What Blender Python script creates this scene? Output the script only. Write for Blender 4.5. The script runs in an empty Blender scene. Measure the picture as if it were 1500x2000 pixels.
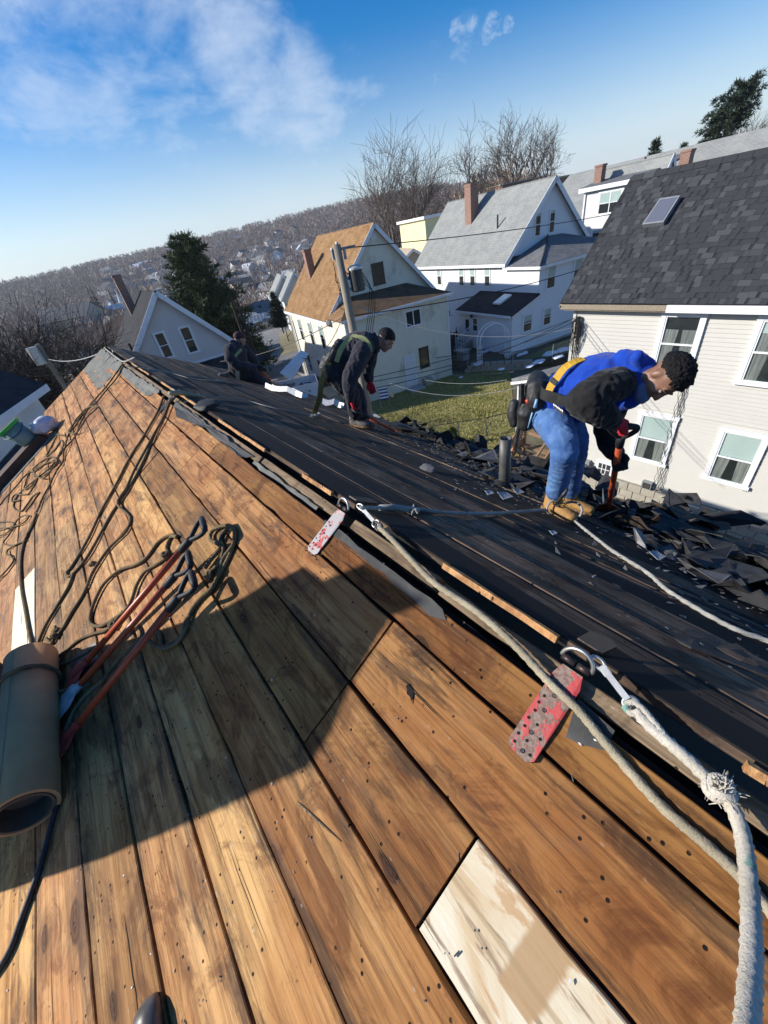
import bpy, math, random
import numpy as np
from mathutils import Vector, Matrix, noise as mnoise

# ------------------------------------------------------------------ camera, sky, sun, exposure
SC = bpy.context.scene
COL = SC.collection
CX, CY, FOC = 750.0, 1000.0, 750.68
_n = lambda v: np.asarray(v, float) / np.linalg.norm(v)
_Z = -_n([205, 1020, FOC]); _Y = _n([-684, -415, FOC]); _X = np.cross(_Y, _Z)
RW = np.stack([_X, _Y, _Z])                       # world = RW @ camera(x right, y down, z forward)
camd = bpy.data.cameras.new('camera'); cam = bpy.data.objects.new('camera', camd); COL.objects.link(cam)
camd.sensor_fit = 'VERTICAL'; camd.sensor_height = 36.0; camd.sensor_width = 27.0
camd.lens = 36.0 * FOC / 2000.0
camd.clip_start = 0.05; camd.clip_end = 6000
m = Matrix.Identity(4)
for i in range(3):
    m[i][0] = RW[i][0]; m[i][1] = -RW[i][1]; m[i][2] = -RW[i][2]
cam.matrix_world = m
SC.camera = cam

SUN = _n(RW @ _n([4150, 950, FOC]))                 # direction the light travels
sund = bpy.data.lights.new('sun', 'SUN'); sund.energy = 4.8; sund.angle = math.radians(0.55); sund.color = (1.0, 0.955, 0.88)
sun = bpy.data.objects.new('sun', sund); COL.objects.link(sun)
sun.rotation_euler = Vector(SUN).to_track_quat('-Z', 'Y').to_euler()
SUN_EL = math.asin(-SUN[2]); SUN_AZ = math.atan2(-SUN[0], -SUN[1])

world = bpy.data.worlds.new('World'); SC.world = world; world.use_nodes = True
SC.view_settings.view_transform = 'Standard'; SC.view_settings.look = 'None'
SC.view_settings.exposure = 0.44; SC.view_settings.gamma = 1.0; SC.view_settings.use_curve_mapping = False

def build_world():
    nt = world.node_tree; nt.nodes.clear()
    N = nt.nodes.new; Lk = nt.links.new
    out = N('ShaderNodeOutputWorld'); bg = N('ShaderNodeBackground'); Lk(bg.outputs[0], out.inputs[0])
    sky = N('ShaderNodeTexSky'); sky.sky_type = 'NISHITA'; sky.sun_disc = False
    sky.sun_elevation = SUN_EL; sky.sun_rotation = SUN_AZ
    sky.air_density = 1.0; sky.dust_density = 0.6; sky.ozone_density = 2.2; sky.altitude = 200
    hs = N('ShaderNodeHueSaturation'); hs.inputs['Saturation'].default_value = 1.64; hs.inputs['Hue'].default_value = .509; hs.inputs['Value'].default_value = 1.0
    Lk(sky.outputs[0], hs.inputs['Color'])
    bg.inputs['Strength'].default_value = 0.112
    tc = N('ShaderNodeTexCoord'); vec = tc.outputs['Generated']
    def noise(scale, detail, dist=0.0, stretch=(1, 1, 1), rough=0.55):
        mp = N('ShaderNodeMapping'); mp.inputs['Scale'].default_value = stretch; Lk(vec, mp.inputs[0])
        n = N('ShaderNodeTexNoise'); n.inputs['Scale'].default_value = scale; n.inputs['Detail'].default_value = detail
        n.inputs['Distortion'].default_value = dist; n.inputs['Roughness'].default_value = rough
        Lk(mp.outputs[0], n.inputs['Vector']); return n.outputs['Fac']
    def math_(op, a, b=None, c=None, clamp=False):
        x = N('ShaderNodeMath'); x.operation = op; x.use_clamp = clamp
        for i, v in enumerate((a, b, c)):
            if v is None: continue
            if isinstance(v, (int, float)): x.inputs[i].default_value = v
            else: Lk(v, x.inputs[i])
        return x.outputs[0]
    def sstep(v, lo, hi):
        r = N('ShaderNodeMapRange'); r.interpolation_type = 'SMOOTHSTEP'
        r.inputs['From Min'].default_value = lo; r.inputs['From Max'].default_value = hi
        Lk(v, r.inputs['Value']); return r.outputs['Result']
    def blob(px, py, sharp, warp=None):               # soft lobe round a sky direction
        d = RW @ _n([px - CX, py - CY, FOC])
        dp = N('ShaderNodeVectorMath'); dp.operation = 'DOT_PRODUCT'; dp.inputs[1].default_value = d
        nm = N('ShaderNodeVectorMath'); nm.operation = 'NORMALIZE'; Lk(vec, nm.inputs[0]); Lk(nm.outputs[0], dp.inputs[0])
        return sstep(dp.outputs['Value'], math.cos(math.radians(sharp)), 1.0)
    w1 = noise(5.5, 10, 0.3, (1, 1, 2.6), 0.60)
    w2 = noise(2.6, 4, 0.2, (1, 1, 2.2))
    w3 = noise(22.0, 7, 0.4, (1, 1, 1.5), 0.6)
    lobes = None
    for px, py, sh, wt in ((330, 150, 15, .62), (130, 110, 17, .66), (470, 105, 7, .98), (560, 225, 9, .98), (420, 240, 13, .62),
                           (620, 300, 13, .55), (250, 200, 16, .5), (560, 290, 16, .35)):
        b = math_('MULTIPLY', blob(px, py, sh), wt)
        lobes = b if lobes is None else math_('MAXIMUM', lobes, b)
    tex = math_('ADD', math_('MULTIPLY', w1, .72), math_('MULTIPLY', w3, .28))
    big = sstep(math_('ADD', math_('MULTIPLY', tex, 1.0), math_('MULTIPLY', lobes, .42)), .60, 1.04)
    big = math_('MULTIPLY', big, sstep(lobes, 0.0, .35))
    w4 = noise(64.0, 6, 0.5, (1, 1, 1.4), 0.6); puffs = None
    for px, py, sh in ((957, 60, 1.5), (893, 62, 1.2), (922, 45, .9), (993, 47, .8), (612, 187, 1.5), (560, 150, 1.0)):
        b = blob(px, py, sh); puffs = b if puffs is None else math_('MAXIMUM', puffs, b)
    pf = math_('MULTIPLY', sstep(math_('ADD', w4, math_('MULTIPLY', puffs, .40)), .62, 1.12), sstep(puffs, 0, .4))
    wisp = math_('MULTIPLY', math_('MULTIPLY', blob(905, 185, 6), sstep(w3, .42, .75)), .35)
    thin = math_('MULTIPLY', sstep(w2, .5, .78), .16)
    sep = N('ShaderNodeSeparateXYZ'); Lk(vec, sep.inputs[0])
    low = math_('SUBTRACT', 1.0, sstep(sep.outputs['Z'], -.04, .33))
    low = math_('POWER', low, 1.5)
    haze = math_('MULTIPLY', math_('MULTIPLY', low, math_('ADD', .62, math_('MULTIPLY', w2, .55))), .92)
    amt = math_('MAXIMUM', math_('MULTIPLY', big, .60), math_('MAXIMUM', wisp, math_('MULTIPLY', pf, .42)))
    amt = math_('MAXIMUM', amt, math_('MAXIMUM', thin, haze), clamp=True)
    mx = N('ShaderNodeMix'); mx.data_type = 'RGBA'; Lk(amt, mx.inputs['Factor']); Lk(hs.outputs[0], mx.inputs['A'])
    mx.inputs['B'].default_value = (5.4, 6.0, 6.8, 1)
    Lk(mx.outputs['Result'], bg.inputs['Color'])
build_world()

# ------------------------------------------------------------------ pixel -> place
def ray(px, py): return RW @ _n([px - CX, py - CY, FOC])
def onplane(px, py, p0, nn):
    d = ray(px, py); return d * (np.dot(p0, nn) / np.dot(d, nn))
def vert(px, py, p0, nrm):                          # ray meets a vertical plane through p0
    d = ray(px, py); return d * (np.dot(p0[:2], nrm) / np.dot(d[:2], nrm))
def hz(px, py, z):
    d = ray(px, py); return d * (z / d[2])
def atr(px, py, r):                                 # point on the ray at horizontal range r
    d = ray(px, py); return d * (r / math.hypot(d[0], d[1]))
PITCH = math.radians(28); CP, SP = math.cos(PITCH), math.sin(PITCH)
P0 = np.array([0.67608, 0, -0.99144]); RX, RZ = P0[0], P0[2]
NL = np.array([-SP, 0, CP]); NR = np.array([SP, 0, CP])
def Lp(px, py, h=0.0): return onplane(px, py, P0 + NL * h, NL)
def Rp(px, py, h=0.0): return onplane(px, py, P0 + NR * h, NR)
def LU(u, y, h=0.0): return np.array([RX - u * CP - SP * h, y, RZ - u * SP + CP * h])
def RU(u, y, h=0.0): return np.array([RX + u * CP + SP * h, y, RZ - u * SP + CP * h])

# ------------------------------------------------------------------ scene graph helpers
rng = random.Random(11)
def tag(o, label=None, cat=None, group=None, kind=None):
    if label: o['label'] = label
    if cat: o['category'] = cat
    if group: o['group'] = group
    if kind: o['kind'] = kind
    return o
def thing(name, label, cat, loc=(0, 0, 0), rotz=0.0, group=None):
    o = bpy.data.objects.new(name, None); COL.objects.link(o); o.empty_display_size = .2
    o.location = loc; o.rotation_euler = (0, 0, rotz)
    return tag(o, label, cat, group)
def link(name, me, parent=None):
    o = bpy.data.objects.new(name, me); COL.objects.link(o)
    if parent is not None: o.parent = parent
    return o
def copy_tree(o, parent=None):
    c = o.copy(); COL.objects.link(c)
    if parent is not None: c.parent = parent; c.matrix_parent_inverse = o.matrix_parent_inverse
    for ch in list(o.children): copy_tree(ch, c)
    return c

class MB:
    """collects faces, builds ONE mesh object"""
    def __init__(s): s.v = []; s.f = []; s.mi = []
    def add(s, vs, fs, mi=0):
        b = len(s.v); s.v.extend([tuple(map(float, v)) for v in vs])
        for f in fs: s.f.append(tuple(i + b for i in f)); s.mi.append(mi)
        return s
    def box(s, c, size, rot=None, mi=0):
        c = np.asarray(c, float); h = np.asarray(size, float) / 2
        P = np.array([[x, y, z] for x in (-1, 1) for y in (-1, 1) for z in (-1, 1)]) * h
        if rot is not None: P = P @ np.asarray(rot).T
        s.add(P + c, [(0, 1, 3, 2), (4, 6, 7, 5), (0, 4, 5, 1), (2, 3, 7, 6), (0, 2, 6, 4), (1, 5, 7, 3)], mi); return s
    def bx(s, a, b, mi=0):
        a = np.asarray(a, float); b = np.asarray(b, float); return s.box((a + b) / 2, np.abs(b - a), None, mi)
    def slab(s, pts, th, mi=0):                      # convex polygon pushed back along its normal
        P = np.asarray(pts, float); n = len(P)
        nn = np.cross(P[1] - P[0], P[2] - P[1]); nn = nn / np.linalg.norm(nn)
        Q = P - nn * th
        fs = [tuple(range(n)), tuple(range(2 * n - 1, n - 1, -1))] + [(i, i + n, (i + 1) % n + n, (i + 1) % n) for i in range(n)]
        s.add(np.vstack([P, Q]), fs, mi); return s
    def tube(s, path, rad, n=8, mi=0, cap=True, lobes=0, twist=0.0, amp=.2):
        P = np.asarray(path, float); k = len(P)
        R = np.full(k, rad, float) if np.isscalar(rad) else np.asarray(rad, float)
        T = np.zeros_like(P); T[1:-1] = P[2:] - P[:-2]; T[0] = P[1] - P[0]; T[-1] = P[-1] - P[-2]
        T /= np.maximum(np.linalg.norm(T, axis=1)[:, None], 1e-9)
        u = np.cross(T[0], [0.3, 0.2, 1]); u /= max(np.linalg.norm(u), 1e-9)
        ang = np.arange(n) * 2 * math.pi / n; vs = []; run = 0.0
        for i in range(k):
            u = u - T[i] * np.dot(u, T[i]); u /= max(np.linalg.norm(u), 1e-9); w = np.cross(T[i], u)
            if i: run += np.linalg.norm(P[i] - P[i - 1])
            rr = R[i] * (1 + (amp * np.cos(lobes * (ang - twist * run)) if lobes else 0)) * np.ones(n)
            vs.append(P[i] + rr[:, None] * (np.cos(ang)[:, None] * u + np.sin(ang)[:, None] * w))
        vs = np.vstack(vs); fs = []
        for i in range(k - 1):
            for j in range(n):
                a = i * n + j; b = i * n + (j + 1) % n; fs.append((a, b, b + n, a + n))
        if cap: fs.append(tuple(range(n - 1, -1, -1))); fs.append(tuple((k - 1) * n + j for j in range(n)))
        s.add(vs, fs, mi); return s
    def cyl(s, a, b, r, n=12, mi=0, r2=None): return s.tube([a, b], [r, r if r2 is None else r2], n, mi)
    def disc(s, c, nn, r, n=8, mi=0):
        nn = _n(nn); u = np.cross(nn, [.3, .7, .2]); u = _n(u); w = np.cross(nn, u)
        s.add([np.asarray(c) + r * (math.cos(t) * u + math.sin(t) * w) for t in np.arange(n) * 2 * math.pi / n], [tuple(range(n))], mi); return s
    def build(s, name, mats, parent=None, smooth=False, rel=None):
        me = bpy.data.meshes.new(name); V = s.v
        if rel is not None: V = [tuple(np.asarray(v) - np.asarray(rel)) for v in V]
        me.from_pydata(V, [], s.f)
        if not isinstance(mats, (list, tuple)): mats = [mats]
        for mm in mats: me.materials.append(mm)
        if len(mats) > 1: me.polygons.foreach_set('material_index', s.mi)
        if smooth: me.polygons.foreach_set('use_smooth', [True] * len(me.polygons))
        me.update(); o = link(name, me, parent)
        if rel is not None: o.location = rel
        return o

def spline(pts, step=.03):
    """Catmull-Rom resample"""
    P = [np.asarray(p, float) for p in pts]
    if len(P) < 3: P = [P[0], (P[0] + P[-1]) / 2, P[-1]]
    P = [2 * P[0] - P[1]] + P + [2 * P[-1] - P[-2]]; out = []
    for i in range(1, len(P) - 2):
        k = max(2, int(np.linalg.norm(P[i + 1] - P[i]) / step))
        for j in range(k):
            t = j / k; a, b, c, d = P[i - 1:i + 3]
            out.append(.5 * ((2 * b) + (c - a) * t + (2 * a - 5 * b + 4 * c - d) * t * t + (3 * b - a - 3 * c + d) * t ** 3))
    out.append(P[-2]); return np.array(out)

# ------------------------------------------------------------------ materials
class NT:
    def __init__(s, name):
        s.m = bpy.data.materials.new(name); s.m.use_nodes = True; s.nt = s.m.node_tree
        s.p = s.nt.nodes['Principled BSDF']; s.L = s.nt.links.new
        s.tc = s.nt.nodes.new('ShaderNodeTexCoord'); s.oi = s.nt.nodes.new('ShaderNodeObjectInfo')
        s.vec = s.tc.outputs['Object']
    def N(s, t): return s.nt.nodes.new(t)
    def math(s, op, a, b=None, clamp=False):
        x = s.N('ShaderNodeMath'); x.operation = op; x.use_clamp = clamp
        for i, v in enumerate((a, b)):
            if v is None: continue
            if isinstance(v, (int, float)): x.inputs[i].default_value = v
            else: s.L(v, x.inputs[i])
        return x.outputs[0]
    def shift(s, scale=(1, 1, 1), amount=37.0, rotz=0):
        mp = s.N('ShaderNodeMapping'); mp.inputs['Scale'].default_value = scale; mp.inputs['Rotation'].default_value = (0, 0, rotz)
        s.L(s.vec, mp.inputs[0])
        a = s.N('ShaderNodeVectorMath'); a.operation = 'ADD'; s.L(mp.outputs[0], a.inputs[0])
        k = s.math('MULTIPLY', s.oi.outputs['Random'], amount); s.L(k, a.inputs[1]); return a.outputs[0]
    def noise(s, vec, scale, detail=4, rough=.55, dist=0.0):
        n = s.N('ShaderNodeTexNoise'); s.L(vec, n.inputs['Vector'])
        for k, v in (('Scale', scale), ('Detail', detail), ('Roughness', rough), ('Distortion', dist)): n.inputs[k].default_value = v
        return n.outputs['Fac']
    def voro(s, vec, scale, feature='F1', rand=1.0, out='Distance'):
        n = s.N('ShaderNodeTexVoronoi'); s.L(vec, n.inputs['Vector']); n.feature = feature
        n.voronoi_dimensions = '2D'; n.inputs['Scale'].default_value = scale; n.inputs['Randomness'].default_value = rand; return n.outputs[out]
    def step(s, v, lo, hi, a=0.0, b=1.0):
        r = s.N('ShaderNodeMapRange'); r.interpolation_type = 'SMOOTHSTEP'; s.L(v, r.inputs['Value'])
        for k, x in (('From Min', lo), ('From Max', hi), ('To Min', a), ('To Max', b)): r.inputs[k].default_value = x
        return r.outputs['Result']
    def mix(s, f, a, b, mode='MIX'):
        x = s.N('ShaderNodeMix'); x.data_type = 'RGBA'; x.blend_type = mode
        for k, v in (('Factor', f), ('A', a), ('B', b)):
            sock = x.inputs[k] if k == 'Factor' else [i for i in x.inputs if i.name == k and i.type == 'RGBA'][0]
            if isinstance(v, (int, float)): sock.default_value = v
            elif isinstance(v, (tuple, list)): sock.default_value = tuple(v[:3]) + (1,)
            else: s.L(v, sock)
        return [o for o in x.outputs if o.type == 'RGBA'][0]
    def color(s, c):
        if isinstance(c, (tuple, list)): s.p.inputs['Base Color'].default_value = tuple(c[:3]) + (1,)
        else: s.L(c, s.p.inputs['Base Color'])
    def rough(s, v):
        if isinstance(v, (int, float)): s.p.inputs['Roughness'].default_value = v
        else: s.L(v, s.p.inputs['Roughness'])
    def bump(s, h, strength=.3, dist=.01):
        b = s.N('ShaderNodeBump'); b.inputs['Strength'].default_value = strength; b.inputs['Distance'].default_value = dist
        s.L(h, b.inputs['Height']); s.L(b.outputs[0], s.p.inputs['Normal'])

def simple(name, c1, c2=None, scale=6, rough=.8, bump=.2, bscale=None, bdist=.004, stretch=(1, 1, 1), metal=0, spec=.5, detail=5, lo=.35, hi=.65):
    t = NT(name); v = t.shift(stretch)
    n = t.noise(v, scale, detail, .6)
    t.color(t.mix(t.step(n, lo, hi), c1, c2) if c2 else c1); t.rough(rough)
    t.p.inputs['Metallic'].default_value = metal; t.p.inputs['Specular IOR Level'].default_value = spec
    if bump: t.bump(t.noise(v, bscale or scale * 6, 5, .6), bump, bdist)
    return t.m
def wood_mat(name, base, dark, pale, grey_amt=.35, dark_amt=.6, knots=True, rough=.72, fine=1.0):
    """weathered sheathing board; local x runs along the board, y across it"""
    t = NT(name); v0 = t.shift((1, 1, 1), 53.0)
    wob = t.noise(t.shift((2.2, 5, 3), 11.0), 1.0, 3, .5)                     # the grain wanders a little
    def gv(sx_, sy_, am, w_=.5):
        mp = t.shift((sx_, sy_, sy_ * .5), am); a_ = t.N('ShaderNodeVectorMath'); a_.operation = 'ADD'; t.L(mp, a_.inputs[0])
        cx_ = t.N('ShaderNodeCombineXYZ'); t.L(t.math('MULTIPLY', wob, sy_ * .035 * w_), cx_.inputs[1]); t.L(cx_.outputs[0], a_.inputs[1]); return a_.outputs[0]
    grain = t.noise(gv(2.2, 150, 91.0), 1.0, 6, .7, .25); grain2 = t.noise(gv(1.1, 48, 13.0), 1.0, 5, .62, .6)
    rings = t.noise(gv(.8, 17, 71.0, 1.0), 1.2, 4, .55, 1.3)
    blotch = t.noise(t.shift((1.5, 4.6, 3), 29.0), 1.0, 6, .66, .5)
    blotch2 = t.noise(t.shift((3.4, 6.2, 3), 17.0), 1.2, 7, .7, .9)
    c = t.mix(t.step(blotch, .36, .64), base, pale)
    c = t.mix(t.math('MULTIPLY', t.step(rings, .46, .60), .38), c, dark)
    c = t.mix(t.math('MULTIPLY', t.step(grain2, .46, .68), .40 * fine), c, (dark[0] * .8, dark[1] * .75, dark[2] * .7))
    c = t.mix(t.math('MULTIPLY', t.step(grain, .50, .72), .50 * fine), c, (dark[0] * .6, dark[1] * .55, dark[2] * .5))
    c = t.mix(t.math('MULTIPLY', t.step(grain, .48, .30), .30), c, pale)
    c = t.mix(t.math('MULTIPLY', t.step(blotch2, .52, .38), .62), c, (dark[0] * .9, dark[1] * .8, dark[2] * .75))
    ds = t.noise(t.shift((1.6, 8, 4), 43.0), 1.0, 7, .68, .5)               # soaked dark streaks, heavier by the joints
    sx = t.N('ShaderNodeSeparateXYZ'); t.L(t.vec, sx.inputs[0]); edge = t.step(t.math('ABSOLUTE', sx.outputs['Y']), .055, .125)
    ds2 = t.math('ADD', ds, t.math('MULTIPLY', edge, .085))
    c = t.mix(t.math('MULTIPLY', t.step(ds2, .54, .69), dark_amt), c, (.045, .030, .021))
    c = t.mix(t.math('MULTIPLY', t.step(blotch2, .56, .72), grey_amt), c, (.19, .165, .14))
    sc = t.noise(t.shift((16, 95, 20), 61.0, .55), 1.0, 4, .7, .2)            # pale scuffs left by the shovels
    c = t.mix(t.math('MULTIPLY', t.math('MULTIPLY', t.step(sc, .62, .72), t.step(blotch, .50, .62)), .6), c, (.58, .47, .36))
    sm = t.noise(t.shift((20, 30, 9), 23.0), 1.0, 5, .75); c = t.mix(t.math('MULTIPLY', t.step(sm, .58, .72), .40), c, (.06, .042, .03))
    hts = t.math('ADD', t.math('MULTIPLY', grain, .45), t.math('MULTIPLY', grain2, .4))
    if knots:
        kv0 = t.shift((1.25, 3.1, 1), 19.0); kw_ = t.N('ShaderNodeVectorMath'); kw_.operation = 'ADD'; t.L(kv0, kw_.inputs[0])
        kn_ = t.N('ShaderNodeTexNoise'); t.L(t.shift((9, 16, 5), 7.0), kn_.inputs['Vector']); kn_.inputs['Scale'].default_value = 1.0; kn_.inputs['Detail'].default_value = 3
        sc_ = t.N('ShaderNodeVectorMath'); sc_.operation = 'SCALE'; sc_.inputs['Scale'].default_value = .07; t.L(kn_.outputs['Color'], sc_.inputs[0]); t.L(sc_.outputs[0], kw_.inputs[1]); kv = kw_.outputs[0]
        kd = t.voro(kv, 1.0); kc_ = t.voro(kv, 1.0, out='Color'); sxk = t.N('ShaderNodeSeparateXYZ'); t.L(kc_, sxk.inputs[0]); on = t.step(sxk.outputs['X'], .60, .62)
        size = t.math('ADD', .5, t.math('MULTIPLY', sxk.outputs['Y'], .9)); kd = t.math('DIVIDE', kd, size)
        km = t.math('MULTIPLY', t.step(kd, .085, .05), on)
        ringk = t.math('SINE', t.math('MULTIPLY', kd, 190.0))
        kc = t.mix(t.step(ringk, -.4, .8), (.045, .020, .010), (.12, .052, .020))
        c = t.mix(km, c, kc)
        c = t.mix(t.math('MULTIPLY', t.math('MULTIPLY', t.step(kd, .24, .08), on), .45), c, (.10, .045, .018))
    nv = t.voro(t.shift((17, 17, 17), 23.0), 1.0); nr = t.noise(v0, 9, 2)
    hole = t.math('MULTIPLY', t.step(nv, .085, .05), t.step(nr, .52, .56))
    c = t.mix(hole, c, (.012, .008, .006))
    nv2 = t.voro(t.shift((9, 14, 9), 37.0), 1.0); fleck = t.math('MULTIPLY', t.step(nv2, .055, .03), t.step(nr, .56, .6))
    c = t.mix(t.math('MULTIPLY', fleck, .35), c, (.55, .5, .45))
    c = t.mix(1.0, c, t.oi.outputs['Color'], 'MULTIPLY')
    t.color(c); t.rough(t.step(grain, .3, .7, rough - .12, rough + .14)); t.p.inputs['Specular IOR Level'].default_value = .2
    h = t.math('SUBTRACT', t.math('ADD', hts, t.math('MULTIPLY', rings, .25)), t.math('MULTIPLY', hole, 1.2))
    h = t.math('ADD', h, t.math('MULTIPLY', blotch2, .5))
    t.bump(h, .55, .006); return t.m

M = {}
M['board'] = wood_mat('sheathing_wood', (.42, .192, .062), (.13, .050, .017), (.60, .345, .130), .24, .72)
M['board_dark'] = wood_mat('tar_stained_wood', (.085, .064, .050), (.024, .018, .015), (.20, .145, .105), .25, .6, False, .9, 1.3)
M['board_edge'] = wood_mat('raw_split_wood', (.50, .25, .10), (.25, .11, .04), (.60, .34, .15), .08, .25, False)
M['beam'] = wood_mat('ridge_wood', (.20, .135, .075), (.075, .05, .03), (.30, .21, .125), .45, .5, False)

def painted_wood():
    t = NT('peeling_cream_paint'); 
    streak = t.noise(t.shift((3, 34, 8), 13.0), 1.0, 6, .65, .5); bl = t.noise(t.shift((2.2, 6, 3), 27.0), 1.1, 5, .6, .5)
    c = t.mix(t.step(bl, .42, .66), (.62, .55, .40), (.50, .36, .20))
    pt = t.noise(t.shift((4, 9, 4), 5.0), 1.0, 6, .65, .8)
    c = t.mix(t.math('MULTIPLY', t.step(pt, .60, .66), .8), c, (.42, .24, .10))
    c = t.mix(t.math('MULTIPLY', t.step(streak, .55, .64), .85), c, (.22, .14, .075))
    c = t.mix(t.math('MULTIPLY', t.step(streak, .40, .34), .5), c, (.68, .65, .57))
    sx = t.N('ShaderNodeSeparateXYZ'); t.L(t.vec, sx.inputs[0])
    w = t.math('ADD', sx.outputs['X'], t.math('MULTIPLY', bl, .05))           # bare strip where a batten sat
    band = t.math('MULTIPLY', t.step(w, 1.165, 1.18), t.step(w, 1.265, 1.25))
    yy = t.step(sx.outputs['Y'], .035, .030)
    c = t.mix(t.math('MULTIPLY', t.math('MULTIPLY', band, yy), .92), c, (.36, .22, .10))
    seam = t.math('MULTIPLY', t.step(sx.outputs['Y'], -.028, -.022), t.step(sx.outputs['Y'], -.010, -.016))
    c = t.mix(t.math('MULTIPLY', seam, .6), c, (.30, .20, .09))
    t.color(c); t.rough(.6); t.bump(t.math('ADD', streak, t.math('MULTIPLY', pt, .8)), .45, .004); return t.m
M['painted'] = painted_wood()
M['cream_board'] = simple('cream_board_paint', (.60, .52, .34), (.66, .58, .40), 4, .6, .15)
M['felt'] = simple('grey_roofing_felt', (.048, .047, .045), (.088, .085, .078), 7, .95, .5, 300, .003)
M['felt_green'] = simple('weathered_felt', (.20, .195, .165), (.13, .13, .115), 9, .95, .5, 200, .003)
M['black_felt'] = simple('black_tar_felt', (.012, .012, .013), (.030, .029, .028), 8, .7, .5, 90, .004)
M['void'] = simple('dark_attic', (.010, .008, .007), None, 5, 1, 0)
def rope_mat(name, c1, c2, dirt, strand=330.0, tint=None):
    t = NT(name); n1 = t.noise(t.shift((1, 1, 1)), 9, 5, .6); n2 = t.noise(t.shift((1, 1, 1)), 260, 4, .7)
    c = t.mix(t.step(n1, .35, .65), c1, c2); c = t.mix(t.math('MULTIPLY', t.step(n2, .45, .7), .55), c, dirt)
    if tint:
        n3 = t.noise(t.shift((1, 1, 1), 11), 14, 2); c = t.mix(t.math('MULTIPLY', t.step(n3, .66, .70), .7), c, tint)
    t.color(c); t.rough(.95); t.p.inputs['Specular IOR Level'].default_value = .15; t.bump(n2, .7, .004); return t.m
M['rope_white'] = rope_mat('white_rope', (.62, .57, .48), (.50, .45, .36), (.27, .24, .19), tint=(.05, .28, .22))
M['rope_grey'] = rope_mat('grey_braided_rope', (.44, .38, .26), (.33, .28, .19), (.16, .13, .085))
M['rope_brown'] = rope_mat('dirty_brown_rope', (.24, .18, .10), (.16, .12, .07), (.07, .052, .032))
M['rope_pale'] = rope_mat('thin_pale_rope', (.42, .41, .37), (.30, .29, .26), (.16, .15, .13))
M['hose'] = simple('black_hose', (.02, .02, .022), (.05, .045, .04), 30, .6, .2)
def worn_red():
    t = NT('worn_red_paint'); n = t.noise(t.shift((1, 1, 1), 9), 26, 6, .62, .3); n2 = t.noise(t.shift((1, 1, 1), 5), 90, 4)
    rust = t.mix(t.step(n2, .4, .6), (.16, .085, .055), (.23, .16, .125))
    c = t.mix(t.step(n, .50, .53), rust, t.mix(n2, (.40, .025, .025), (.48, .075, .07)))
    t.color(c); t.rough(.5); t.bump(t.math('ADD', n2, t.step(n, .49, .54)), .4, .002); return t.m
def worn_red2(name='faded_red_paint'):
    t = NT(name); n = t.noise(t.shift((1, 1, 1), 9), 22, 6, .62, .3); n2 = t.noise(t.shift((1, 1, 1), 5), 90, 4)
    c = t.mix(t.step(n, .52, .56), (.40, .36, .34), t.mix(n2, (.42, .03, .03), (.5, .09, .08)))
    t.color(c); t.rough(.5); t.bump(n2, .3, .002); return t.m
M['red_plate'] = worn_red(); M['red_plate_faded'] = worn_red2()
M['rusty'] = simple('dark_rusty_steel', (.07, .045, .038), (.035, .03, .03), 30, .45, .4, 120, .002, metal=.6)
M['steel'] = simple('galvanised_steel', (.52, .50, .47), (.40, .385, .36), 25, .38, .15, 150, .001, metal=.85)
M['white_steel'] = simple('pale_zinc', (.62, .61, .57), (.48, .47, .44), 25, .45, .1, metal=.3)
M['black_steel'] = simple('black_steel', (.02, .02, .022), (.05, .048, .045), 20, .5, .3)
M['orange'] = simple('orange_fibreglass', (.50, .085, .025), (.40, .065, .022), 12, .42, .12, 80, .001)
M['grip'] = simple('black_grip_plastic', (.016, .016, .018), (.026, .026, .028), 15, .6, .1, spec=.3)
M['card'] = simple('cardboard', (.55, .33, .155), (.47, .275, .125), 5, .85, .2, 120, .002)
M['card_end'] = simple('cardboard_inner', (.16, .115, .075), (.12, .085, .055), 9, .9, .3, 100)
M['blade_red'] = simple('red_blade_paint', (.42, .05, .035), (.32, .035, .03), 20, .45, .2)
M['blade_white'] = simple('worn_white_blade', (.62, .62, .62), (.45, .46, .47), 20, .4, .2)
M['pipe'] = simple('vent_pipe_lead', (.085, .085, .082), (.13, .128, .12), 9, .55, .3, 60, .003, metal=.35)
M['shingle_black'] = simple('black_asphalt_shingle', (.016, .016, .018), (.042, .042, .045), 12, .85, .8, 260, .004)
M['shingle_grey'] = simple('grey_asphalt_shingle', (.075, .075, .078), (.13, .13, .132), 14, .9, .8, 260, .004)
M['shingle_brown'] = simple('brown_shingle_back', (.10, .068, .045), (.055, .040, .03), 12, .9, .6, 200, .004)
M['shingle_pale'] = simple('pale_torn_felt', (.40, .40, .40), (.28, .28, .29), 14, .9, .4)
M['white_metal'] = simple('white_gutter_metal', (.74, .76, .78), (.66, .68, .70), 6, .4, .1)
M['green_plastic'] = simple('green_plastic', (.03, .42, .06), (.02, .33, .05), 8, .35, .1)
M['teal_plastic'] = simple('frosted_bucket', (.20, .33, .30), (.14, .25, .24), 6, .4, .1)
M['bag'] = simple('white_plastic_bag', (.70, .70, .74), (.52, .53, .58), 14, .4, .6, 25, .02)
M['box_brown'] = simple('brown_timber', (.085, .048, .034), (.055, .034, .026), 6, .85, .4)
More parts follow.
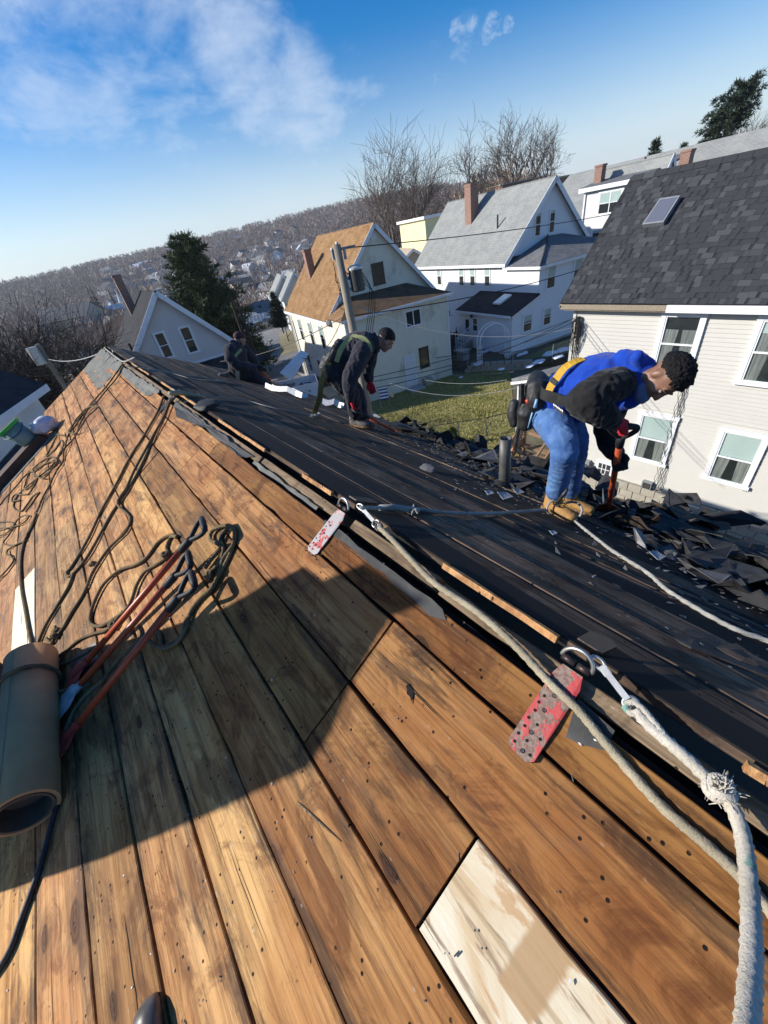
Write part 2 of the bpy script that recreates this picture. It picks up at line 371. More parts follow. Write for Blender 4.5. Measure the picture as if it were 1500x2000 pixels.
# background
def siding_mat(name, c, d=.88, dirt=None, dirt_amt=.0):
    t = NT(name); n = t.noise(t.shift((1, 1, 1)), .9, 5, .6); n2 = t.noise(t.shift((1.5, 1.5, 9)), 4, 4)
    k = t.mix(t.step(n, .3, .7), c, tuple(x * d for x in c))
    k = t.mix(t.math('MULTIPLY', t.step(n2, .5, .8), .18), k, tuple(x * .7 for x in c))
    if dirt: k = t.mix(t.math('MULTIPLY', t.step(t.noise(t.shift((.8, .8, .5), 9), 1.0, 6, .7), .52, .72), dirt_amt), k, dirt)
    t.color(k); t.rough(.6); t.p.inputs['Specular IOR Level'].default_value = .3; t.bump(n2, .08, .01); return t.m
M['beige'] = siding_mat('beige_vinyl', (.56, .54, .49), .95)
M['cream'] = siding_mat('cream_vinyl', (.74, .70, .57), .93, (.30, .27, .20), .55)
M['white_siding'] = siding_mat('white_vinyl', (.76, .77, .78), .96)
M['lilac'] = siding_mat('pale_lilac_vinyl', (.62, .575, .545), .96)
M['greywhite'] = siding_mat('grey_white_vinyl', (.66, .66, .645), .95)
M['yellow'] = siding_mat('yellow_vinyl', (.74, .68, .40), .95)
M['tan'] = siding_mat('tan_vinyl', (.45, .37, .26), .9)
M['trim'] = simple('white_trim', (.78, .79, .80), (.72, .73, .74), 3, .5, .05)
M['trim_old'] = simple('bare_weathered_fascia', (.34, .28, .20), (.22, .18, .13), 5, .9, .4, stretch=(1, 8, 8))
def shingle_roof(name, c1, c2, c3, w=.32, h=.145, var=.5):
    t = NT(name)                                    # object space: x along the eave, y up the slope
    b = t.N('ShaderNodeTexBrick'); t.L(t.vec, b.inputs['Vector']); b.offset = .5
    for k, x in (('Scale', 1.0), ('Mortar Size', .012), ('Brick Width', w), ('Row Height', h), ('Bias', 0.0), ('Mortar Smooth', .2)): b.inputs[k].default_value = x
    b.inputs['Color1'].default_value = c1 + (1,); b.inputs['Color2'].default_value = c2 + (1,); b.inputs['Mortar'].default_value = tuple(x * .55 for x in c1) + (1,)
    n = t.noise(t.shift((1, 1, 1)), 1.3, 5, .65); n2 = t.noise(t.shift((3, 6, 3)), 2.3, 4)
    c = t.mix(t.math('MULTIPLY', t.step(n, .4, .65), var), b.outputs['Color'], c3)
    c = t.mix(t.math('MULTIPLY', t.step(n2, .5, .7), .35), c, tuple(x * .7 for x in c2))
    t.color(c); t.rough(.95); t.p.inputs['Specular IOR Level'].default_value = .2
    t.bump(t.math('ADD', b.outputs['Fac'], t.math('MULTIPLY', n2, -.3)), -.5, .02); return t.m
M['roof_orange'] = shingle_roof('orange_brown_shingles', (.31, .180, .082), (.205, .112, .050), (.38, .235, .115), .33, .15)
M['roof_orange_shaded'] = shingle_roof('shaded_orange_brown_shingles', (.13, .085, .05), (.08, .052, .034), (.17, .115, .07), .33, .15)  # orange brown shingles darkened: shade on the cream wing put into the colour
M['roof_grey'] = shingle_roof('pale_grey_shingles', (.30, .305, .29), (.25, .255, .245), (.34, .345, .32), .33, .14)
M['roof_mid'] = shingle_roof('grey_shingles', (.20, .20, .20), (.13, .13, .135), (.24, .24, .235), .3, .14)
M['roof_black'] = shingle_roof('black_shingles', (.035, .035, .04), (.022, .022, .026), (.05, .05, .052), .3, .14)
def tab_mat():
    t = NT('charcoal_shingle_tabs'); geo = t.N('ShaderNodeNewGeometry')
    r = t.math('FRACT', t.math('ADD', geo.outputs['Random Per Island'], t.math('MULTIPLY', t.oi.outputs['Random'], 7.13)))
    c = t.mix(t.step(r, .50, 1.0), (.029, .031, .034), (.066, .070, .075))
    n = t.noise(t.shift((1, 1, 1)), 160, 3, .7); c = t.mix(t.math('MULTIPLY', n, .5), c, (.07, .07, .075))
    t.color(c); t.rough(.95); t.p.inputs['Specular IOR Level'].default_value = .25; t.bump(n, .6, .004); return t.m
M['tabs'] = tab_mat()
M['brick'] = None
def brick_mat():
    t = NT('red_brick'); b = t.N('ShaderNodeTexBrick'); sx = t.N('ShaderNodeSeparateXYZ'); t.L(t.vec, sx.inputs[0])
    cm = t.N('ShaderNodeCombineXYZ'); t.L(t.math('ADD', sx.outputs['X'], sx.outputs['Y']), cm.inputs[0]); t.L(sx.outputs['Z'], cm.inputs[1]); t.L(cm.outputs[0], b.inputs['Vector'])
    for k, x in (('Scale', 1.0), ('Mortar Size', .012), ('Brick Width', .21), ('Row Height', .075)): b.inputs[k].default_value = x
    b.inputs['Color1'].default_value = (.27, .10, .055, 1); b.inputs['Color2'].default_value = (.19, .065, .04, 1); b.inputs['Mortar'].default_value = (.32, .28, .24, 1)
    t.color(b.outputs['Color']); t.rough(.9); t.bump(b.outputs['Fac'], -.4, .01); return t.m
M['brick'] = brick_mat()
def stone_mat():
    t = NT('block_foundation'); n = t.noise(t.shift((1, 1, 1)), 5, 5); t.color(t.mix(n, (.30, .27, .215), (.44, .40, .33))); t.rough(.9); t.bump(t.noise(t.shift((1, 1, 1)), 18, 5), .6, .03); return t.m
M['stone'] = stone_mat()
def glass_mat():
    t = NT('window_glass'); nt = t.nt; nt.nodes.remove(t.p); out = nt.nodes['Material Output']
    tr = t.N('ShaderNodeBsdfTransparent'); gl = t.N('ShaderNodeBsdfGlossy'); gl.inputs['Roughness'].default_value = .03
    tr.inputs[0].default_value = (.86, .9, .9, 1)
    lw = t.N('ShaderNodeLayerWeight'); lw.inputs[0].default_value = .5; fz = t.math('ADD', t.math('MULTIPLY', t.math('POWER', lw.outputs['Facing'], 4.0), .7), .06)
    mx = t.N('ShaderNodeMixShader'); t.L(fz, mx.inputs[0]); t.L(tr.outputs[0], mx.inputs[1]); t.L(gl.outputs[0], mx.inputs[2]); t.L(mx.outputs[0], out.inputs[0]); return t.m
M['glass'] = glass_mat()
M['room'] = simple('dark_room', (.022, .022, .022), (.05, .045, .04), 3, .9, 0)
M['blind'] = simple('pale_window_shade', (.80, .84, .78), (.74, .78, .72), 2, .8, 0)
M['curtain'] = simple('grey_curtain', (.46, .42, .38), (.24, .22, .20), 3, .9, .3, stretch=(7, 7, .4))
M['door_white'] = simple('white_door_paint', (.72, .73, .76), (.66, .67, .70), 3, .5, .05)
M['skylight'] = simple('skylight_glass', (.30, .31, .34), None, 3, .12, 0, metal=.6)
M['pole'] = simple('weathered_pole', (.34, .29, .22), (.22, .185, .14), 4, .9, .5, 30, .01, stretch=(6, 6, .5))
M['wire'] = simple('black_cable', (.012, .012, .012), None, 3, .6, 0)
M['wire_pale'] = simple('bare_cable', (.40, .40, .40), None, 3, .5, 0, metal=.4)
M['grey_metal'] = simple('grey_meter_metal', (.34, .35, .36), (.28, .29, .30), 6, .45, .1, metal=.3)
M['deck_wood'] = simple('stair_wood', (.30, .19, .11), (.22, .13, .07), 4, .85, .3, stretch=(2, 2, 2))
M['dark_wood'] = simple('dark_fence_wood', (.045, .032, .024), (.03, .022, .017), 4, .9, .3)
M['concrete'] = simple('pale_concrete', (.42, .40, .37), (.34, .33, .30), 1.2, .9, .3, 30, .01)
M['asphalt'] = simple('worn_asphalt', (.155, .15, .145), (.21, .205, .195), .5, .92, .3, 20, .02)
M['snow'] = simple('old_snow', (.82, .84, .88), (.74, .77, .82), 5, .7, .4, 12, .03)
M['bark'] = simple('grey_bark', (.115, .092, .072), (.065, .052, .042), 5, .95, .5, 20, .02, stretch=(4, 4, .7))
M['bark_pale'] = simple('pale_bark', (.215, .185, .15), (.11, .092, .075), 5, .95, .5, 20, .02, stretch=(4, 4, .7))
M['twig'] = simple('twigs', (.085, .066, .053), (.12, .095, .075), 2, .95, 0)
M['twig_dark'] = simple('dark_twigs', (.052, .041, .034), (.035, .028, .024), 2, .95, 0)
def needle(name, a, b):
    t = NT(name); geo = t.N('ShaderNodeNewGeometry'); r = geo.outputs['Random Per Island']
    t.color(t.mix(r, a, b)); t.rough(.7); t.p.inputs['Specular IOR Level'].default_value = .25; return t.m
M['needles'] = needle('pine_needles', (.032, .052, .018), (.085, .115, .036))
M['needles_dark'] = needle('dark_needles', (.016, .030, .018), (.040, .058, .030))
M['hedge'] = needle('hedge_leaves', (.075, .075, .025), (.14, .12, .05))
M['woods'] = needle('winter_woods', (.205, .148, .112), (.33, .24, .18))
M['far_conifer'] = needle('far_conifer', (.020, .034, .030), (.040, .055, .042))
# people
def cloth(name, c1, c2, scale=8, bump=.3, bs=90, rough=.9):
    t = NT(name); n = t.noise(t.vec, scale, 5, .6); t.color(t.mix(t.step(n, .35, .7), c1, c2)); t.rough(rough)
    t.p.inputs['Specular IOR Level'].default_value = .2; t.p.inputs['Sheen Weight'].default_value = .12
    t.bump(t.math('ADD', t.math('MULTIPLY', t.noise(t.vec, 22, 3, .5, .6), 2.2), t.noise(t.vec, 420, 2)), bump, .01); return t.m
M['blue_fleece'] = cloth('blue_fleece', (.008, .055, .40), (.006, .040, .30), 9)
M['black_fleece'] = cloth('black_fleece', (.010, .010, .011), (.018, .017, .017), 9)
M['navy_fleece'] = cloth('charcoal_hoodie', (.028, .027, .036), (.042, .040, .052), 9)
def denim():
    t = NT('blue_denim'); n = t.noise(t.vec, 7, 5, .62); n2 = t.noise(t.vec, 300, 2)
    c = t.mix(t.step(n, .38, .68), (.055, .14, .36), (.13, .26, .50)); c = t.mix(t.math('MULTIPLY', n2, .4), c, (.03, .07, .19))
    c = t.mix(t.math('MULTIPLY', t.step(t.noise(t.vec, 4, 4), .58, .7), .4), c, (.09, .09, .10))
    t.color(c); t.rough(.9); t.bump(t.math('ADD', t.math('MULTIPLY', t.noise(t.vec, 24, 3, .5, 1.0), 2), n2), .4, .012); return t.m
M['denim'] = denim()
M['dark_trousers'] = cloth('dark_work_trousers', (.022, .022, .027), (.034, .034, .040), 9)
M['skin'] = simple('brown_skin', (.235, .125, .080), (.20, .10, .065), 14, .5, .15, 120, .002)
M['skin_light'] = simple('tan_skin', (.36, .205, .145), (.31, .165, .115), 14, .5, .15, 120, .002)
M['lip'] = simple('lip_skin', (.24, .095, .075), None, 9, .5, 0)
M['eye'] = simple('eye_white', (.30, .27, .25), None, 9, .2, 0)
M['iris'] = simple('dark_iris', (.012, .008, .006), None, 9, .2, 0)
M['hair'] = simple('black_curly_hair', (.006, .005, .005), (.012, .010, .010), 60, .6, 1.0, 110, .012, spec=.25)
M['boot_tan'] = simple('tan_nubuck', (.42, .235, .075), (.33, .175, .055), 16, .8, .3, 60, .003)
M['boot_grey'] = simple('scuffed_grey_boot', (.16, .145, .13), (.09, .082, .075), 16, .8, .3, 60, .003)
M['sole'] = simple('boot_sole', (.26, .15, .06), (.18, .10, .045), 16, .8, .3)
M['boot_dark'] = simple('dark_leather_toe', (.055, .052, .05), (.11, .105, .10), 12, .35, .3, 30, .004)
M['red_glove'] = cloth('red_knit_glove', (.52, .016, .026), (.42, .012, .020), 30, .4)
M['white_print'] = simple('white_print', (.75, .75, .75), None, 9, .7, 0)
M['strap_yellow'] = simple('yellow_webbing', (.62, .36, .025), (.52, .29, .02), 20, .75, .3, 200, .002)
M['strap_olive'] = simple('olive_yellow_webbing', (.30, .225, .06), (.22, .165, .045), 20, .8, .3, 200, .002)
M['strap_lime'] = simple('pale_green_webbing', (.34, .36, .15), (.26, .28, .11), 20, .8, .3, 200, .002)
M['strap_black'] = simple('black_webbing', (.014, .014, .015), (.022, .022, .022), 20, .7, .3, 200, .002)
M['leather_black'] = simple('black_tool_pouch', (.012, .012, .013), (.024, .023, .023), 14, .6, .4, 40, .004)
M['mask_blue'] = simple('blue_face_mask', (.10, .15, .30), (.075, .115, .24), 14, .9, .2)
M['cap'] = simple('maroon_cap', (.075, .022, .028), (.05, .016, .02), 14, .85, .2)
M['red_plastic'] = simple('red_plastic', (.5, .04, .02), None, 9, .4, 0)
M['blue_plastic'] = simple('pale_blue_plastic', (.25, .42, .6), None, 9, .4, 0)
# ------------------------------------------------------------------ OUR ROOF, stripped to the boards
house = thing('house', 'old house being re-roofed, bare brown boards on one slope, tarred black boards on the other', 'house', (RX, 0, RZ))
HI = Vector((RX, 0, RZ))
def to_house(o):
    o.parent = house; o.matrix_parent_inverse = Matrix.Translation(-HI); return o
def plane_mat(side):                                # local x along +Y world, local y down the slope, z out of the roof
    ex = np.array([0, 1, 0.]); n = NL if side == 'L' else NR
    ey = np.array([-CP, 0, -SP]) if side == 'L' else np.array([CP, 0, -SP])
    if np.dot(np.cross(ex, ey), n) < 0: ex = -ex
    return ex, ey, n
def board(side, u0, u1, y0, y1, h=0.0, th=.022, mat=None, tint=(1, 1, 1), jag=.0035, name='roof_board', tilt=0.0, label=None):
    ex, ey, n = plane_mat(side); L = y1 - y0; W = u1 - u0; k = max(4, int(L / .11)); r = random.Random(int((u0 * 917 + y0 * 131 + 7) * 1000))
    def edge():
        a = np.array([r.gauss(0, 1) for _ in range(k + 1)]); b = np.convolve(a, [.25, .5, .25], 'same')
        e = b * jag
        for i in range(k + 1):
            if r.random() < .07: e[i] += r.uniform(0, .009)           # chipped edge
        return e
    ea, eb = edge(), edge(); bow = r.uniform(-.003, .003); cup = r.uniform(-.002, .004); vs = []
    for i in range(k + 1):
        x = -L / 2 + L * i / k; zb = bow * math.sin(math.pi * i / k)
        ya, yb = -W / 2 + abs(ea[i]), W / 2 - abs(eb[i]); c = .003
        vs += [(x, ya, -th), (x, ya, zb - c + cup), (x, ya + c, zb + cup), (x, 0, zb), (x, yb - c, zb + cup), (x, yb, zb - c + cup), (x, yb, -th)]
    fs = []
    for i in range(k):
        a = i * 7
        for j in range(6): fs.append((a + j, a + j + 1, a + j + 8, a + j + 7))
    fs.append((0, 1, 2, 3, 4, 5, 6)[::-1]); e = k * 7; fs.append(tuple(e + j for j in range(7)))
    me = bpy.data.meshes.new(name); me.from_pydata(vs, [], [f[::-1] for f in fs] if np.dot(np.cross(ex, ey), n) > 0 else fs)
    me.materials.append(mat or M['board']); me.update()
    import bmesh
    bm = bmesh.new(); bm.from_mesh(me); bmesh.ops.recalc_face_normals(bm, faces=bm.faces); bm.to_mesh(me); bm.free()
    o = link(name, me)
    c = (LU if side == 'L' else RU)((u0 + u1) / 2, (y0 + y1) / 2, h)
    mm = Matrix.Identity(4)
    for i in range(3): mm[i][0] = ex[i]; mm[i][1] = ey[i]; mm[i][2] = n[i]; mm[i][3] = c[i]
    if tilt: mm = mm @ Matrix.Rotation(tilt, 4, 'X')
    o.color = tuple(tint) + (1,); to_house(o); o.matrix_basis = mm
    if label: o['label'] = label
    return o
YN, YF = -2.6, 10.3
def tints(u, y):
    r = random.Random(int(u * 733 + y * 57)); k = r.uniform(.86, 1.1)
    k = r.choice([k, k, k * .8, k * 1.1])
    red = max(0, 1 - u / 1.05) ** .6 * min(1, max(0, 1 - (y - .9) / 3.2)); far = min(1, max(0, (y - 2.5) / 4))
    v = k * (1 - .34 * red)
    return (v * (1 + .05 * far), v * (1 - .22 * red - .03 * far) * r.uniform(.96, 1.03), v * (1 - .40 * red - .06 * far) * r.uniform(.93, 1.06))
rowsL = [.130, .265, .528, .785, 1.048, 1.287, 1.547, 1.815, 2.085, 2.35, 2.61, 2.87, 3.13, 3.38]
breaks = [[-1.1, 2.9, 5.1, 7.55], [-1.4, .772, 3.11, 6.4], [.205, .772, 3.75, 7.0], [-.9, 2.35, 5.9, 8.4], [-1.6, 3.2, 5.52, 9.85], [.1, 3.9, 5.52, 9.85],
          [-1.2, 4.4, 7.2], [2.0, 5.57, 8.9], [-.6, 3.05, 4.26, 5.5], [.9, 4.8, 7.0], [-1, 3.6, 6.6], [1.4, 5.2], [0, 4.0, 6.9]]
for i in range(len(rowsL) - 1):
    u0, u1 = rowsL[i], rowsL[i + 1]; far = 7.93 if u0 > 1.55 else YF
    bs = [YN] + [b for b in breaks[i] if b < far] + [far]
    for j in range(len(bs) - 1):
        y0, y1 = bs[j] + .004, bs[j + 1] - .004
        g = .0032 if i < 6 else .0024
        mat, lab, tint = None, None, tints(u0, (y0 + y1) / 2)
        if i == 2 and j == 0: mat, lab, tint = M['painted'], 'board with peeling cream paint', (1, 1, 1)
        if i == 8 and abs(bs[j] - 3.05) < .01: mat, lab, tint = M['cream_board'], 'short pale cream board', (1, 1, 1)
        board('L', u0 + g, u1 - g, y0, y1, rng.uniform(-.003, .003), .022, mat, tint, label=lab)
# right slope: narrower boards black with old felt
r = random.Random(5); u = .022; i = 0
rowsR = []
while u < 3.02:
    w = r.choice([.185, .19, .2, .195, .21]); rowsR.append((u, min(u + w, 3.06))); u += w
for i, (u0, u1) in enumerate(rowsR):
    bs = [YN] + sorted(r.uniform(-1, 9.5) for _ in range(3)) + [YF]
    bs = [bs[0]] + [b for a, b in zip(bs, bs[1:]) if b - a > .7]; bs[-1] = YF
    for j in range(len(bs) - 1):
        k = r.uniform(.8, 1.2); wm = r.uniform(.05, .35)
        board('R', u0 + .0058, u1 - .0058, bs[j] + .004, bs[j + 1] - .004, r.uniform(-.003, .004), .022, M['board_dark'], (k * (1 + wm), k * (1 + wm * .5), k), tilt=r.gauss(0, .022))
# decking underneath, so joints show dark
mb = MB(); mb.slab([LU(.12, YN, -.03), LU(.12, YF, -.03), LU(3.38, YF, -.03), LU(3.38, YN, -.03)], .03); mb.slab([RU(.03, YN, -.03), RU(.03, YF, -.03), RU(3.06, YF, -.03), RU(3.06, YN, -.03)], .03)
mb.slab([LU(.16, YN, -.16), LU(.16, YF, -.16), RU(.06, YF, -.16), RU(.06, YN, -.16)], .02)
to_house(mb.build('roof_underlay', M['void']))
# ridge beam pieces and raw split edges along the black slope
for y0, y1, h, uu in ((-2.4, -.22, -.022, .0), (-.2, .70, -.02, .004), (.73, 1.255, -.012, -.004), (1.34, 2.25, -.012, .0), (2.27, 4.25, -.006, .004), (4.3, 7.5, -.008, .002), (7.52, 10.2, -.006, 0)):
    board('L', .046 + uu, .096 + uu, y0, y1, h, .11, M['beam'], (1, 1, 1), .0025, 'ridge_board')
# felt and flashing scraps nailed along the ridge and gable
def scrap(name, side, pts, h, mat, th=.0035, jag=.006, label=None, wave=.0, seed=1):
    r = random.Random(seed); f = LU if side == 'L' else RU; P = []
    for a, b in zip(pts, pts[1:] + pts[:1]):
        k = max(1, int(math.hypot(b[0] - a[0], b[1] - a[1]) / .06))
        for i in range(k):
            t = i / k; P.append((a[0] + (b[0] - a[0]) * t + r.uniform(-jag, jag), a[1] + (b[1] - a[1]) * t + r.uniform(-jag, jag)))
    cu = sum(p[0] for p in P) / len(P); cy = sum(p[1] for p in P) / len(P); n = len(P)
    top = [f(u, y, h + wave * math.sin(y * 9 + u * 21)) for u, y in P]; bot = [f(u, y, h + wave * math.sin(y * 9 + u * 21) - th) for u, y in P]
    # inner ring + centre gives a gently uneven sheet
    inn = [f(cu + (u - cu) * .55, cy + (y - cy) * .55, h + wave * .6 * math.sin(y * 5 + u * 13 + 1)) for u, y in P]
    m_ = MB(); vs = top + bot + inn + [f(cu, cy, h)]; fs = []
    for i in range(n):
        j = (i + 1) % n; fs += [(i, j, n + j, n + i), (i, j, 2 * n + j, 2 * n + i), (2 * n + i, 2 * n + j, 3 * n)]
    m_.add(vs, fs); o = m_.build(name, mat); to_house(o)
    if label: o['label'] = label
    return o
for k, (y0, y1, w, h) in enumerate(((.30, .745, .019, .003), (-.24, -.12, .014, -.004), (1.5, 1.8, .012, .0), (2.3, 3.2, .011, .002), (3.7, 5.2, .010, .008), (5.9, 7.2, .012, .004))):
    r = random.Random(k + 60); n = max(3, int((y1 - y0) / .09)); up_ = [(w * r.uniform(.55, 1.1), y0 + (y1 - y0) * i / n) for i in range(n + 1)]; lo = [(r.uniform(-.006, .003) - .004 * (k > 2), y0 + (y1 - y0) * i / n) for i in range(n + 1)]
    scrap('split_edge', 'R', up_ + lo[::-1], h, M['board_edge'], .022, .0025, None, 0, k)
scrap('flashing_strip', 'L', [(.150, 1.40), (.130, 1.40), (.126, .64), (.150, .60), (.172, .66), (.165, .80), (.158, 1.0), (.160, 1.32)], .005, M['felt'], seed=3)
scrap('flashing_strip', 'L', [(.105, .19), (.20, .165), (.195, .13), (.160, .08), (.110, .09)], .005, M['felt'], seed=4)
scrap('felt_scrap', 'L', [(.085, 10.3), (.10, 7.55), (.64, 7.62), (.65, 10.3)], .008, M['felt_green'], .006, .03, 'large grey felt sheet left on the far corner', .006, 5)
scrap('felt_scrap', 'L', [(.10, 4.95), (.23, 5.2), (.235, 7.2), (.12, 7.4)], .008, M['felt_green'], .004, .02, None, .006, 6)
scrap('felt_scrap', 'L', [(.085, 2.35), (.14, 2.5), (.125, 3.2), (.19, 3.9), (.14, 4.25), (.085, 4.25)], .012, M['black_felt'], .004, .012, None, .010, 7)
scrap('felt_scrap', 'L', [(.10, 2.3), (.125, 2.3), (.12, 1.5), (.10, 1.5)], .006, M['felt_green'], .004, .006, None, .003, 8)
scrap('flashing_strip', 'L', [(1.62, 7.85), (3.38, 7.85), (3.38, 8.02), (1.62, 8.02)], .010, M['felt_green'], .006, .012, None, .002, 9)
scrap('felt_scrap', 'R', [(.42, .18), (.60, .04), (.62, -.18), (.50, -.14), (.40, .05)], .010, M['black_felt'], .006, .02, None, .012, 10)
scrap('felt_scrap', 'R', [(.50, .02), (.60, -.02), (.60, -.14), (.52, -.10)], .018, M['shingle_brown'], .004, .02, None, .006, 11)
# the rotted hole, kept as a ragged dark pit
scrap('rot_hole', 'L', [(.384, .585), (.396, .590), (.404, .578), (.412, .570), (.409, .556), (.417, .540), (.404, .549), (.395, .553), (.392, .566)], .0030, M['void'], .0006, .003, None, 0, 12)
# walls under the roof, the eave board and far gable rake
mb = MB()
xe = RX + 3.0 * CP; ze = RZ - 3.0 * SP - .08; xl = RX - 3.25 * CP
mb.bx((xl + .25, YN, -8.8), (xe - .3, YF - .2, ze - .02)); wl = mb.build('wall', M['greywhite']); to_house(wl)
mb = MB(); mb.slab([(RX, YF - .19, RZ - .12), (xl + .26, YF - .19, ze), (xe - .31, YF - .19, ze)], .1); to_house(mb.build('gable', M['greywhite']))
mb = MB(); mb.box((xe + .005, (YN + YF) / 2, ze - .02), (.03, YF - YN, .17)); to_house(mb.build('eave_board', M['trim_old']))
mb = MB(); mb.slab([RU(0, YF + .03, -.01), RU(3.05, YF + .03, -.01), RU(3.05, YF + .03, -.16), RU(0, YF + .03, -.16)], .025); mb.slab([LU(0, YF + .03, -.16), LU(3.38, YF + .03, -.16), LU(3.38, YF + .03, -.01), LU(0, YF + .03, -.01)], .025); to_house(mb.build('rake_board', M['trim_old']))
# nails and pin-head debris on the brown slope
mb = MB(); r = random.Random(21)
for _ in range(270):
    i = r.randrange(9); u_ = (rowsL[i] + rowsL[i + 1]) / 2 + r.choice([-.075, .075, .07, -.07, 0]) + r.gauss(0, .008); y_ = r.choice([-.3, .12, .55, .97, 1.4, 1.82, 2.25, 2.68, 3.1, 3.55, 4.0, 4.45]) + r.gauss(0, .018) if r.random() < .8 else r.uniform(-.2, 5); c = LU(u_, y_, .002); a = r.uniform(0, 6.28)
    if r.random() < .72: mb.disc(LU(u_, y_, .0045), NL, r.uniform(.0018, .0034), 6)
    else:
        d = np.array([math.cos(a) * -CP, math.sin(a), math.cos(a) * -SP]); mb.tube([c, c + d * r.uniform(.006, .02)], r.uniform(.0010, .0018), 4)
o = mb.build('nails', M['black_steel']); tag(o, kind='stuff'); to_house(o)
mb = MB()
for _ in range(55):
    u_, y_ = r.uniform(.14, 2.4), r.uniform(-.1, 5.0); a = r.uniform(0, 6.28); c = LU(u_, y_, .004); w = r.uniform(.002, .0055)
    d = np.array([math.cos(a) * -CP, math.sin(a), math.cos(a) * -SP]); e = np.cross(NL, d)
    mb.slab([c - d * w, c + e * w * .5, c + d * w * 1.3, c - e * w * .6], .002)
o = mb.build('wood_chips', M['bag']); tag(o, kind='stuff'); to_house(o)
mb = MB(); mb.tube([Lp(583, 1568, .004), Lp(620, 1603, .006), Lp(665, 1643, .004)], [.003, .004, .0015], 6); tag(mb.build('wood_splinter', M['beam']), 'thin brown wood splinter lying on the sunlit boards below the shadow', 'splinter')
# drying cracks and raised splinters along the grain
mb = MB(); r = random.Random(57)
for _ in range(95):
    i = r.randrange(9); u_ = rowsL[i] + (rowsL[i + 1] - rowsL[i]) * r.choice([r.uniform(.06, .22), r.uniform(.78, .94), r.uniform(.2, .8)]); y_ = r.uniform(-.3, 4.5); L_ = r.uniform(.06, .4); k = 7; w = r.uniform(.0008, .0022); du = 0; P = []
    for j in range(k + 1): du += r.gauss(0, .0016); P.append((u_ + du, y_ + L_ * j / k, w * math.sin(math.pi * (j + .15) / (k + .3))))
    vs = [LU(a - c, b, .0042) for a, b, c in P] + [LU(a + c, b, .0042) for a, b, c in P]; mb.add(vs, [(j, j + 1, k + 2 + j, k + 1 + j) for j in range(k)])
o = mb.build('cracks', M['void']); tag(o, kind='stuff'); to_house(o)
# ------------------------------------------------------------------ GEAR ON THE ROOF
def frame(ax, up):
    ax = _n(ax); up = np.asarray(up, float); up = _n(up - ax * np.dot(up, ax)); return ax, np.cross(up, ax), up
def ring(mb, c, e1, e2, R, r, a0=0, a1=2 * math.pi, n=22, mi=0, k=7, sq=1.0):
    pts = [np.asarray(c) + R * (math.cos(t) * np.asarray(e1) + sq * math.sin(t) * np.asarray(e2)) for t in np.linspace(a0, a1, n)]
    mb.tube(pts, r, k, mi)
# roof anchors: hinged plates straddling the ridge
def anchor(y, w, label, mat, u1=.31, gear='ring'):
    a = thing('roof_anchor', label, 'roof anchor', LU(.05, y, .01), 0, 'hinged roof anchors along the ridge'); inv = Matrix.Translation(-Vector(LU(.05, y, .01)))
    def put(o): o.parent = a; o.matrix_parent_inverse = inv; return o
    h = .012; c = .014
    pts = [LU(.052, y - w * .36, h + .003), LU(.085, y - w / 2, h), LU(u1 - c, y - w / 2, h), LU(u1, y - w / 2 + c, h), LU(u1, y + w / 2 - c, h), LU(u1 - c, y + w / 2, h), LU(.085, y + w / 2, h), LU(.052, y + w * .36, h + .003)]
    mb = MB(); mb.slab(pts if np.dot(np.cross(pts[1] - pts[0], pts[2] - pts[1]), NL) > 0 else pts[::-1], .0032); put(mb.build('plate', mat))
    mb = MB(); pts = [RU(.012, y + w * .45, .028), RU(.012, y - w * .45, .028), RU(.125, y - w * .5, .014), RU(.150, y - w * .2, .012), RU(.150, y + w * .25, .012), RU(.12, y + w * .5, .014)]; mb.slab(pts, .0045); put(mb.build('rear_plate', M['rusty']))
    mb = MB(); mb.cyl(LU(.035, y - w * .5, .022), LU(.035, y - w * .06, .022), .0095, 12); mb.cyl(LU(.035, y + w * .02, .022), LU(.035, y + w * .5, .022), .0095, 12); put(mb.build('hinge', M['rusty'], smooth=True))
    mb = MB(); e1 = np.array([0, 1., 0]); e2 = _n(np.array([.35, -.1, .95])); ring(mb, LU(.03, y, .024), e1, e2, .040, .0058, -.1, math.pi + .1); put(mb.build('ring', M['steel'], smooth=True))
    mb = MB(); r = random.Random(int(y * 100))
    for i, u in enumerate((.125, .15, .172, .195, .22, .243, .268, .29)):
        for s_ in (-.3, .3) if i % 2 else (0, .34): mb.disc(LU(u, y + s_ * w, h + .0012), NL, .0042, 8)
    put(mb.build('nail_holes', M['void']))
    mb = MB()
    for u, s_ in ((.135, .05), (.18, .06), (.245, .04), (.295, -.05)): ring(mb, LU(u, y + s_ * w, h + .002), [0, 1, 0], [-CP, 0, -SP], .0042, .0016, n=12, k=5); mb.disc(LU(u, y + s_ * w, h + .003), NL, .0044, 8)
    put(mb.build('nail_heads', M['black_steel'])); return a
anchor(.225, .075, 'red roof anchor with flaking paint over rust, hinged over the ridge nearest the camera', M['red_plate'])
anchor(1.335, .080, 'faded pink and grey anchor at mid ridge with two ropes clipped on', M['red_plate_faded'], .285)
anchor(4.48, .080, 'dark roof anchor wrapped in doubled brown ropes further up the ridge', M['rusty'], .27)
anchor(8.9, .080, 'farthest roof anchor at the gable end with pale ropes knotted to it', M['rusty'], .25)

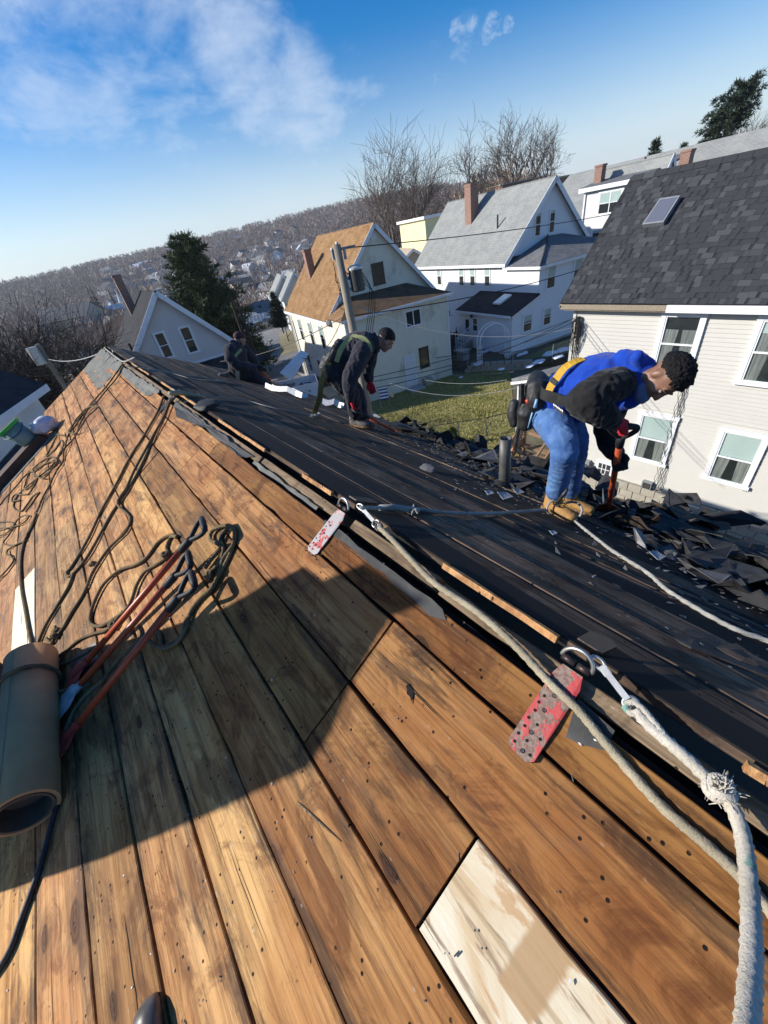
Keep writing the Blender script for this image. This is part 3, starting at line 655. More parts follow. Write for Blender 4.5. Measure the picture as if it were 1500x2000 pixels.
def snap_hook(path, label):
    p0, p1 = np.asarray(path[0]), np.asarray(path[1]); ax, sd, up = frame(p1 - p0, NL); L = np.linalg.norm(p1 - p0)
    o = thing('snap_hook', label, 'snap hook', p0); inv = Matrix.Translation(-Vector(p0))
    mb = MB(); mb.box(p0 + ax * L * .5, (L * .62, .015, .012), np.stack([ax, sd, up]).T); mb.box(p0 + ax * L * .22, (L * .2, .019, .010), np.stack([ax, sd, up]).T)
    b = mb.build('body', M['white_steel']); b.parent = o; b.matrix_parent_inverse = inv
    mb = MB(); pts = [p0 + ax * L * .2 + sd * .006, p0 + ax * L * .04 + sd * .010, p0 - ax * L * .10 + sd * .0, p0 - ax * L * .06 - sd * .011, p0 + ax * L * .2 - sd * .008]; mb.tube(spline(pts, .006), .0042, 7)
    ring(mb, p1 - ax * .012, ax, sd, .016, .0042); b = mb.build('hook', M['steel'], smooth=True); b.parent = o; b.matrix_parent_inverse = inv
    mb = MB(); ring(mb, p1 + ax * .012, ax, sd, .019, .006, sq=.7); b = mb.build('thimble', M['black_steel'], smooth=True); b.parent = o; b.matrix_parent_inverse = inv
snap_hook([Lp(1166, 1290, .035), Lp(1240, 1385, .02)], 'pale steel snap hook on the nearest red anchor holding the white rope')
snap_hook([Lp(703, 988, .04), Lp(737, 1026, .03)], 'grey steel snap hook on the middle anchor with its gate toward the camera')

def rope(pts, rad, mat, label, name='rope', cat='rope', group=None, lobes=3, twist=190, n=12, step=None, jit=0.0, amp=.2):
    r = random.Random(len(label)); P = spline(pts, step or max(.006, rad * .75))
    if jit:
        w = np.cumsum(np.array([[r.gauss(0, 1) for _ in range(3)] for _ in range(len(P))]), 0); w -= np.linspace(w[0], w[-1], len(P)); k = max(3, int(.1 / (step or rad))); ker = np.ones(k) / k
        for i in range(3): w[:, i] = np.convolve(w[:, i], ker, 'same')
        w[:2] = 0; w[-2:] = 0; P = P + w / max(1e-6, np.abs(w).max()) * jit
    mb = MB(); mb.tube(P, rad, n, 0, True, lobes, twist, amp); return tag(mb.build(name, mat, smooth=True), label, cat, group)
LP = lambda l, h: [Lp(x, y, h) for x, y in l]
RP = lambda l, h: [Rp(x, y, h) for x, y in l]
# long grey rope along the ridge toward the lower right
g1 = [(741, 1030), (768, 1056), (800, 1090), (850, 1140), (930, 1194), (1000, 1255), (1078, 1338), (1130, 1388), (1200, 1472), (1290, 1572), (1370, 1642), (1440, 1706), (1500, 1775), (1580, 1870)]
hs = [.03, .03, .028, .025, .022, .022, .022, .022, .016, .014, .014, .014, .016, .016]
rope([Lp(x, y, h) for (x, y), h in zip(g1, hs)], .0108, M['rope_grey'], 'long grey braided rope running down along the ridge over the nearest red anchor', lobes=4, twist=130, n=20, amp=.15)
# thick white three-strand lanyard, knotted, rising toward the camera
w1 = [(1240, 1386, .018), (1262, 1412, .018), (1300, 1445, .018), (1345, 1485, .018), (1375, 1515, .02), (1408, 1545, .025), (1432, 1580, .035), (1452, 1640, .06), (1464, 1740, .12), (1468, 1850, .20), (1463, 1960, .28), (1455, 2080, .36)]
rope([Lp(*q) for q in w1], [.0145] * 0 or .0128, M['rope_white'], 'thick white twisted lanyard rope with a frayed knot, hanging down the right edge', lobes=3, twist=120, n=15, amp=.17)
mb = MB(); kc = Lp(1406, 1542, .026); r = random.Random(4)
for i in range(5):
    a = r.uniform(0, 6); e1 = _n([r.gauss(0, 1), r.gauss(0, 1), r.gauss(0, .6)]); e2 = _n(np.cross(e1, [r.gauss(0, 1), .3, 1])); ring(mb, kc + np.array([r.gauss(0, .004) for _ in range(3)]), e1, e2, .016, .0085, 0, 6.0, 16, 0, 7)
for i in range(130):
    d = _n([r.gauss(0, 1), r.gauss(0, 1), r.gauss(.2, 1)]); mb.tube([kc + d * .016, kc + d * .024, kc + d * r.uniform(.025, .031) + np.array([r.gauss(0, .006) for _ in range(3)])], [.0022, .0016, .0006], 3)
kn = mb.build('frayed_knot', M['rope_white']); kn.parent = [o for o in COL.objects if o.get('label', '').startswith('thick white twisted')][0]
# spliced eye of the white rope round the thimble
mb = MB(); mb.tube(spline(LP([(1262, 1412), (1248, 1400), (1226, 1388), (1222, 1376), (1234, 1372), (1252, 1382), (1272, 1405), (1300, 1440)], .02), .006), .0085, 12, 0, True, 3, 150, .17); mb.build('spliced_eye', M['rope_white'], kn.parent, True)
# rope to the blue worker's boots and on down the black slope
rope(RP([(702, 990), (716, 992)], .035) + RP([(770, 992), (815, 994), (870, 1001), (950, 1003), (1020, 999), (1066, 995)], .022), .0085, M['rope_pale'], 'pale rope stretched from the middle anchor to the boots of the worker in blue', twist=260)
mb = MB(); mb.tube(RP([(742, 992), (768, 990), (790, 994), (818, 996)], .026), [.013, .0155, .015, .011], 10, 0, True, 3, 260, .2)
for dx, dy in ((0, -10), (6, 0), (-4, 10), (8, 8)): mb.tube([Rp(808, 995, .03), Rp(808 + dx, 995 + dy, .045)], [.007, .003], 5)
mb.build('whipped_end', M['rope_pale'], [o for o in COL.objects if o.get('label', '').startswith('pale rope stretched')][0], True)
rope(RP([(1118, 1015), (1150, 1040), (1195, 1075), (1262, 1117), (1300, 1150), (1350, 1182), (1430, 1226), (1500, 1252), (1580, 1290)], .014), .0088, M['rope_pale'], 'pale rope trailing from the tan boots down the black slope to the right edge', twist=260)
# thin pale ropes from the far anchors
rope(RP([(352, 768), (420, 774), (480, 782), (520, 793), (560, 802), (608, 812)], .014), .006, M['rope_pale'], 'thin pale rope from the third anchor across the black boards to a yellow strap', lobes=0, n=6)
rope(RP([(247, 715), (300, 722), (360, 731), (425, 742), (436, 744), (380, 740), (330, 728), (262, 716)], .012), .006, M['rope_pale'], 'thin pale rope loop from the farthest anchor toward the kneeling worker', lobes=0, n=6)
mb = MB(); mb.tube(RP([(332, 768), (345, 767), (362, 769), (395, 775)], .03), [.02, .024, .02, .010], 8, 0, True, 3, 190); tag(mb.build('rope_whipping', M['rope_grey'], smooth=True), 'grey whipped rope end lying over the third anchor', 'rope')
# doubled brown ropes hanging from the third anchor
bp = lambda l, h=.014: [Lp(x / 3, 1000 + y / 3, h) for x, y in l]            # in the 3x crop of the lower left
b1 = [(x / 3, 600 + y / 3) for x, y in ((960, 520), (925, 610), (880, 690), (830, 775), (780, 850), (740, 920), (690, 1020), (640, 1110), (590, 1200))]
GB = 'dirty brown ropes tangled over the far brown boards'
rope([Lp(*q, .016) for q in b1] + bp([(530, 130), (470, 240), (420, 320), (392, 352), (400, 378), (440, 350), (500, 280), (560, 180), (625, 60), (660, 0)]) + [Lp(x / 3, 600 + y / 3, .016) for x, y in ((720, 1110), (790, 1000), (850, 880), (900, 760), (950, 650), (985, 560))], .0105, M['rope_brown'], 'long brown rope doubled back in a tight bend below the third anchor', group=GB, twist=150)
b2 = [(x / 3, 600 + y / 3) for x, y in ((1000, 540), (960, 640), (905, 740), (850, 840), (790, 950), (740, 1060), (690, 1150))]
rope([Lp(*q, .03) for q in b2] + bp([(760, 30), (740, 110), (650, 200), (590, 280), (540, 360), (490, 480), (420, 590), (370, 680), (320, 740), (300, 770), (270, 740)]), .0105, M['rope_brown'], 'brown rope running from the third anchor down past a knot to the cardboard roll', group=GB, twist=150)
rope(bp([(430, 360), (400, 440), (330, 560), (270, 660), (230, 750), (215, 790)]), .0105, M['rope_brown'], 'brown rope crossing the cream board toward the cardboard roll', group=GB, twist=150)
r = random.Random(9); KN = []
for cx, cy in ((545, 300), (325, 720), (970, 255), (1215, 370), (660, 665), (330, 690)):
    c = Lp(cx / 3, 1000 + cy / 3, .022); mb = MB()
    for i in range(4): e1 = _n([r.gauss(0, 1), r.gauss(0, 1), r.gauss(0, .6)]); e2 = _n(np.cross(e1, [r.gauss(0, 1), .3, 1])); ring(mb, c + np.array([r.gauss(0, .005) for _ in range(3)]), e1, e2, .016, .0085, 0, 6.2, 14, 0, 6)
    KN.append(mb.build('knot', M['rope_brown'], smooth=True))
rt = rope(bp([(1035, 150), (1000, 135), (930, 175), (860, 265), (790, 310), (700, 342), (610, 420), (560, 510), (530, 600), (532, 655), (590, 668), (660, 630), (730, 580), (770, 520), (800, 430), (850, 350), (930, 300), (985, 255), (975, 210), (1000, 150), (1040, 140)]), .0100, M['rope_brown'], 'brown rope in a wide loop on the boards left of the leaning shovels', group=GB, twist=150)
for kb in KN: kb.parent = rt
rope(bp([(1200, 330), (1250, 260), (1290, 200), (1232, 160), (1250, 105), (1330, 78), (1372, 105), (1365, 190), (1310, 270), (1285, 350), (1245, 440), (1180, 500), (1120, 580), (1090, 680), (1040, 760), (980, 795), (920, 790), (870, 755)], .018), .0105, M['rope_brown'], 'brown rope looped up past the shovel grips and back on their right', group=GB, twist=150)
rope(bp([(1215, 370), (1280, 300), (1310, 220), (1290, 150), (1340, 95), (1380, 130), (1350, 240), (1290, 360), (1240, 450), (1150, 530), (1090, 640), (1070, 720), (1010, 770), (950, 790), (935, 720), (900, 690)], .010), .0100, M['rope_brown'], 'second brown rope lying under the loop right of the shovel grips', group=GB, twist=150)
rope(bp([(340, 850), (400, 800), (470, 745), (560, 710), (630, 688), (690, 620), (720, 580)]), .0095, M['rope_brown'], 'brown rope from the top of the cardboard roll to the loop by the shovels', group=GB, twist=150)
rope(bp([(350, 895), (420, 870), (500, 830), (570, 790), (590, 860), (575, 910)]), .0095, M['rope_brown'], 'brown rope hooked over the upper shovel blade', group=GB, twist=150)
rope(bp([(820, 670), (835, 720), (780, 790), (700, 860), (650, 920), (610, 980), (520, 1060), (440, 1160), (390, 1280)], .05), .0105, M['rope_brown'], 'brown rope draped between the middle and the right shovel shafts', group=GB, twist=150)
rope(bp([(215, 10), (185, 90), (145, 170), (122, 280), (125, 430), (150, 580), (170, 700), (190, 790)]), .0115, M['rope_brown'], 'brown rope down the left edge to the top of the cardboard roll', group=GB, twist=150)
z1 = lambda l, h=.016: [Lp(x / 3, 600 + y / 3, h) for x, y in l]
for i, (pts, hh, lab) in enumerate((
    ([(715, 335), (670, 400), (610, 480), (540, 560), (480, 640), (420, 720), (380, 790), (340, 870), (300, 930), (230, 990), (160, 1050), (100, 1110), (80, 1170), (130, 1190), (190, 1110), (230, 1085), (200, 1130), (150, 1200)], .012, 'brown rope from the farthest anchor straight down into the tangle on the left'),
    ([(720, 345), (690, 410), (640, 470), (570, 560), (520, 600), (470, 690), (440, 760), (380, 830), (370, 900), (330, 960), (290, 1040), (250, 1110), (215, 1200)], .022, 'brown rope on the right side of the tangle below the farthest anchor'),
    ([(560, 555), (500, 610), (430, 690), (400, 740), (450, 740), (510, 660), (560, 600), (520, 590), (450, 660), (395, 760)], .034, 'bunched brown rope in the tight knot of the tangle'),
    ([(380, 750), (330, 760), (290, 830), (270, 870), (310, 840), (355, 780), (350, 850), (300, 900), (240, 930), (195, 960), (210, 1000), (280, 970), (340, 910), (300, 880), (250, 900), (190, 950)], .018, 'brown rope coiled in small loops below the tight knot'),
    ([(300, 880), (230, 950), (170, 970), (110, 1040), (60, 1090), (10, 1150), (-40, 1190)], .012, 'brown rope wandering from the coils to the left edge'),
    ([(340, 900), (260, 930), (205, 975), (250, 1010), (320, 950), (360, 870), (390, 800), (380, 740)], .040, 'brown rope arched loosely over the coils'),
    ([(170, 960), (140, 1060), (180, 1050), (220, 1000), (170, 1090), (90, 1100), (70, 1140), (120, 1130)], .016, 'short brown rope crumpled at the lower end of the tangle'))):
    rope(z1(pts, hh), .0095, M['rope_brown'], lab, group=GB, twist=150, n=9, step=.012, jit=.03 if i in (2, 3, 5) else .012)
for i, (pts, lab) in enumerate((
    ([(-30, 60), (40, 60), (80, 80), (60, 130), (20, 190), (60, 200), (120, 180), (150, 160), (170, 110), (215, 10)], 'brown rope crossing the left edge below the tangle'),
    ([(150, 165), (90, 190), (40, 230), (75, 280), (30, 350), (-20, 390)], 'brown rope sagging out past the left edge'),
    ([(-30, 150), (50, 110), (110, 40), (160, 20), (130, 60), (60, 90), (0, 100), (-30, 110)], 'thin brown rope crumpled at the left edge'))):
    rope(bp(pts, .016 + .008 * i), .008, M['rope_brown'], lab, group=GB, twist=150, n=9, step=.012, jit=.015)
mb = MB(); mb.tube(spline(z1([(612, 238), (690, 300), (730, 318), (790, 295)], .04), .02), [.012] * 0 or .012, 8, 0, True, 3, 190); tag(mb.build('rope', M['rope_pale'], smooth=True), 'stub of pale rope knotted on the farthest anchor', 'rope')
rope([Lp(x, y, .016) for x, y in ((112, 1570), (100, 1612), (82, 1680), (62, 1740), (40, 1800), (22, 1850), (-4, 1895), (-30, 1930))], .0115, M['hose'], 'black hose running from under the cardboard roll to the lower left edge', 'hose', 'hose', lobes=0, n=10)

# cardboard roll, open at the near end
RR = .128; A = Lp(62, 1288, RR + .004); B = Lp(46, 1588, RR + .004); ax, sd, up = frame(A - B, NL); LN = np.linalg.norm(A - B)
ro = thing('cardboard_roll', 'brown cardboard roll lying on the boards at the left with a rope tied round it', 'cardboard roll', B); ri = Matrix.Translation(-Vector(B))
def tubeshell(c0, c1, r0, r1, n=40):
    mb = MB(); a_ = _n(c1 - c0); s_ = sd; u_ = up; vs = []
    for c, r in ((c0, r0), (c1, r0), (c1, r1), (c0, r1)): vs += [c + r * (math.cos(t) * s_ + math.sin(t) * u_) for t in np.arange(n) * 2 * math.pi / n]
    fs = []
    for k in range(4):
        for j in range(n): fs.append((k * n + j, k * n + (j + 1) % n, ((k + 1) % 4) * n + (j + 1) % n, ((k + 1) % 4) * n + j))
    mb.add(vs, fs); return mb
def rp(o): o.parent = ro; o.matrix_parent_inverse = ri; return o
rp(tubeshell(B, A, RR, RR - .016).build('tube', M['card'], smooth=False)); 
me = ro.children[0].data; me.polygons.foreach_set('use_smooth', [i < 40 or 80 <= i < 120 for i in range(len(me.polygons))])
mb = MB(); mb.cyl(B + ax * .10, A - ax * .02, RR - .012, 30); rp(mb.build('inner_roll', M['card_end']))
mb = tubeshell(B - ax * .004, B + ax * .10, RR - .019, RR - .03); rp(mb.build('inner_lip', M['card_end']))
mb = MB(); t0 = math.radians(78); sv = math.cos(t0) * sd + math.sin(t0) * up; nv = sv; ev = np.cross(ax, nv)
P = [B + nv * (RR + .0012) + ev * .003 * math.sin(i * 1.7) + ax * LN * i / 14 for i in range(15)]; mb.tube(P, .0014, 4); rp(mb.build('seam', M['void']))
mb = MB(); vs = []; fs = []; n = 14                                             # lifted paper flap beside the seam
for i in range(n + 1):
    t = t0 + .02 + .55 * i / n; lift = .0015 + .0
    for x in (.0, LN): vs.append(B + ax * x + (RR + lift) * (math.cos(t) * sd + math.sin(t) * up))
for i in range(n): fs.append((2 * i, 2 * i + 1, 2 * i + 3, 2 * i + 2))
mb.add(vs, fs); rp(mb.build('paper_flap', simple('cardboard_paper', (.52, .34, .18), (.46, .29, .145), 5, .8, .2, 90, .002), smooth=True))
q = Lp(60, 1340, RR); s0 = np.dot(q - B, ax); cc = B + ax * s0
mb = MB(); pts = []
for i in range(37):
    t = 2 * math.pi * i / 36; rr = RR + .011; pts.append(cc + rr * (math.cos(t) * sd + math.sin(t) * up) + ax * .012 * math.sin(t))
mb.tube(pts, .0095, 12, 0, True, 3, 150); o = tag(mb.build('rope', M['rope_brown'], smooth=True), 'brown rope wound once round the cardboard roll', 'rope', GB)
rope([cc + (RR + .01) * (-.95 * sd * -1 + .2 * up)] + bp([(400, 1040), (470, 1035), (530, 1000)], .03), .0095, M['rope_brown'], 'short brown rope from the cardboard roll to the shovel shafts', group=GB, twist=150)

# shovels
def shovel(name, grip, tip, up, cross, label, group, blade='spade', blade_mat='orange', r=.0175, gs=1.0):
    grip = np.asarray(grip); tip = np.asarray(tip); ax, sd, upv = frame(tip - grip, up); L = np.linalg.norm(tip - grip)
    cr = _n(np.asarray(cross) - ax * np.dot(cross, ax)); nn = np.cross(ax, cr)
    o = thing(name, label, 'shovel', tip, 0, group); inv = Matrix.Translation(-Vector(tip))
    def put(b): b.parent = o; b.matrix_parent_inverse = inv; return b
    mb = MB(); mb.tube([grip + ax * .17 * gs, grip + ax * L * .5, tip - ax * .13], r, 14); put(mb.build('shaft', M['orange'], smooth=True))
    W = .062 * gs; H = .105 * gs; mb = MB()                                     # D-shaped grip
    loop = [grip + cr * W, grip + ax * H * .25 + cr * W * 1.02, grip + ax * H * .6 + cr * W * .72, grip + ax * H + cr * W * .22, grip + ax * H * 1.1, grip + ax * H - cr * W * .22, grip + ax * H * .6 - cr * W * .72, grip + ax * H * .25 - cr * W * 1.02, grip - cr * W]
    mb.tube(spline(loop, .012), .0135 * gs, 9); mb.tube([grip - cr * W * 1.04, grip - cr * W * .5, grip + cr * W * .5, grip + cr * W * 1.04], [.014 * gs, .018 * gs, .018 * gs, .014 * gs], 10)
    mb.tube([grip + ax * H * 1.0, grip + ax * H * 1.25, grip + ax * .20 * gs, grip + ax * .205 * gs], [.017 * gs, .023 * gs, .0215 * gs, .018 * gs], 12); put(mb.build('grip', M['grip'], smooth=True))
    mb = MB(); w = .115; t = .004
    if blade == 'spade':
        P = [tip - ax * .16 + cr * .022, tip - ax * .12 + cr * w * .55, tip - ax * .10 + cr * w * .62, tip + cr * w * .72, tip - cr * w * .72, tip - ax * .10 - cr * w * .62, tip - ax * .12 - cr * w * .55, tip - ax * .16 - cr * .022]
        if np.dot(np.cross(P[1] - P[0], P[2] - P[1]), upv) < 0: P = P[::-1]
        mb.slab([p + upv * .004 for p in P], .005); mb.tube([tip - ax * .20, tip - ax * .11, tip - ax * .05 + upv * .002], [r * 1.25, r * 1.1, r * .4], 10)
    b = put(mb.build('blade', M[blade_mat], smooth=False))
    if blade_mat == 'orange':
        mb = MB(); k = 11
        for i in range(k):
            x = (-.5 + (i + .5) / k) * w * 1.42; mb.slab([tip - ax * .02 + cr * (x - .0045) + upv * .0052, tip + ax * .012 + cr * x + upv * .004, tip - ax * .02 + cr * (x + .0045) + upv * .0052], .006)
        mb.slab([tip - ax * .035 + cr * w * .70 + upv * .0055, tip - ax * .035 - cr * w * .70 + upv * .0055, tip - cr * w * .72 + upv * .0055, tip + cr * w * .72 + upv * .0055], .0015)
        put(mb.build('cutting_edge', M['black_steel']))
    return o
G3 = 'orange shovels lying together beside the cardboard roll'
def bpt(x, y, h): return Lp(x / 3, 1000 + y / 3, h)
crs = lambda a, b: np.asarray(b) - np.asarray(a)
for (g0, g1_, tipq, hg, ht, lab, bm) in (((1160, 55), (1225, 88), (395, 1010), .13, .03, 'leftmost of the three orange shovels, its red blade against the cardboard roll', 'blade_red'),
                                   ((1075, 255), (1145, 300), (350, 1150), .12, .03, 'middle one of the three orange shovels beside the cardboard roll', 'blade_white'),
                                   ((1095, 355), (1168, 430), (330, 1400), .13, .035, 'rightmost and lowest of the three orange shovels, half in the shadow', 'blade_red')):
    a, b = bpt(*g0, hg), bpt(*g1_, hg + .01); shovel('shovel', (a + b) / 2, bpt(*tipq, ht), NL, b - a, lab, G3, blade_mat=bm)
mb = MB(); c = [bpt(400, 870, .012), bpt(560, 760, .012), bpt(585, 905, .02), bpt(440, 985, .02)]; mb.slab(c[::-1], .004); tag(mb.build('steel_plate', M['black_steel']), 'grey steel plate lying under the shovel shafts next to the roll', 'plate')

# timber, bucket and bag at the far left gable
a0, a1 = LU(1.72, 8.2, 0), LU(3.3, 8.2, 0)
mb = MB(); mb.slab([LU(1.78, 8.05, .13), LU(1.78, 8.42, .13), LU(3.3, 8.42, .13), LU(3.3, 8.05, .13)], .15); tag(mb.build('timber_curb', M['box_brown']), 'brown timber box lying down the slope at the far left gable', 'timber')
bk = thing('bucket', 'green rimmed frosted plastic bucket standing on the brown timber', 'bucket', LU(2.0, 8.3, .27)); bi = Matrix.Translation(-Vector(LU(2.0, 8.3, .27)))
def bput(o): o.parent = bk; o.matrix_parent_inverse = bi; return o
bc = LU(1.97, 8.25, .12); bt = _n([-.42, .1, .9]); mb = MB(); mb.tube([bc, bc + bt * .02, bc + bt * .30], [.13, .14, .165], 24); bput(mb.build('pail', M['teal_plastic'], smooth=True))
mb = MB(); mb.tube([bc + bt * .285, bc + bt * .29, bc + bt * .335, bc + bt * .34], [.155, .185, .19, .16], 24); bput(mb.build('lid', M['green_plastic']))
mb = MB(); e1 = _n(np.cross(bt, [0, 1, 0])); ring(mb, bc + bt * .26, e1, _n(np.cross(bt, e1) - bt * .5), .18, .006, .1, 3.0); bput(mb.build('handle', M['black_steel'], smooth=True))
def lumpy(name, c, size, mat, label, cat, seed=1, amp=.28, sub=3, kind=None, group=None):
    import bmesh
    bm = bmesh.new(); bmesh.ops.create_icosphere(bm, subdivisions=sub, radius=1.0); S = np.asarray(size)
    for v in bm.verts:
        p = v.co.copy(); d = 1 + amp * mnoise.noise(p * 1.7 + Vector((seed, 0, 0))) + amp * .6 * abs(mnoise.noise(p * 4.1 + Vector((0, seed, 0))))
        v.co = Vector((p.x * S[0] * d, p.y * S[1] * d, p.z * S[2] * d))
    me = bpy.data.meshes.new(name); bm.to_mesh(me); bm.free(); me.materials.append(mat); me.polygons.foreach_set('use_smooth', [True] * len(me.polygons))
    o = link(name, me); o.location = tuple(c); return tag(o, label, cat, group, kind)
lumpy('plastic_bag', LU(1.64, 8.2, .14), (.19, .2, .12), M['bag'], 'crumpled white plastic bag beside the green bucket', 'plastic bag', 3)
# vent pipe
pb = RU(1.685, 1.575, 0); ph = np.array([0, 0, 1.]); pt_ = vert(986, 855, pb, np.array([1., 0])); hh = pt_[2] - pb[2]
vp = thing('vent_pipe', 'dull grey vent pipe standing up through the black slope', 'vent pipe', pb); vi = Matrix.Translation(-Vector(pb))
mb = MB(); n = 24; vs = []; rr = .043
for z, r_ in ((-.05, rr + .004), (hh * .1, rr + .002), (hh * .5, rr), (hh, rr * 1.03), (hh, rr * .86), (hh - .16, rr * .84)): vs += [pb + np.array([r_ * math.cos(t), r_ * math.sin(t), z]) for t in np.arange(n) * 2 * math.pi / n]
fs = [(k * n + j, k * n + (j + 1) % n, (k + 1) * n + (j + 1) % n, (k + 1) * n + j) for k in range(5) for j in range(n)]; fs.append(tuple(5 * n + j for j in range(n)))
mb.add(vs, fs); o = mb.build('pipe', M['pipe'], smooth=True); o.parent = vp; o.matrix_parent_inverse = vi
mb = MB(); vs = [pb + NR * .006 + (rr + .004) * (math.cos(t) * np.array([0, 1, 0]) + math.sin(t) * np.array([CP, 0, -SP])) + np.array([0, 0, .05]) for t in np.arange(n) * 2 * math.pi / n] + [pb + NR * .012 + (.11 + .02 * math.sin(3 * t)) * (math.cos(t) * np.array([0, 1, 0]) + math.sin(t) * np.array([CP, 0, -SP])) for t in np.arange(n) * 2 * math.pi / n]
mb.add(vs, [(j, (j + 1) % n, n + (j + 1) % n, n + j) for j in range(n)]); o = mb.build('collar', M['black_felt']); o.parent = vp; o.matrix_parent_inverse = vi
lumpy('tar_clod', Rp(835, 914, .02), (.05, .07, .02), M['shingle_grey'], 'small curled clod of roofing felt alone on the black boards left of the pipe', 'debris', 6)
lumpy('tar_clod', Rp(405, 790, .03), (.10, .14, .03), M['black_felt'], 'small black felt clod just right of the third anchor', 'debris', 7)

# torn shingles heaped along the eave
def shingle_piece(r, size):
    w, l = size * r.uniform(.6, 1.3), size * r.uniform(.4, .9); k = r.randint(5, 7); ph_ = r.uniform(0, 6)
    pts = [(w * math.cos(ph_ + 6.283 * i / k) * r.uniform(.7, 1.15), l * math.sin(ph_ + 6.283 * i / k) * r.uniform(.7, 1.15)) for i in range(k)]
    if r.random() < .45: pts = [(-w, -l), (w * r.uniform(.6, 1), -l), (w, l * r.uniform(.5, 1)), (r.uniform(-.3, .3) * w, l * r.uniform(.7, 1.1)), (-w, l * .9)]; k = 5
    b1, b2 = r.uniform(-1, 1) * 1.7 / max(w, .1), r.uniform(-1, 1) * .9 / max(w, .1); th = .0045
    f = lambda x, y: b1 * x * x * .35 + b2 * x * y
    top = [(x, y, f(x, y)) for x, y in pts]; inn = [(x * .5, y * .5, f(x * .5, y * .5)) for x, y in pts]; m_ = MB()
    vs = top + inn + [(0, 0, 0)] + [(x, y, z - th) for x, y, z in top]; fs = []
    for i in range(k):
        j = (i + 1) % k; fs += [(i, j, k + j, k + i), (k + i, k + j, 2 * k), (i, 2 * k + 1 + i, 2 * k + 1 + j, j)]
    fs.append(tuple(2 * k + 1 + i for i in range(k))[::-1]); m_.add(vs, fs); return m_
r = random.Random(77); protos = []
for i in range(26):
    mt = ['shingle_black'] * 15 + ['shingle_grey'] * 5 + ['shingle_brown'] * 3 + ['black_felt'] * 3
    m_ = shingle_piece(r, r.choice([.07, .09, .12, .15, .18])); o = m_.build('torn_shingle', M[mt[i]]); protos.append(o)
GS = 'torn shingles heaped along the eave'
cnt = 0
def heap(y):                                         # inner edge of the heap in u at this y, and its height
    ui = np.interp(y, [-2.4, -.1, .4, .7, 1.0, 1.5, 2.2, 2.9, 3.4, 4.0, 4.6], [1.0, 1.15, 1.45, 1.75, 1.95, 1.68, 2.0, 2.4, 2.65, 2.85, 3.0]); return ui
for i in range(292):
    y = r.choice([r.uniform(-1.6, 1.0), r.uniform(-.6, 2.2), r.uniform(1.2, 4.3)]); ui = heap(y); t = abs(r.gauss(0, .45)); uo = 3.2
    u_ = min(ui + (uo - ui) * min(t, 1.02) * (1 if r.random() < .7 else r.random()), 3.25); dens = (u_ - ui) / max(.2, uo - ui)
    h = .012 + r.random() ** 1.3 * (.03 + .20 * dens * (1 - .2 * r.random()))
    o = protos[i] if i < len(protos) else copy_tree(protos[r.randrange(len(protos))])
    ex, ey, nn = np.array([0, 1., 0]), np.array([CP, 0, -SP]), NR
    a = r.gauss(0, .6) if r.random() < .6 else r.uniform(0, 6.28); d = np.cos(a) * ex + np.sin(a) * ey; n2 = _n(nn + .34 * (.5 + dens) * np.array([r.gauss(0, 1) for _ in range(3)]))
    d = _n(d - n2 * np.dot(d, n2)); e = np.cross(n2, d); mm = Matrix.Identity(4); sc = r.uniform(.8, 1.35) * (.75 if dens < .15 else 1.0); c = RU(u_, y, h)
    for k in range(3): mm[k][0] = d[k] * sc; mm[k][1] = e[k] * sc; mm[k][2] = n2[k] * sc; mm[k][3] = c[k]
    o.matrix_world = mm; mat = o.data.materials[0].name
    kind_ = {'black_asphalt_shingle': 'black shingle', 'grey_asphalt_shingle': 'grey shingle', 'brown_shingle_back': 'brown backed shingle', 'black_tar_felt': 'black felt piece'}[mat]
    size_ = 'small' if max(o.data.vertices, key=lambda v: v.co.length).co.length * sc < .13 else 'broad'; by = next(t_ for lim, t_ in ((-.4, 'at the picture right edge'), (.15, 'below the beige house corner'), (.6, 'right of the orange blade'), (1.2, 'by the tan boots'), (1.75, 'beside the vent pipe'), (2.4, 'just left of the vent pipe'), (3.2, 'between pipe and charcoal worker'), (9, 'below the charcoal worker')) if y < lim)
    tag(o, size_ + ' torn ' + kind_ + (' on the inner edge' if dens < .22 else ' in mid heap' if dens < .6 else ' on the outer side') + ' ' + by, 'shingle', GS)
# long felt sheets folded along the eave
for (pts, h, lab, mat, sd_) in (([(2.35, 4.1), (2.75, 3.4), (2.55, 2.6), (2.2, 2.0), (2.5, 2.2), (2.8, 2.8), (3.1, 3.6), (2.9, 4.2)], .05, 'long black felt sheet peeled back along the eave below the worker with the orange tool', 'black_felt', 1),
                           ([(2.6, 3.3), (2.45, 2.4), (2.1, 1.75), (2.35, 1.7), (2.9, 2.4), (3.05, 3.2)], .09, 'shiny dark shingle strip sliding down beside the vent pipe', 'shingle_black', 2),
                           ([(2.2, .75), (1.9, .2), (1.6, -.3), (1.9, -.35), (2.4, .1), (2.7, .7)], .10, 'wide black felt sheet on the heap right of the orange blade', 'black_felt', 3),
                           ([(2.5, .8), (2.3, .35), (2.62, .30), (2.85, .75)], .13, 'square brown shingle sheet standing on the heap at the right', 'shingle_brown', 4),
                           ([(1.55, -.2), (1.3, -.7), (1.2, -1.3), (1.7, -1.2), (2.1, -.5)], .07, 'black felt sheet at the right edge of the picture', 'shingle_black', 5)):
    o = scrap('felt_sheet', 'R', pts, h, M[mat], .005, .03, None, .035, sd_); o.parent = None; o.matrix_parent_inverse = Matrix.Identity(4); tag(o, lab, 'felt sheet')
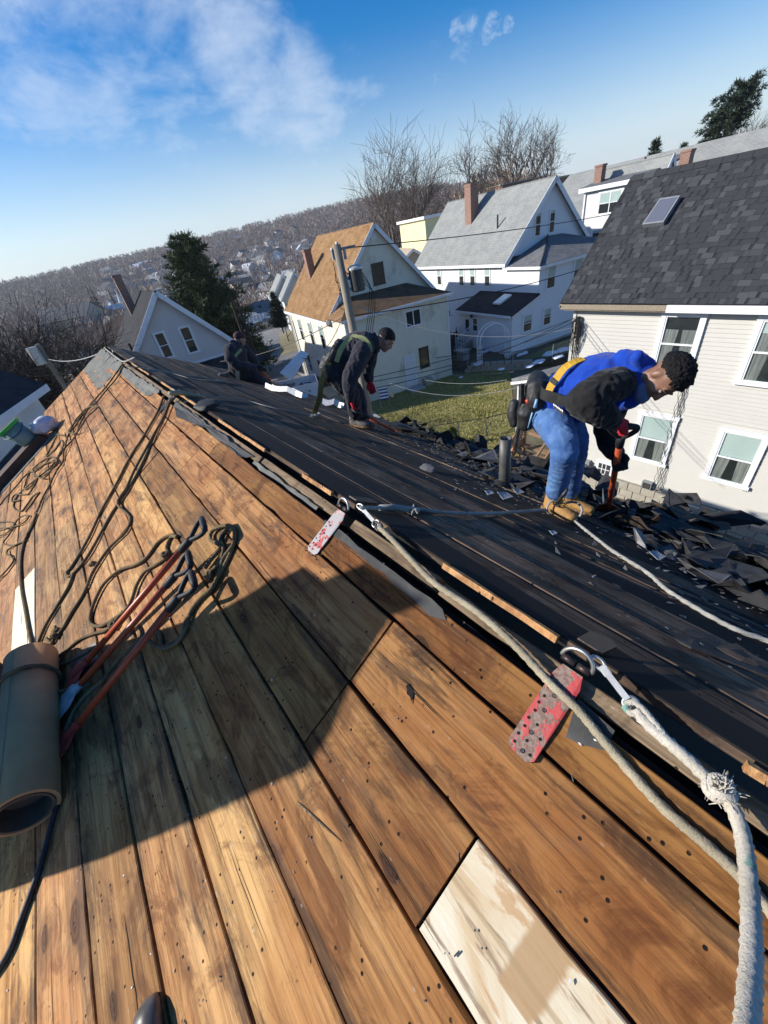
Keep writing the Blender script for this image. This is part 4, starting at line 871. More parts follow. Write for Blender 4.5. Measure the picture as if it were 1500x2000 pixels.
# pieces standing up along the eave edge against the lawn
for (px, py, w, hgt, seed) in ((765, 775, .10, .25, 1), (835, 850, .10, .14, 2), (870, 868, .16, .2, 3), (900, 872, .12, .13, 4), (940, 880, .12, .2, 5), (1150, 930, .2, .16, 6), (1330, 978, .2, .15, 7)):
    rr_ = random.Random(seed); c = Rp(px, py, .02); s_ = _n([rr_.uniform(-.3, .3), 1, rr_.uniform(-.2, .2)]); u_ = _n([rr_.uniform(-.2, .5), rr_.uniform(-.5, .3), 1]); mb = MB()
    P = [c - s_ * w, c + s_ * w, c + s_ * w * rr_.uniform(.3, 1) + u_ * hgt * rr_.uniform(.5, .9), c + s_ * w * rr_.uniform(-.3, .3) + u_ * hgt, c - s_ * w * rr_.uniform(.5, 1) + u_ * hgt * rr_.uniform(.4, .8)]; mb.slab(P, .006)
    tag(mb.build('torn_shingle', M['shingle_black']), 'torn black shingle standing on edge ' + ('beside the bending worker in charcoal', 'left of the two shrubs on the lawn', 'in front of the two shrubs', 'just right of the two shrubs', 'left of the vent pipe', 'behind the tan boots', 'under the basement window')[seed - 1], 'shingle', 'torn shingles standing up on the eave')
mb = MB(); c = Rp(1243, 1062, .0); mb.slab([c, Rp(1262, 1072, .01), Rp(1252, 1040, .10), Rp(1236, 1030, .12)], .006); tag(mb.build('torn_shingle', M['shingle_pale']), 'single pale triangular scrap standing up right of the tan boots', 'shingle')
# crumbs of felt and granules
mb = MB(); r = random.Random(31)
for _ in range(2200):
    y = r.uniform(-1.2, 4.4); ui = heap(y); u_ = ui + r.gauss(.25, .5)
    if not .3 < u_ < 3.1: continue
    c = RU(u_, y, r.uniform(.004, .016)); a = r.uniform(0, 6.28); w = r.uniform(.005, .026); d = np.array([math.cos(a) * CP, math.sin(a), -math.cos(a) * SP]); e = np.cross(NR, d); q_ = NR * r.uniform(-.5, .8)
    mb.slab([c - d * w, c - e * w * .6, c + d * w * r.uniform(.5, 1) + q_ * w, c + e * w * r.uniform(.3, .8)], .002, 0 if r.random() < .985 else 1)
o = mb.build('shingle_crumbs', [M['shingle_grey'], M['shingle_pale']]); tag(o, 'crumbs of shingle and felt scattered over the black boards', 'debris', None, 'stuff')
for (px, py, s_) in ((1062 + 8, 960, .05), (985, 968, .05), (1012, 960, .04), (1283, 1085, .04), (1080, 1040, .02), (955, 962, .03)):
    mb = MB(); c = Rp(px, py, .02); mb.slab([c + np.array(v) * s_ for v in ((-1, -.6, .2), (.9, -.8, -.3), (1.1, .5, -.2), (-.4, .9, .5))], .003); tag(mb.build('paper_scrap', M['shingle_pale']), 'small pale torn scrap lying on the black slope', 'scrap', 'small pale scraps on the black slope')
# bent gutter pieces along the far eave
def gutter(q0, q1, h, label, w=.16, tilt=.0):
    a, b = Rp(*q0, h), Rp(*q1, h); ax, sd_, up_ = frame(b - a, NR); mb = MB(); prof = [(-w / 2, .08), (-w / 2, 0), (w * .3, 0), (w * .5, .03), (w * .5, .07), (w * .5 - .02, .072)]; vs = []; k = 6
    for i in range(k):
        p = a + (b - a) * i / (k - 1) + up_ * (.035 * (i == 3) - .02 * (i == 1)) + sd_ * .03 * (i == 4)
        for x, z in prof: vs.append(p + sd_ * x + up_ * z)
        for x, z in prof: vs.append(p + sd_ * (x * .94) + up_ * (z + .006))
    n_ = len(prof); fs = []
    for i in range(k - 1):
        for off in (0, n_):
            for j in range(n_ - 1): q = i * 2 * n_ + off + j; fs.append((q, q + 1, q + 1 + 2 * n_, q + 2 * n_))
    mb.add(vs, fs); tag(mb.build('gutter', M['white_metal']), label, 'gutter', 'bent white gutter pieces along the far eave')
gutter((524, 758), (595, 778), .03, 'left piece of bent white gutter on the far eave')
gutter((632, 788), (668, 797), .03, 'right piece of bent white gutter near the legs of the bending worker', .13, 1)
# dark boot toe at the lower edge
bc = Lp(276, 1985, .045); mb = MB(); d = _n(LU(1.60, 1, 0) - LU(1.72, .4, 0)); s_ = np.cross(NL, d); vs = []; n = 16
for x, w, h in ((.035, .004, .003), (.03, .024, .03), (.015, .040, .048), (-.01, .049, .060), (-.06, .052, .072), (-.13, .050, .095), (-.20, .045, .13), (-.27, .043, .13), (-.31, .03, .10)):
    for t in np.arange(n) * 2 * math.pi / n:
        vs.append(bc + d * x + s_ * w * math.cos(t) + NL * (max(-.04, h * .55 * math.sin(t) + h * .45 - .042)))
fs = [(k * n + j, k * n + (j + 1) % n, (k + 1) * n + (j + 1) % n, (k + 1) * n + j) for k in range(8) for j in range(n)]; fs += [tuple(range(n)), tuple(8 * n + j for j in range(n))[::-1]]
mb.add(vs, fs); tag(mb.build('boot', M['boot_dark'], smooth=True), 'scuffed dark boot toe poking in at the bottom edge of the boards', 'boot')
# ------------------------------------------------------------------ PEOPLE
WORK = bpy.data.scenes.new('work')                     # scratch scene, removed below
def soften(name, mb, mat, voxel=.008, it=4, wrinkle=0.0, wscale=18.0, parent=None, stretch=None, seed=0):
    """fuse overlapping closed lofts into ONE continuous surface, relax it and add cloth folds"""
    me0 = bpy.data.meshes.new('tmp'); me0.from_pydata(mb.v, [], mb.f); o0 = bpy.data.objects.new('tmp', me0); WORK.collection.objects.link(o0)
    md = o0.modifiers.new('r', 'REMESH'); md.mode = 'VOXEL'; md.voxel_size = voxel; md.adaptivity = 0
    sm = o0.modifiers.new('s', 'SMOOTH'); sm.factor = .5; sm.iterations = it
    with bpy.context.temp_override(scene=WORK, view_layer=WORK.view_layers[0]):
        dg = bpy.context.evaluated_depsgraph_get(); me = bpy.data.meshes.new_from_object(o0.evaluated_get(dg)); me.name = name
    bpy.data.objects.remove(o0); bpy.data.meshes.remove(me0)
    if wrinkle:
        co = [v.co.copy() for v in me.vertices]; no = [v.normal.copy() for v in me.vertices]
        for i, c in enumerate(co):
            p = c * wscale + Vector((seed, 0, 0)); q = Vector((p.x, p.y, p.z * .55)) if stretch is None else Vector((p.x * stretch[0], p.y * stretch[1], p.z * stretch[2]))
            k = 1 - abs(mnoise.noise(q + .6 * Vector((mnoise.noise(q * .6), mnoise.noise(q * .6 + Vector((5, 0, 0))), 0)))) * 2.0
            co[i] = c + no[i] * (wrinkle * (k * .8 + .35 * mnoise.noise(p * 2.3)))
        me.vertices.foreach_set('co', [x for c in co for x in c])
    me.materials.clear(); me.materials.append(mat); me.polygons.foreach_set('use_smooth', [True] * len(me.polygons)); me.update()
    return link(name, me, parent)
def limb(mb, pts, rad, n=14, wide=None, side=None, ends=True):
    """closed loft with rounded ends; wide = factor of the section along 'side'"""
    P = [np.asarray(p, float) for p in pts]; R = list(rad); W = list(wide) if wide else [1.0] * len(P)
    if ends:
        d0 = _n(P[0] - P[1]); d1 = _n(P[-1] - P[-2]); r0, r1 = R[0], R[-1]
        P = [P[0] + d0 * r0 * .85, P[0] + d0 * r0 * .55] + P + [P[-1] + d1 * r1 * .55, P[-1] + d1 * r1 * .85]; R = [r0 * .45, r0 * .82] + R + [r1 * .82, r1 * .45]; W = [W[0]] * 2 + W + [W[-1]] * 2
    k = len(P); A = np.array(P); T = np.zeros_like(A); T[1:-1] = A[2:] - A[:-2]; T[0] = A[1] - A[0]; T[-1] = A[-1] - A[-2]; vs = []
    sd_ = np.asarray(side if side is not None else np.cross(T[0], [.31, .17, .9]), float)
    for i in range(k):
        t = _n(T[i]); s_ = _n(sd_ - t * np.dot(sd_, t)); u_ = np.cross(t, s_)
        if side is None: sd_ = s_
        for a in np.arange(n) * 2 * math.pi / n: vs.append(A[i] + R[i] * (W[i] * math.cos(a) * s_ + math.sin(a) * u_))
    fs = [(i * n + j, i * n + (j + 1) % n, (i + 1) * n + (j + 1) % n, (i + 1) * n + j) for i in range(k - 1) for j in range(n)]
    fs += [tuple(range(n - 1, -1, -1)), tuple((k - 1) * n + j for j in range(n))]; mb.add(vs, fs)
def ball(mb, c, e, size, n=14):
    """ellipsoid; e = 3 axes"""
    c = np.asarray(c, float); vs = [c + e[2] * size[2]]; k = 9
    for i in range(1, k):
        t = math.pi * i / k
        for j in range(n): a = 2 * math.pi * j / n; vs.append(c + size[0] * math.sin(t) * math.cos(a) * e[0] + size[1] * math.sin(t) * math.sin(a) * e[1] + size[2] * math.cos(t) * e[2])
    vs.append(c - e[2] * size[2]); fs = [(0, 1 + j, 1 + (j + 1) % n) for j in range(n)]
    for i in range(k - 2):
        for j in range(n): a = 1 + i * n + j; b = 1 + i * n + (j + 1) % n; fs.append((a, a + n, b + n, b))
    e_ = len(vs) - 1; fs += [(e_, 1 + (k - 2) * n + (j + 1) % n, 1 + (k - 2) * n + j) for j in range(n)]; mb.add(vs, fs)

def head_lofts(mb, c, up, fwd, s=1.0):
    """skull, jaw, nose, ears, brow; c = middle of the head"""
    up, fwd = _n(up), np.asarray(fwd, float); fwd = _n(fwd - up * np.dot(fwd, up)); sd_ = np.cross(up, fwd); E = [sd_, fwd, up]
    at = lambda x, y, z: np.asarray(c) + s * (x * sd_ + y * fwd + z * up)
    ball(mb, at(0, -.012, .028), E, (.073 * s, .092 * s, .083 * s)); ball(mb, at(0, .018, -.035), E, (.060 * s, .066 * s, .066 * s)); ball(mb, at(0, .05, -.075), E, (.036 * s, .034 * s, .030 * s))
    limb(mb, [at(0, .078, .012), at(0, .094, -.012), at(0, .100, -.026)], [.011 * s, .012 * s, .014 * s], 8); limb(mb, [at(-.014, .088, -.028), at(.014, .088, -.028)], [.009 * s, .009 * s], 8)
    limb(mb, [at(-.036, .068, .024), at(0, .079, .026), at(.036, .068, .024)], [.011 * s] * 3, 8)                # brow
    for k in (-1, 1):
        ball(mb, at(k * .034, .064, -.022), E, (.022 * s, .018 * s, .020 * s)); ball(mb, at(k * .074, -.008, -.008), E, (.010 * s, .019 * s, .032 * s))
    limb(mb, [at(-.022, .078, -.052), at(0, .085, -.051), at(.022, .078, -.052)], [.007 * s] * 3, 8); limb(mb, [at(-.018, .075, -.063), at(0, .081, -.063), at(.018, .075, -.063)], [.0075 * s] * 3, 8)
    return at, E
def face_parts(at, E, s, parent, inv):
    def put(o): o.parent = parent; o.matrix_parent_inverse = inv
    for k in (-1, 1):
        mb = MB(); ball(mb, at(k * .031, .0735, .004), E, (.0125 * s, .009 * s, .008 * s), 10); put(mb.build('eye', M['eye'], smooth=True))
        mb = MB(); mb.disc(at(k * .031, .0832, .003), E[1], .005 * s, 10); put(mb.build('iris', M['iris']))
        mb = MB(); mb.tube([at(k * .046, .072, .026), at(k * .032, .082, .031), at(k * .014, .084, .027)], [.003 * s, .0042 * s, .003 * s], 6); put(mb.build('eyebrow', M['hair']))
    mb = MB(); mb.tube([at(-.020, .0835, -.0575), at(0, .0905, -.057), at(.020, .0835, -.0575)], [.003 * s, .0036 * s, .003 * s], 6); put(mb.build('lips', M['lip']))
def hair_cap(at, E, s, mat, parent, inv, name='hair', low=-.02, curl=.006):
    import bmesh
    bm = bmesh.new(); bmesh.ops.create_icosphere(bm, subdivisions=5, radius=1.0); kill = []
    for v in bm.verts:
        p = v.co.copy(); line = -.25 + .75 * max(0, p.y) ** 1.5 + (.25 if abs(p.x) > .8 and p.y > -.1 else 0)
        if p.z < line and p.z < .85: kill.append(v)
        q = p * 9.0; b = 1 + curl / .09 * (abs(mnoise.noise(q)) * 1.6 + mnoise.noise(q * 2.6) * .7)
        c = at(0, -.013, .030); w = c + s * b * (p.x * .083 * E[0] + p.y * .099 * E[1] + p.z * .094 * E[2]); v.co = Vector(w)
    bmesh.ops.delete(bm, geom=kill, context='VERTS'); me = bpy.data.meshes.new(name); bm.to_mesh(me); bm.free(); me.materials.append(mat); me.polygons.foreach_set('use_smooth', [True] * len(me.polygons))
    o = link(name, me, parent); o.matrix_parent_inverse = inv; return o
def hand_lofts(mb, wrist, fwd, palm, k, curl=1.0, s=1.0, grow=0.0):
    """palm + four bent fingers of different lengths + thumb leaving the side; palm = direction the palm faces; k = side of the thumb"""
    fwd = _n(fwd); palm = _n(np.asarray(palm) - fwd * np.dot(palm, fwd)); sd_ = np.cross(fwd, palm) * k; g = grow
    at = lambda x, y, z: np.asarray(wrist) + s * (x * sd_ + y * fwd + z * palm)
    limb(mb, [at(0, -.03, 0), at(0, .01, 0), at(.002, .045, 0), at(0, .085, .002)], [(.022 + g) * s, (.019 + g) * s, (.017 + g) * s, (.013 + g) * s], 12, [1.2, 1.45, 2.2, 2.9], sd_)
    for i, (x, L) in enumerate(((.031, .070), (.0105, .079), (-.0105, .073), (-.031, .058))):
        P = [at(x * .9, .07, 0), at(x, .092, 0)]; a = 0
        for j, f in enumerate((.45, .32, .26)):
            a += curl * (.62, .95, .7)[j]; P.append(P[-1] + s * L * f * (math.cos(a) * fwd + math.sin(a) * palm))
        limb(mb, P, [(.0095 + g) * s, (.0095 + g) * s, (.0088 + g) * s, (.0082 + g) * s, (.0068 + g) * s], 8)
    P = [at(.018, .008, .004), at(.042, .034, .012), at(.050, .058, .026), at(.040, .080, .040 * min(1.2, .6 + curl * .5))]; limb(mb, P, [(.014 + g) * s, (.0125 + g) * s, (.0105 + g) * s, (.0085 + g) * s], 8)
def boot(ank, heel_dir, ground_n, parent, inv, mat, solemat, s=1.0, drop=.075, roll=0):
    """ankle boot: shaft, vamp, toe, sole with heel; heel_dir = toe direction"""
    up = _n(ground_n); d = _n(np.asarray(heel_dir) - up * np.dot(heel_dir, up)); sd_ = np.cross(up, d); at = lambda x, y, z: np.asarray(ank) + s * (x * d + y * sd_ + z * up)
    mb = MB(); zz = -drop
    limb(mb, [at(-.02, 0, .10), at(-.015, 0, .05), at(-.01, 0, .0), at(-.02, 0, zz + .035)], [.056 * s, .052 * s, .048 * s, .040 * s], 14, [1.1, 1.1, 1.2, 1.35], d)
    limb(mb, [at(-.035, 0, zz + .034), at(.04, 0, zz + .046), at(.10, 0, zz + .040), at(.16, 0, zz + .034)], [.034 * s, .040 * s, .036 * s, .028 * s], 14, [1.05, 1.05, 1.3, 1.35], sd_)
    o = soften('boot', mb, mat, .007 * s, 3, .0022, 40); o.parent = parent; o.matrix_parent_inverse = inv
    mb = MB(); out = [(-.075, .026), (-.06, .036), (0, .034), (.08, .043), (.14, .043), (.178, .028), (.19, 0)]; ring_ = [(x, y) for x, y in out] + [(x, -y) for x, y in out[-2::-1]]
    mb.slab([at(x, y, zz + .022) for x, y in ring_][::-1], .020 * s); mb.slab([at(x, y * .98, zz + .003) for x, y in ((-.074, .026), (-.05, .036), (.0, .035), (.0, -.035), (-.05, -.036), (-.074, -.026))][::-1], .012 * s)
    q = mb.build('sole', solemat); q.parent = o; q.matrix_parent_inverse = Matrix.Identity(4); q.matrix_parent_inverse = inv if False else Matrix.Identity(4)
    mb = MB()
    for i in range(6):
        z = .085 - i * .021; x = .036 + max(0, i - 2) * .018
        for k in (-1, 1): mb.tube([at(x, -.022 * k, z), at(x + .014, 0, z - .010), at(x, .022 * k, z - .018)], .0032 * s, 5)
    q = mb.build('laces', M['strap_yellow'] if mat is M['boot_tan'] else M['strap_black']); q.parent = o
    return o
def strap(name, pts, w, nrm, mat, parent, inv, th=.004):
    """flat webbing band along pts, nrm = list of outward normals"""
    P = spline(pts, .02); k = len(P); Nn = np.array([_n(n_) for n_ in nrm]); ti = np.linspace(0, len(Nn) - 1, k); mb = MB(); vs = []
    for i in range(k):
        j = min(int(ti[i]), len(Nn) - 2); n_ = _n(Nn[j] * (1 - ti[i] + j) + Nn[j + 1] * (ti[i] - j)); t = _n(P[min(i + 1, k - 1)] - P[max(i - 1, 0)]); s_ = _n(np.cross(t, n_))
        vs += [P[i] - s_ * w / 2, P[i] + s_ * w / 2, P[i] + s_ * w / 2 + n_ * th, P[i] - s_ * w / 2 + n_ * th]
    fs = [(i * 4 + a, i * 4 + b, i * 4 + 4 + b, i * 4 + 4 + a) for i in range(k - 1) for a, b in ((0, 1), (1, 2), (2, 3), (3, 0))] + [(3, 2, 1, 0), tuple(4 * (k - 1) + j for j in range(4))]
    mb.add(vs, fs); o = mb.build(name, mat); o.parent = parent; o.matrix_parent_inverse = inv; return o
def body_object(name, mb, mat, label, base, voxel=.009):
    o = soften(name, mb, mat, voxel, 3); b = Vector(base)
    o.data.transform(Matrix.Translation(-b)); o.location = b; tag(o, label, 'person'); return o, Matrix.Translation(-b)

# ---- worker in the blue vest (faces right: toward -Y)
def blue_worker():
    J = lambda x, y, X: vert(900 + x * .4, 650 + y * .4, np.array([X, 0, 0]), np.array([1., 0]))
    hipR, kneeR, ankR = J(440, 415, 2.03), J(508, 588, 1.90), J(462, 795, 1.985)
    hipL, kneeL, ankL = J(480, 420, 2.20), J(560, 520, 2.10), J(530, 800, 2.27)
    pel, lum, chest, neck = J(430, 325, 2.115), J(545, 262, 2.115), J(690, 235, 2.11), J(842, 222, 2.09)
    hc = J(995, 218, 2.08); shR, elR, wrR = J(775, 235, 1.955), J(596, 335, 1.80), J(742, 430, 1.90); shL, elL, wrL = J(790, 260, 2.25), J(712, 480, 2.30), J(762, 590, 2.2)
    grip, blade = J(792, 455, 1.955), Rp(1187, 1000, .02)
    sideR = np.array([-1., 0, 0]); mb = MB()
    limb(mb, [pel, lum, chest, neck], [.105, .10, .115, .06], 14, [1.25, 1.25, 1.3, 1.1], sideR)
    limb(mb, [neck, neck * .5 + hc * .5, hc], [.055, .052, .05], 12)
    up = _n(J(1100, 205, 2.08) - J(905, 232, 2.08)); fw = _n(J(1000, 330, 2.03) - J(1000, 215, 2.08)); at, E = head_lofts(mb, hc, up, fw, .93)
    for a, b, c in ((shR, elR, wrR), (shL, elL, wrL)): limb(mb, [a, a * .5 + b * .5, b, b * .5 + c * .5, c], [.045, .042, .035, .035, .027], 12)
    for a, b, c in ((hipR, kneeR, ankR), (hipL, kneeL, ankL)): limb(mb, [a, a * .5 + b * .5, b, b * .6 + c * .4, c], [.08, .07, .052, .050, .035], 12)
    gdir = _n(blade - grip); hand_lofts(mb, wrR, _n(grip - wrR + np.array([0, -.02, 0])), gdir, 1, 1.15, .88); hand_lofts(mb, wrL, _n(J(775, 640, 2.17) - wrL), np.array([-.8, -.5, 0]), -1, 1.2, .88)
    P, inv = body_object('person', mb, M['skin'], 'worker in a blue vest and jeans bending over an orange shovel on the black slope', RU(1.55, 1.03, 0), .0075)
    kid = lambda o: (setattr(o, 'parent', P), setattr(o, 'matrix_parent_inverse', inv))
    face_parts(at, E, .93, P, inv); hair_cap(at, E, .93, M['hair'], P, inv, curl=.010)
    # blue vest with hood, black sleeves
    mb = MB(); limb(mb, [J(470, 330, 2.115), J(520, 285, 2.115), lum, J(620, 245, 2.115), chest, J(770, 222, 2.105), neck], [.125, .122, .122, .132, .138, .115, .078], 20, [1.2, 1.22, 1.22, 1.28, 1.3, 1.35, 1.15], sideR)
    limb(mb, [J(860, 120, 2.13), J(895, 165, 2.10), J(905, 235, 2.08), J(880, 295, 2.07), J(850, 320, 2.07)], [.034, .045, .046, .042, .03], 12); limb(mb, [J(860, 120, 2.05), J(885, 150, 2.07), J(800, 130, 2.10)], [.03, .035, .05], 10)
    limb(mb, [J(850, 330, 2.07), J(760, 345, 2.1), J(640, 385, 2.11), J(570, 400, 2.11)], [.03, .045, .05, .045], 12)
    kid(soften('vest', mb, M['blue_fleece'], .008, 3, .008, 20, seed=2))
    mb = MB(); limb(mb, [J(800, 240, 2.00), shR + np.array([0, 0, -.012]), J(690, 270, 1.87), J(625, 318, 1.81), elR], [.052, .074, .080, .082, .076], 16); limb(mb, [elR, J(640, 365, 1.81), J(700, 402, 1.85), J(735, 425, 1.895)], [.077, .070, .060, .045], 16)
    kid(soften('sleeve', mb, M['black_fleece'], .007, 2, .009, 24, seed=5))
    mb = MB(); limb(mb, [J(800, 250, 2.19), shL, J(735, 380, 2.29), elL, J(730, 545, 2.26), J(752, 585, 2.21)], [.068, .080, .075, .072, .062, .048], 16); kid(soften('sleeve', mb, M['black_fleece'], .007, 2, .008, 24, seed=7))
    # gloves
    mb = MB(); hand_lofts(mb, wrR, _n(grip - wrR + np.array([0, -.02, 0])), gdir, 1, 1.15, .88, .0028); limb(mb, [wrR * 1.0, wrR + _n(elR - wrR) * .05], [.030, .036], 12); g = soften('glove', mb, M['red_glove'], .0045, 2, .0012, 60); kid(g); g['label'] = 'red knit glove'
    mb = MB(); c = wrR + _n(grip - wrR) * .055 + np.array([-.026, 0, .006]); 
    for i, dx in enumerate((-.022, -.010, .003, .014)): mb.box(c + np.array([-.003, -dx, .004 * math.sin(i * 2) + .002]), (.002, .007, .010 if i % 2 else .006))
    q = mb.build('glove_print', M['white_print']); q.parent = g
    mb = MB(); hand_lofts(mb, wrL, _n(J(775, 640, 2.17) - wrL), np.array([-.8, -.5, 0]), -1, 1.2, .9, .004); kid(soften('glove', mb, M['black_fleece'], .005, 2))
    # jeans
    mb = MB(); limb(mb, [J(420, 315, 2.10), J(430, 345, 2.115), hipR * .5 + hipL * .5], [.118, .125, .12], 18, [1.2, 1.25, 1.3], sideR)
    limb(mb, [hipR, J(470, 470, 1.97), J(500, 540, 1.92), kneeR, J(495, 650, 1.92), J(478, 720, 1.955), J(466, 775, 1.98)], [.108, .094, .080, .074, .066, .062, .063], 18)
    limb(mb, [hipL, J(535, 470, 2.14), kneeL, J(560, 600, 2.16), J(545, 690, 2.22), J(533, 770, 2.26)], [.102, .088, .074, .066, .062, .060], 18)
    kid(soften('jeans', mb, M['denim'], .008, 4, .0055, 22, seed=1, stretch=(.7, .7, 1.25)))
    # boots
    tdR = Rp(1122, 1016) - Rp(1070, 992); boot(ankR + np.array([.0, -.0, -.02]), tdR, NR * .5 + np.array([0, 0, .5]), P, inv, M['boot_tan'], M['sole'], .96, np.dot(ankR + np.array([0, 0, -.02]) - RU(1.5, 1), NR) / .96 - .004)
    boot(ankL + np.array([0, 0, -.02]), tdR + np.array([.08, 0, -.04]), NR * .5 + np.array([0, 0, .5]), P, inv, M['boot_tan'], M['sole'], .96, np.dot(ankL + np.array([0, 0, -.02]) - RU(1.5, 1), NR) / .96 - .004)
    for o in [c for c in P.children if c.name.startswith('boot')]:
        for q in o.children: q.parent = o; q.matrix_parent_inverse = Matrix.Identity(4)
    mb = MB(); e1 = _n(tdR); e2 = np.cross(NR, e1)
    ring(mb, Rp(1112, 1000, .05), e1, _n(NR * .8 + e2 * .5), .075, .0075, 0, 6.0, 26, 0, 10); ring(mb, Rp(1085, 992, .05), _n(e1 * .5 + e2), _n(NR), .055, .0065, .3, 5.0, 20, 0, 8)
    tag(mb.build('rope', M['rope_pale'], smooth=True), 'loop of pale rope snagged round the tan boots', 'rope')
    mb = MB(); mb.tube([J(520, 765, 1.93), J(470, 830, 1.92)], [.009, .012], 8); ring(mb, J(465, 835, 1.92), [0, 1, 0], [0, 0, 1], .018, .005); kid(mb.build('lanyard_clip', M['black_steel'], smooth=True))
    # harness, belt and pouches
    def srf(x, y, X=1.95): return J(x, y, X)
    strap('harness_strap', [srf(430, 292, 1.940), srf(440, 262, 1.945), srf(470, 220, 1.955), srf(510, 170, 1.985), srf(560, 140, 2.03), srf(600, 128, 2.07)], .042, [(-1, 0, .15)] * 2 + [(-.9, 0, .5), (-.6, 0, .8), (-.2, 0, 1)], M['strap_yellow'], P, inv)
    strap('harness_strap', [srf(447, 246, 1.939), srf(461, 227, 1.945)], .043, [(-1, 0, .2)] * 2, M['strap_black'], P, inv, .006)
    strap('tool_belt', [srf(385, 250, 2.05), srf(400, 295, 1.95), srf(470, 320, 1.938), srf(530, 340, 1.945), srf(575, 350, 1.99)], .062, [(-.6, .8, .2), (-1, .3, .1), (-1, 0, 0), (-1, -.3, -.1), (-.7, -.6, -.2)], M['leather_black'], P, inv, .008)
    mb = MB(); mb.box(srf(497, 328, 1.925), (.006, .055, .05)); kid(mb.build('buckle', M['black_steel']))
    mb = MB(); limb(mb, [srf(375, 225, 2.08), srf(385, 270, 2.02), srf(380, 330, 2.0)], [.05, .075, .07], 12, [1.1, 1.2, 1.2], sideR); limb(mb, [srf(330, 335, 1.98), srf(325, 390, 1.97), srf(318, 445, 1.97)], [.05, .062, .045], 12); limb(mb, [srf(262, 345, 2.02), srf(258, 395, 2.01), srf(262, 440, 2.0)], [.030, .042, .032], 12); kid(soften('tool_pouch', mb, M['leather_black'], .008, 3, .004, 25))
    mb = MB(); mb.tube([srf(297, 250, 1.93), srf(295, 340, 1.925)], .0165, 4); mb.tube([srf(293, 340, 1.935), srf(285, 450, 1.945), srf(268, 545, 1.95), srf(262, 570, 1.95)], [.013, .014, .015, .014], 10); kid(mb.build('hammer', M['black_steel'], smooth=False))
    mb = MB(); mb.tube([srf(262, 562, 1.95), srf(250, 575, 1.95)], [.014, .010], 8); kid(mb.build('hammer_tip', simple('copper_tip', (.5, .22, .13), None, 9, .4, 0)))
    mb = MB(); mb.tube([srf(322, 325, 1.935), srf(334, 345, 1.935)], [.014, .012], 8); kid(mb.build('red_tool', M['red_plastic'], smooth=True))
    mb = MB(); mb.tube([srf(372, 325, 1.925), srf(362, 365, 1.92)], [.008, .011], 8); mb.tube([srf(350, 390, 1.92), srf(328, 465, 1.925)], [.006, .004], 6); kid(mb.build('pliers', M['blue_plastic'], smooth=True))
    mb = MB()
    for i in range(7): mb.tube([srf(455 + i * 7, 345 + i * 5, 1.925), srf(458 + i * 7, 368 + i * 6, 1.925)], .005, 5)
    kid(mb.build('carabiners', M['steel'], smooth=True))
    # face mask pulled down under the chin
    mb = MB(); limb(mb, [at(-.045, .045, -.085), at(0, .085, -.092), at(.045, .045, -.085)], [.026, .036, .026], 12); kid(soften('face_mask', mb, M['mask_blue'], .006, 3, .002, 40))
    # the shovel in his hands
    gx = _n(np.cross(gdir, [0, .35, 1])); shovel('shovel', grip, blade, -ray(1190, 1000), np.array([.35, -1, .0]), 'orange shovel gripped by the worker in blue, its toothed blade under the shingles', None, gs=.98, r=.0175)
    # yellow cord hanging by the jeans
    mb = MB(); mb.tube(spline([J(415, 500, 2.06), J(450, 560, 2.1), J(470, 605, 2.12)], .02), .006, 6); kid(mb.build('yellow_cord', M['strap_yellow']))
blue_worker()

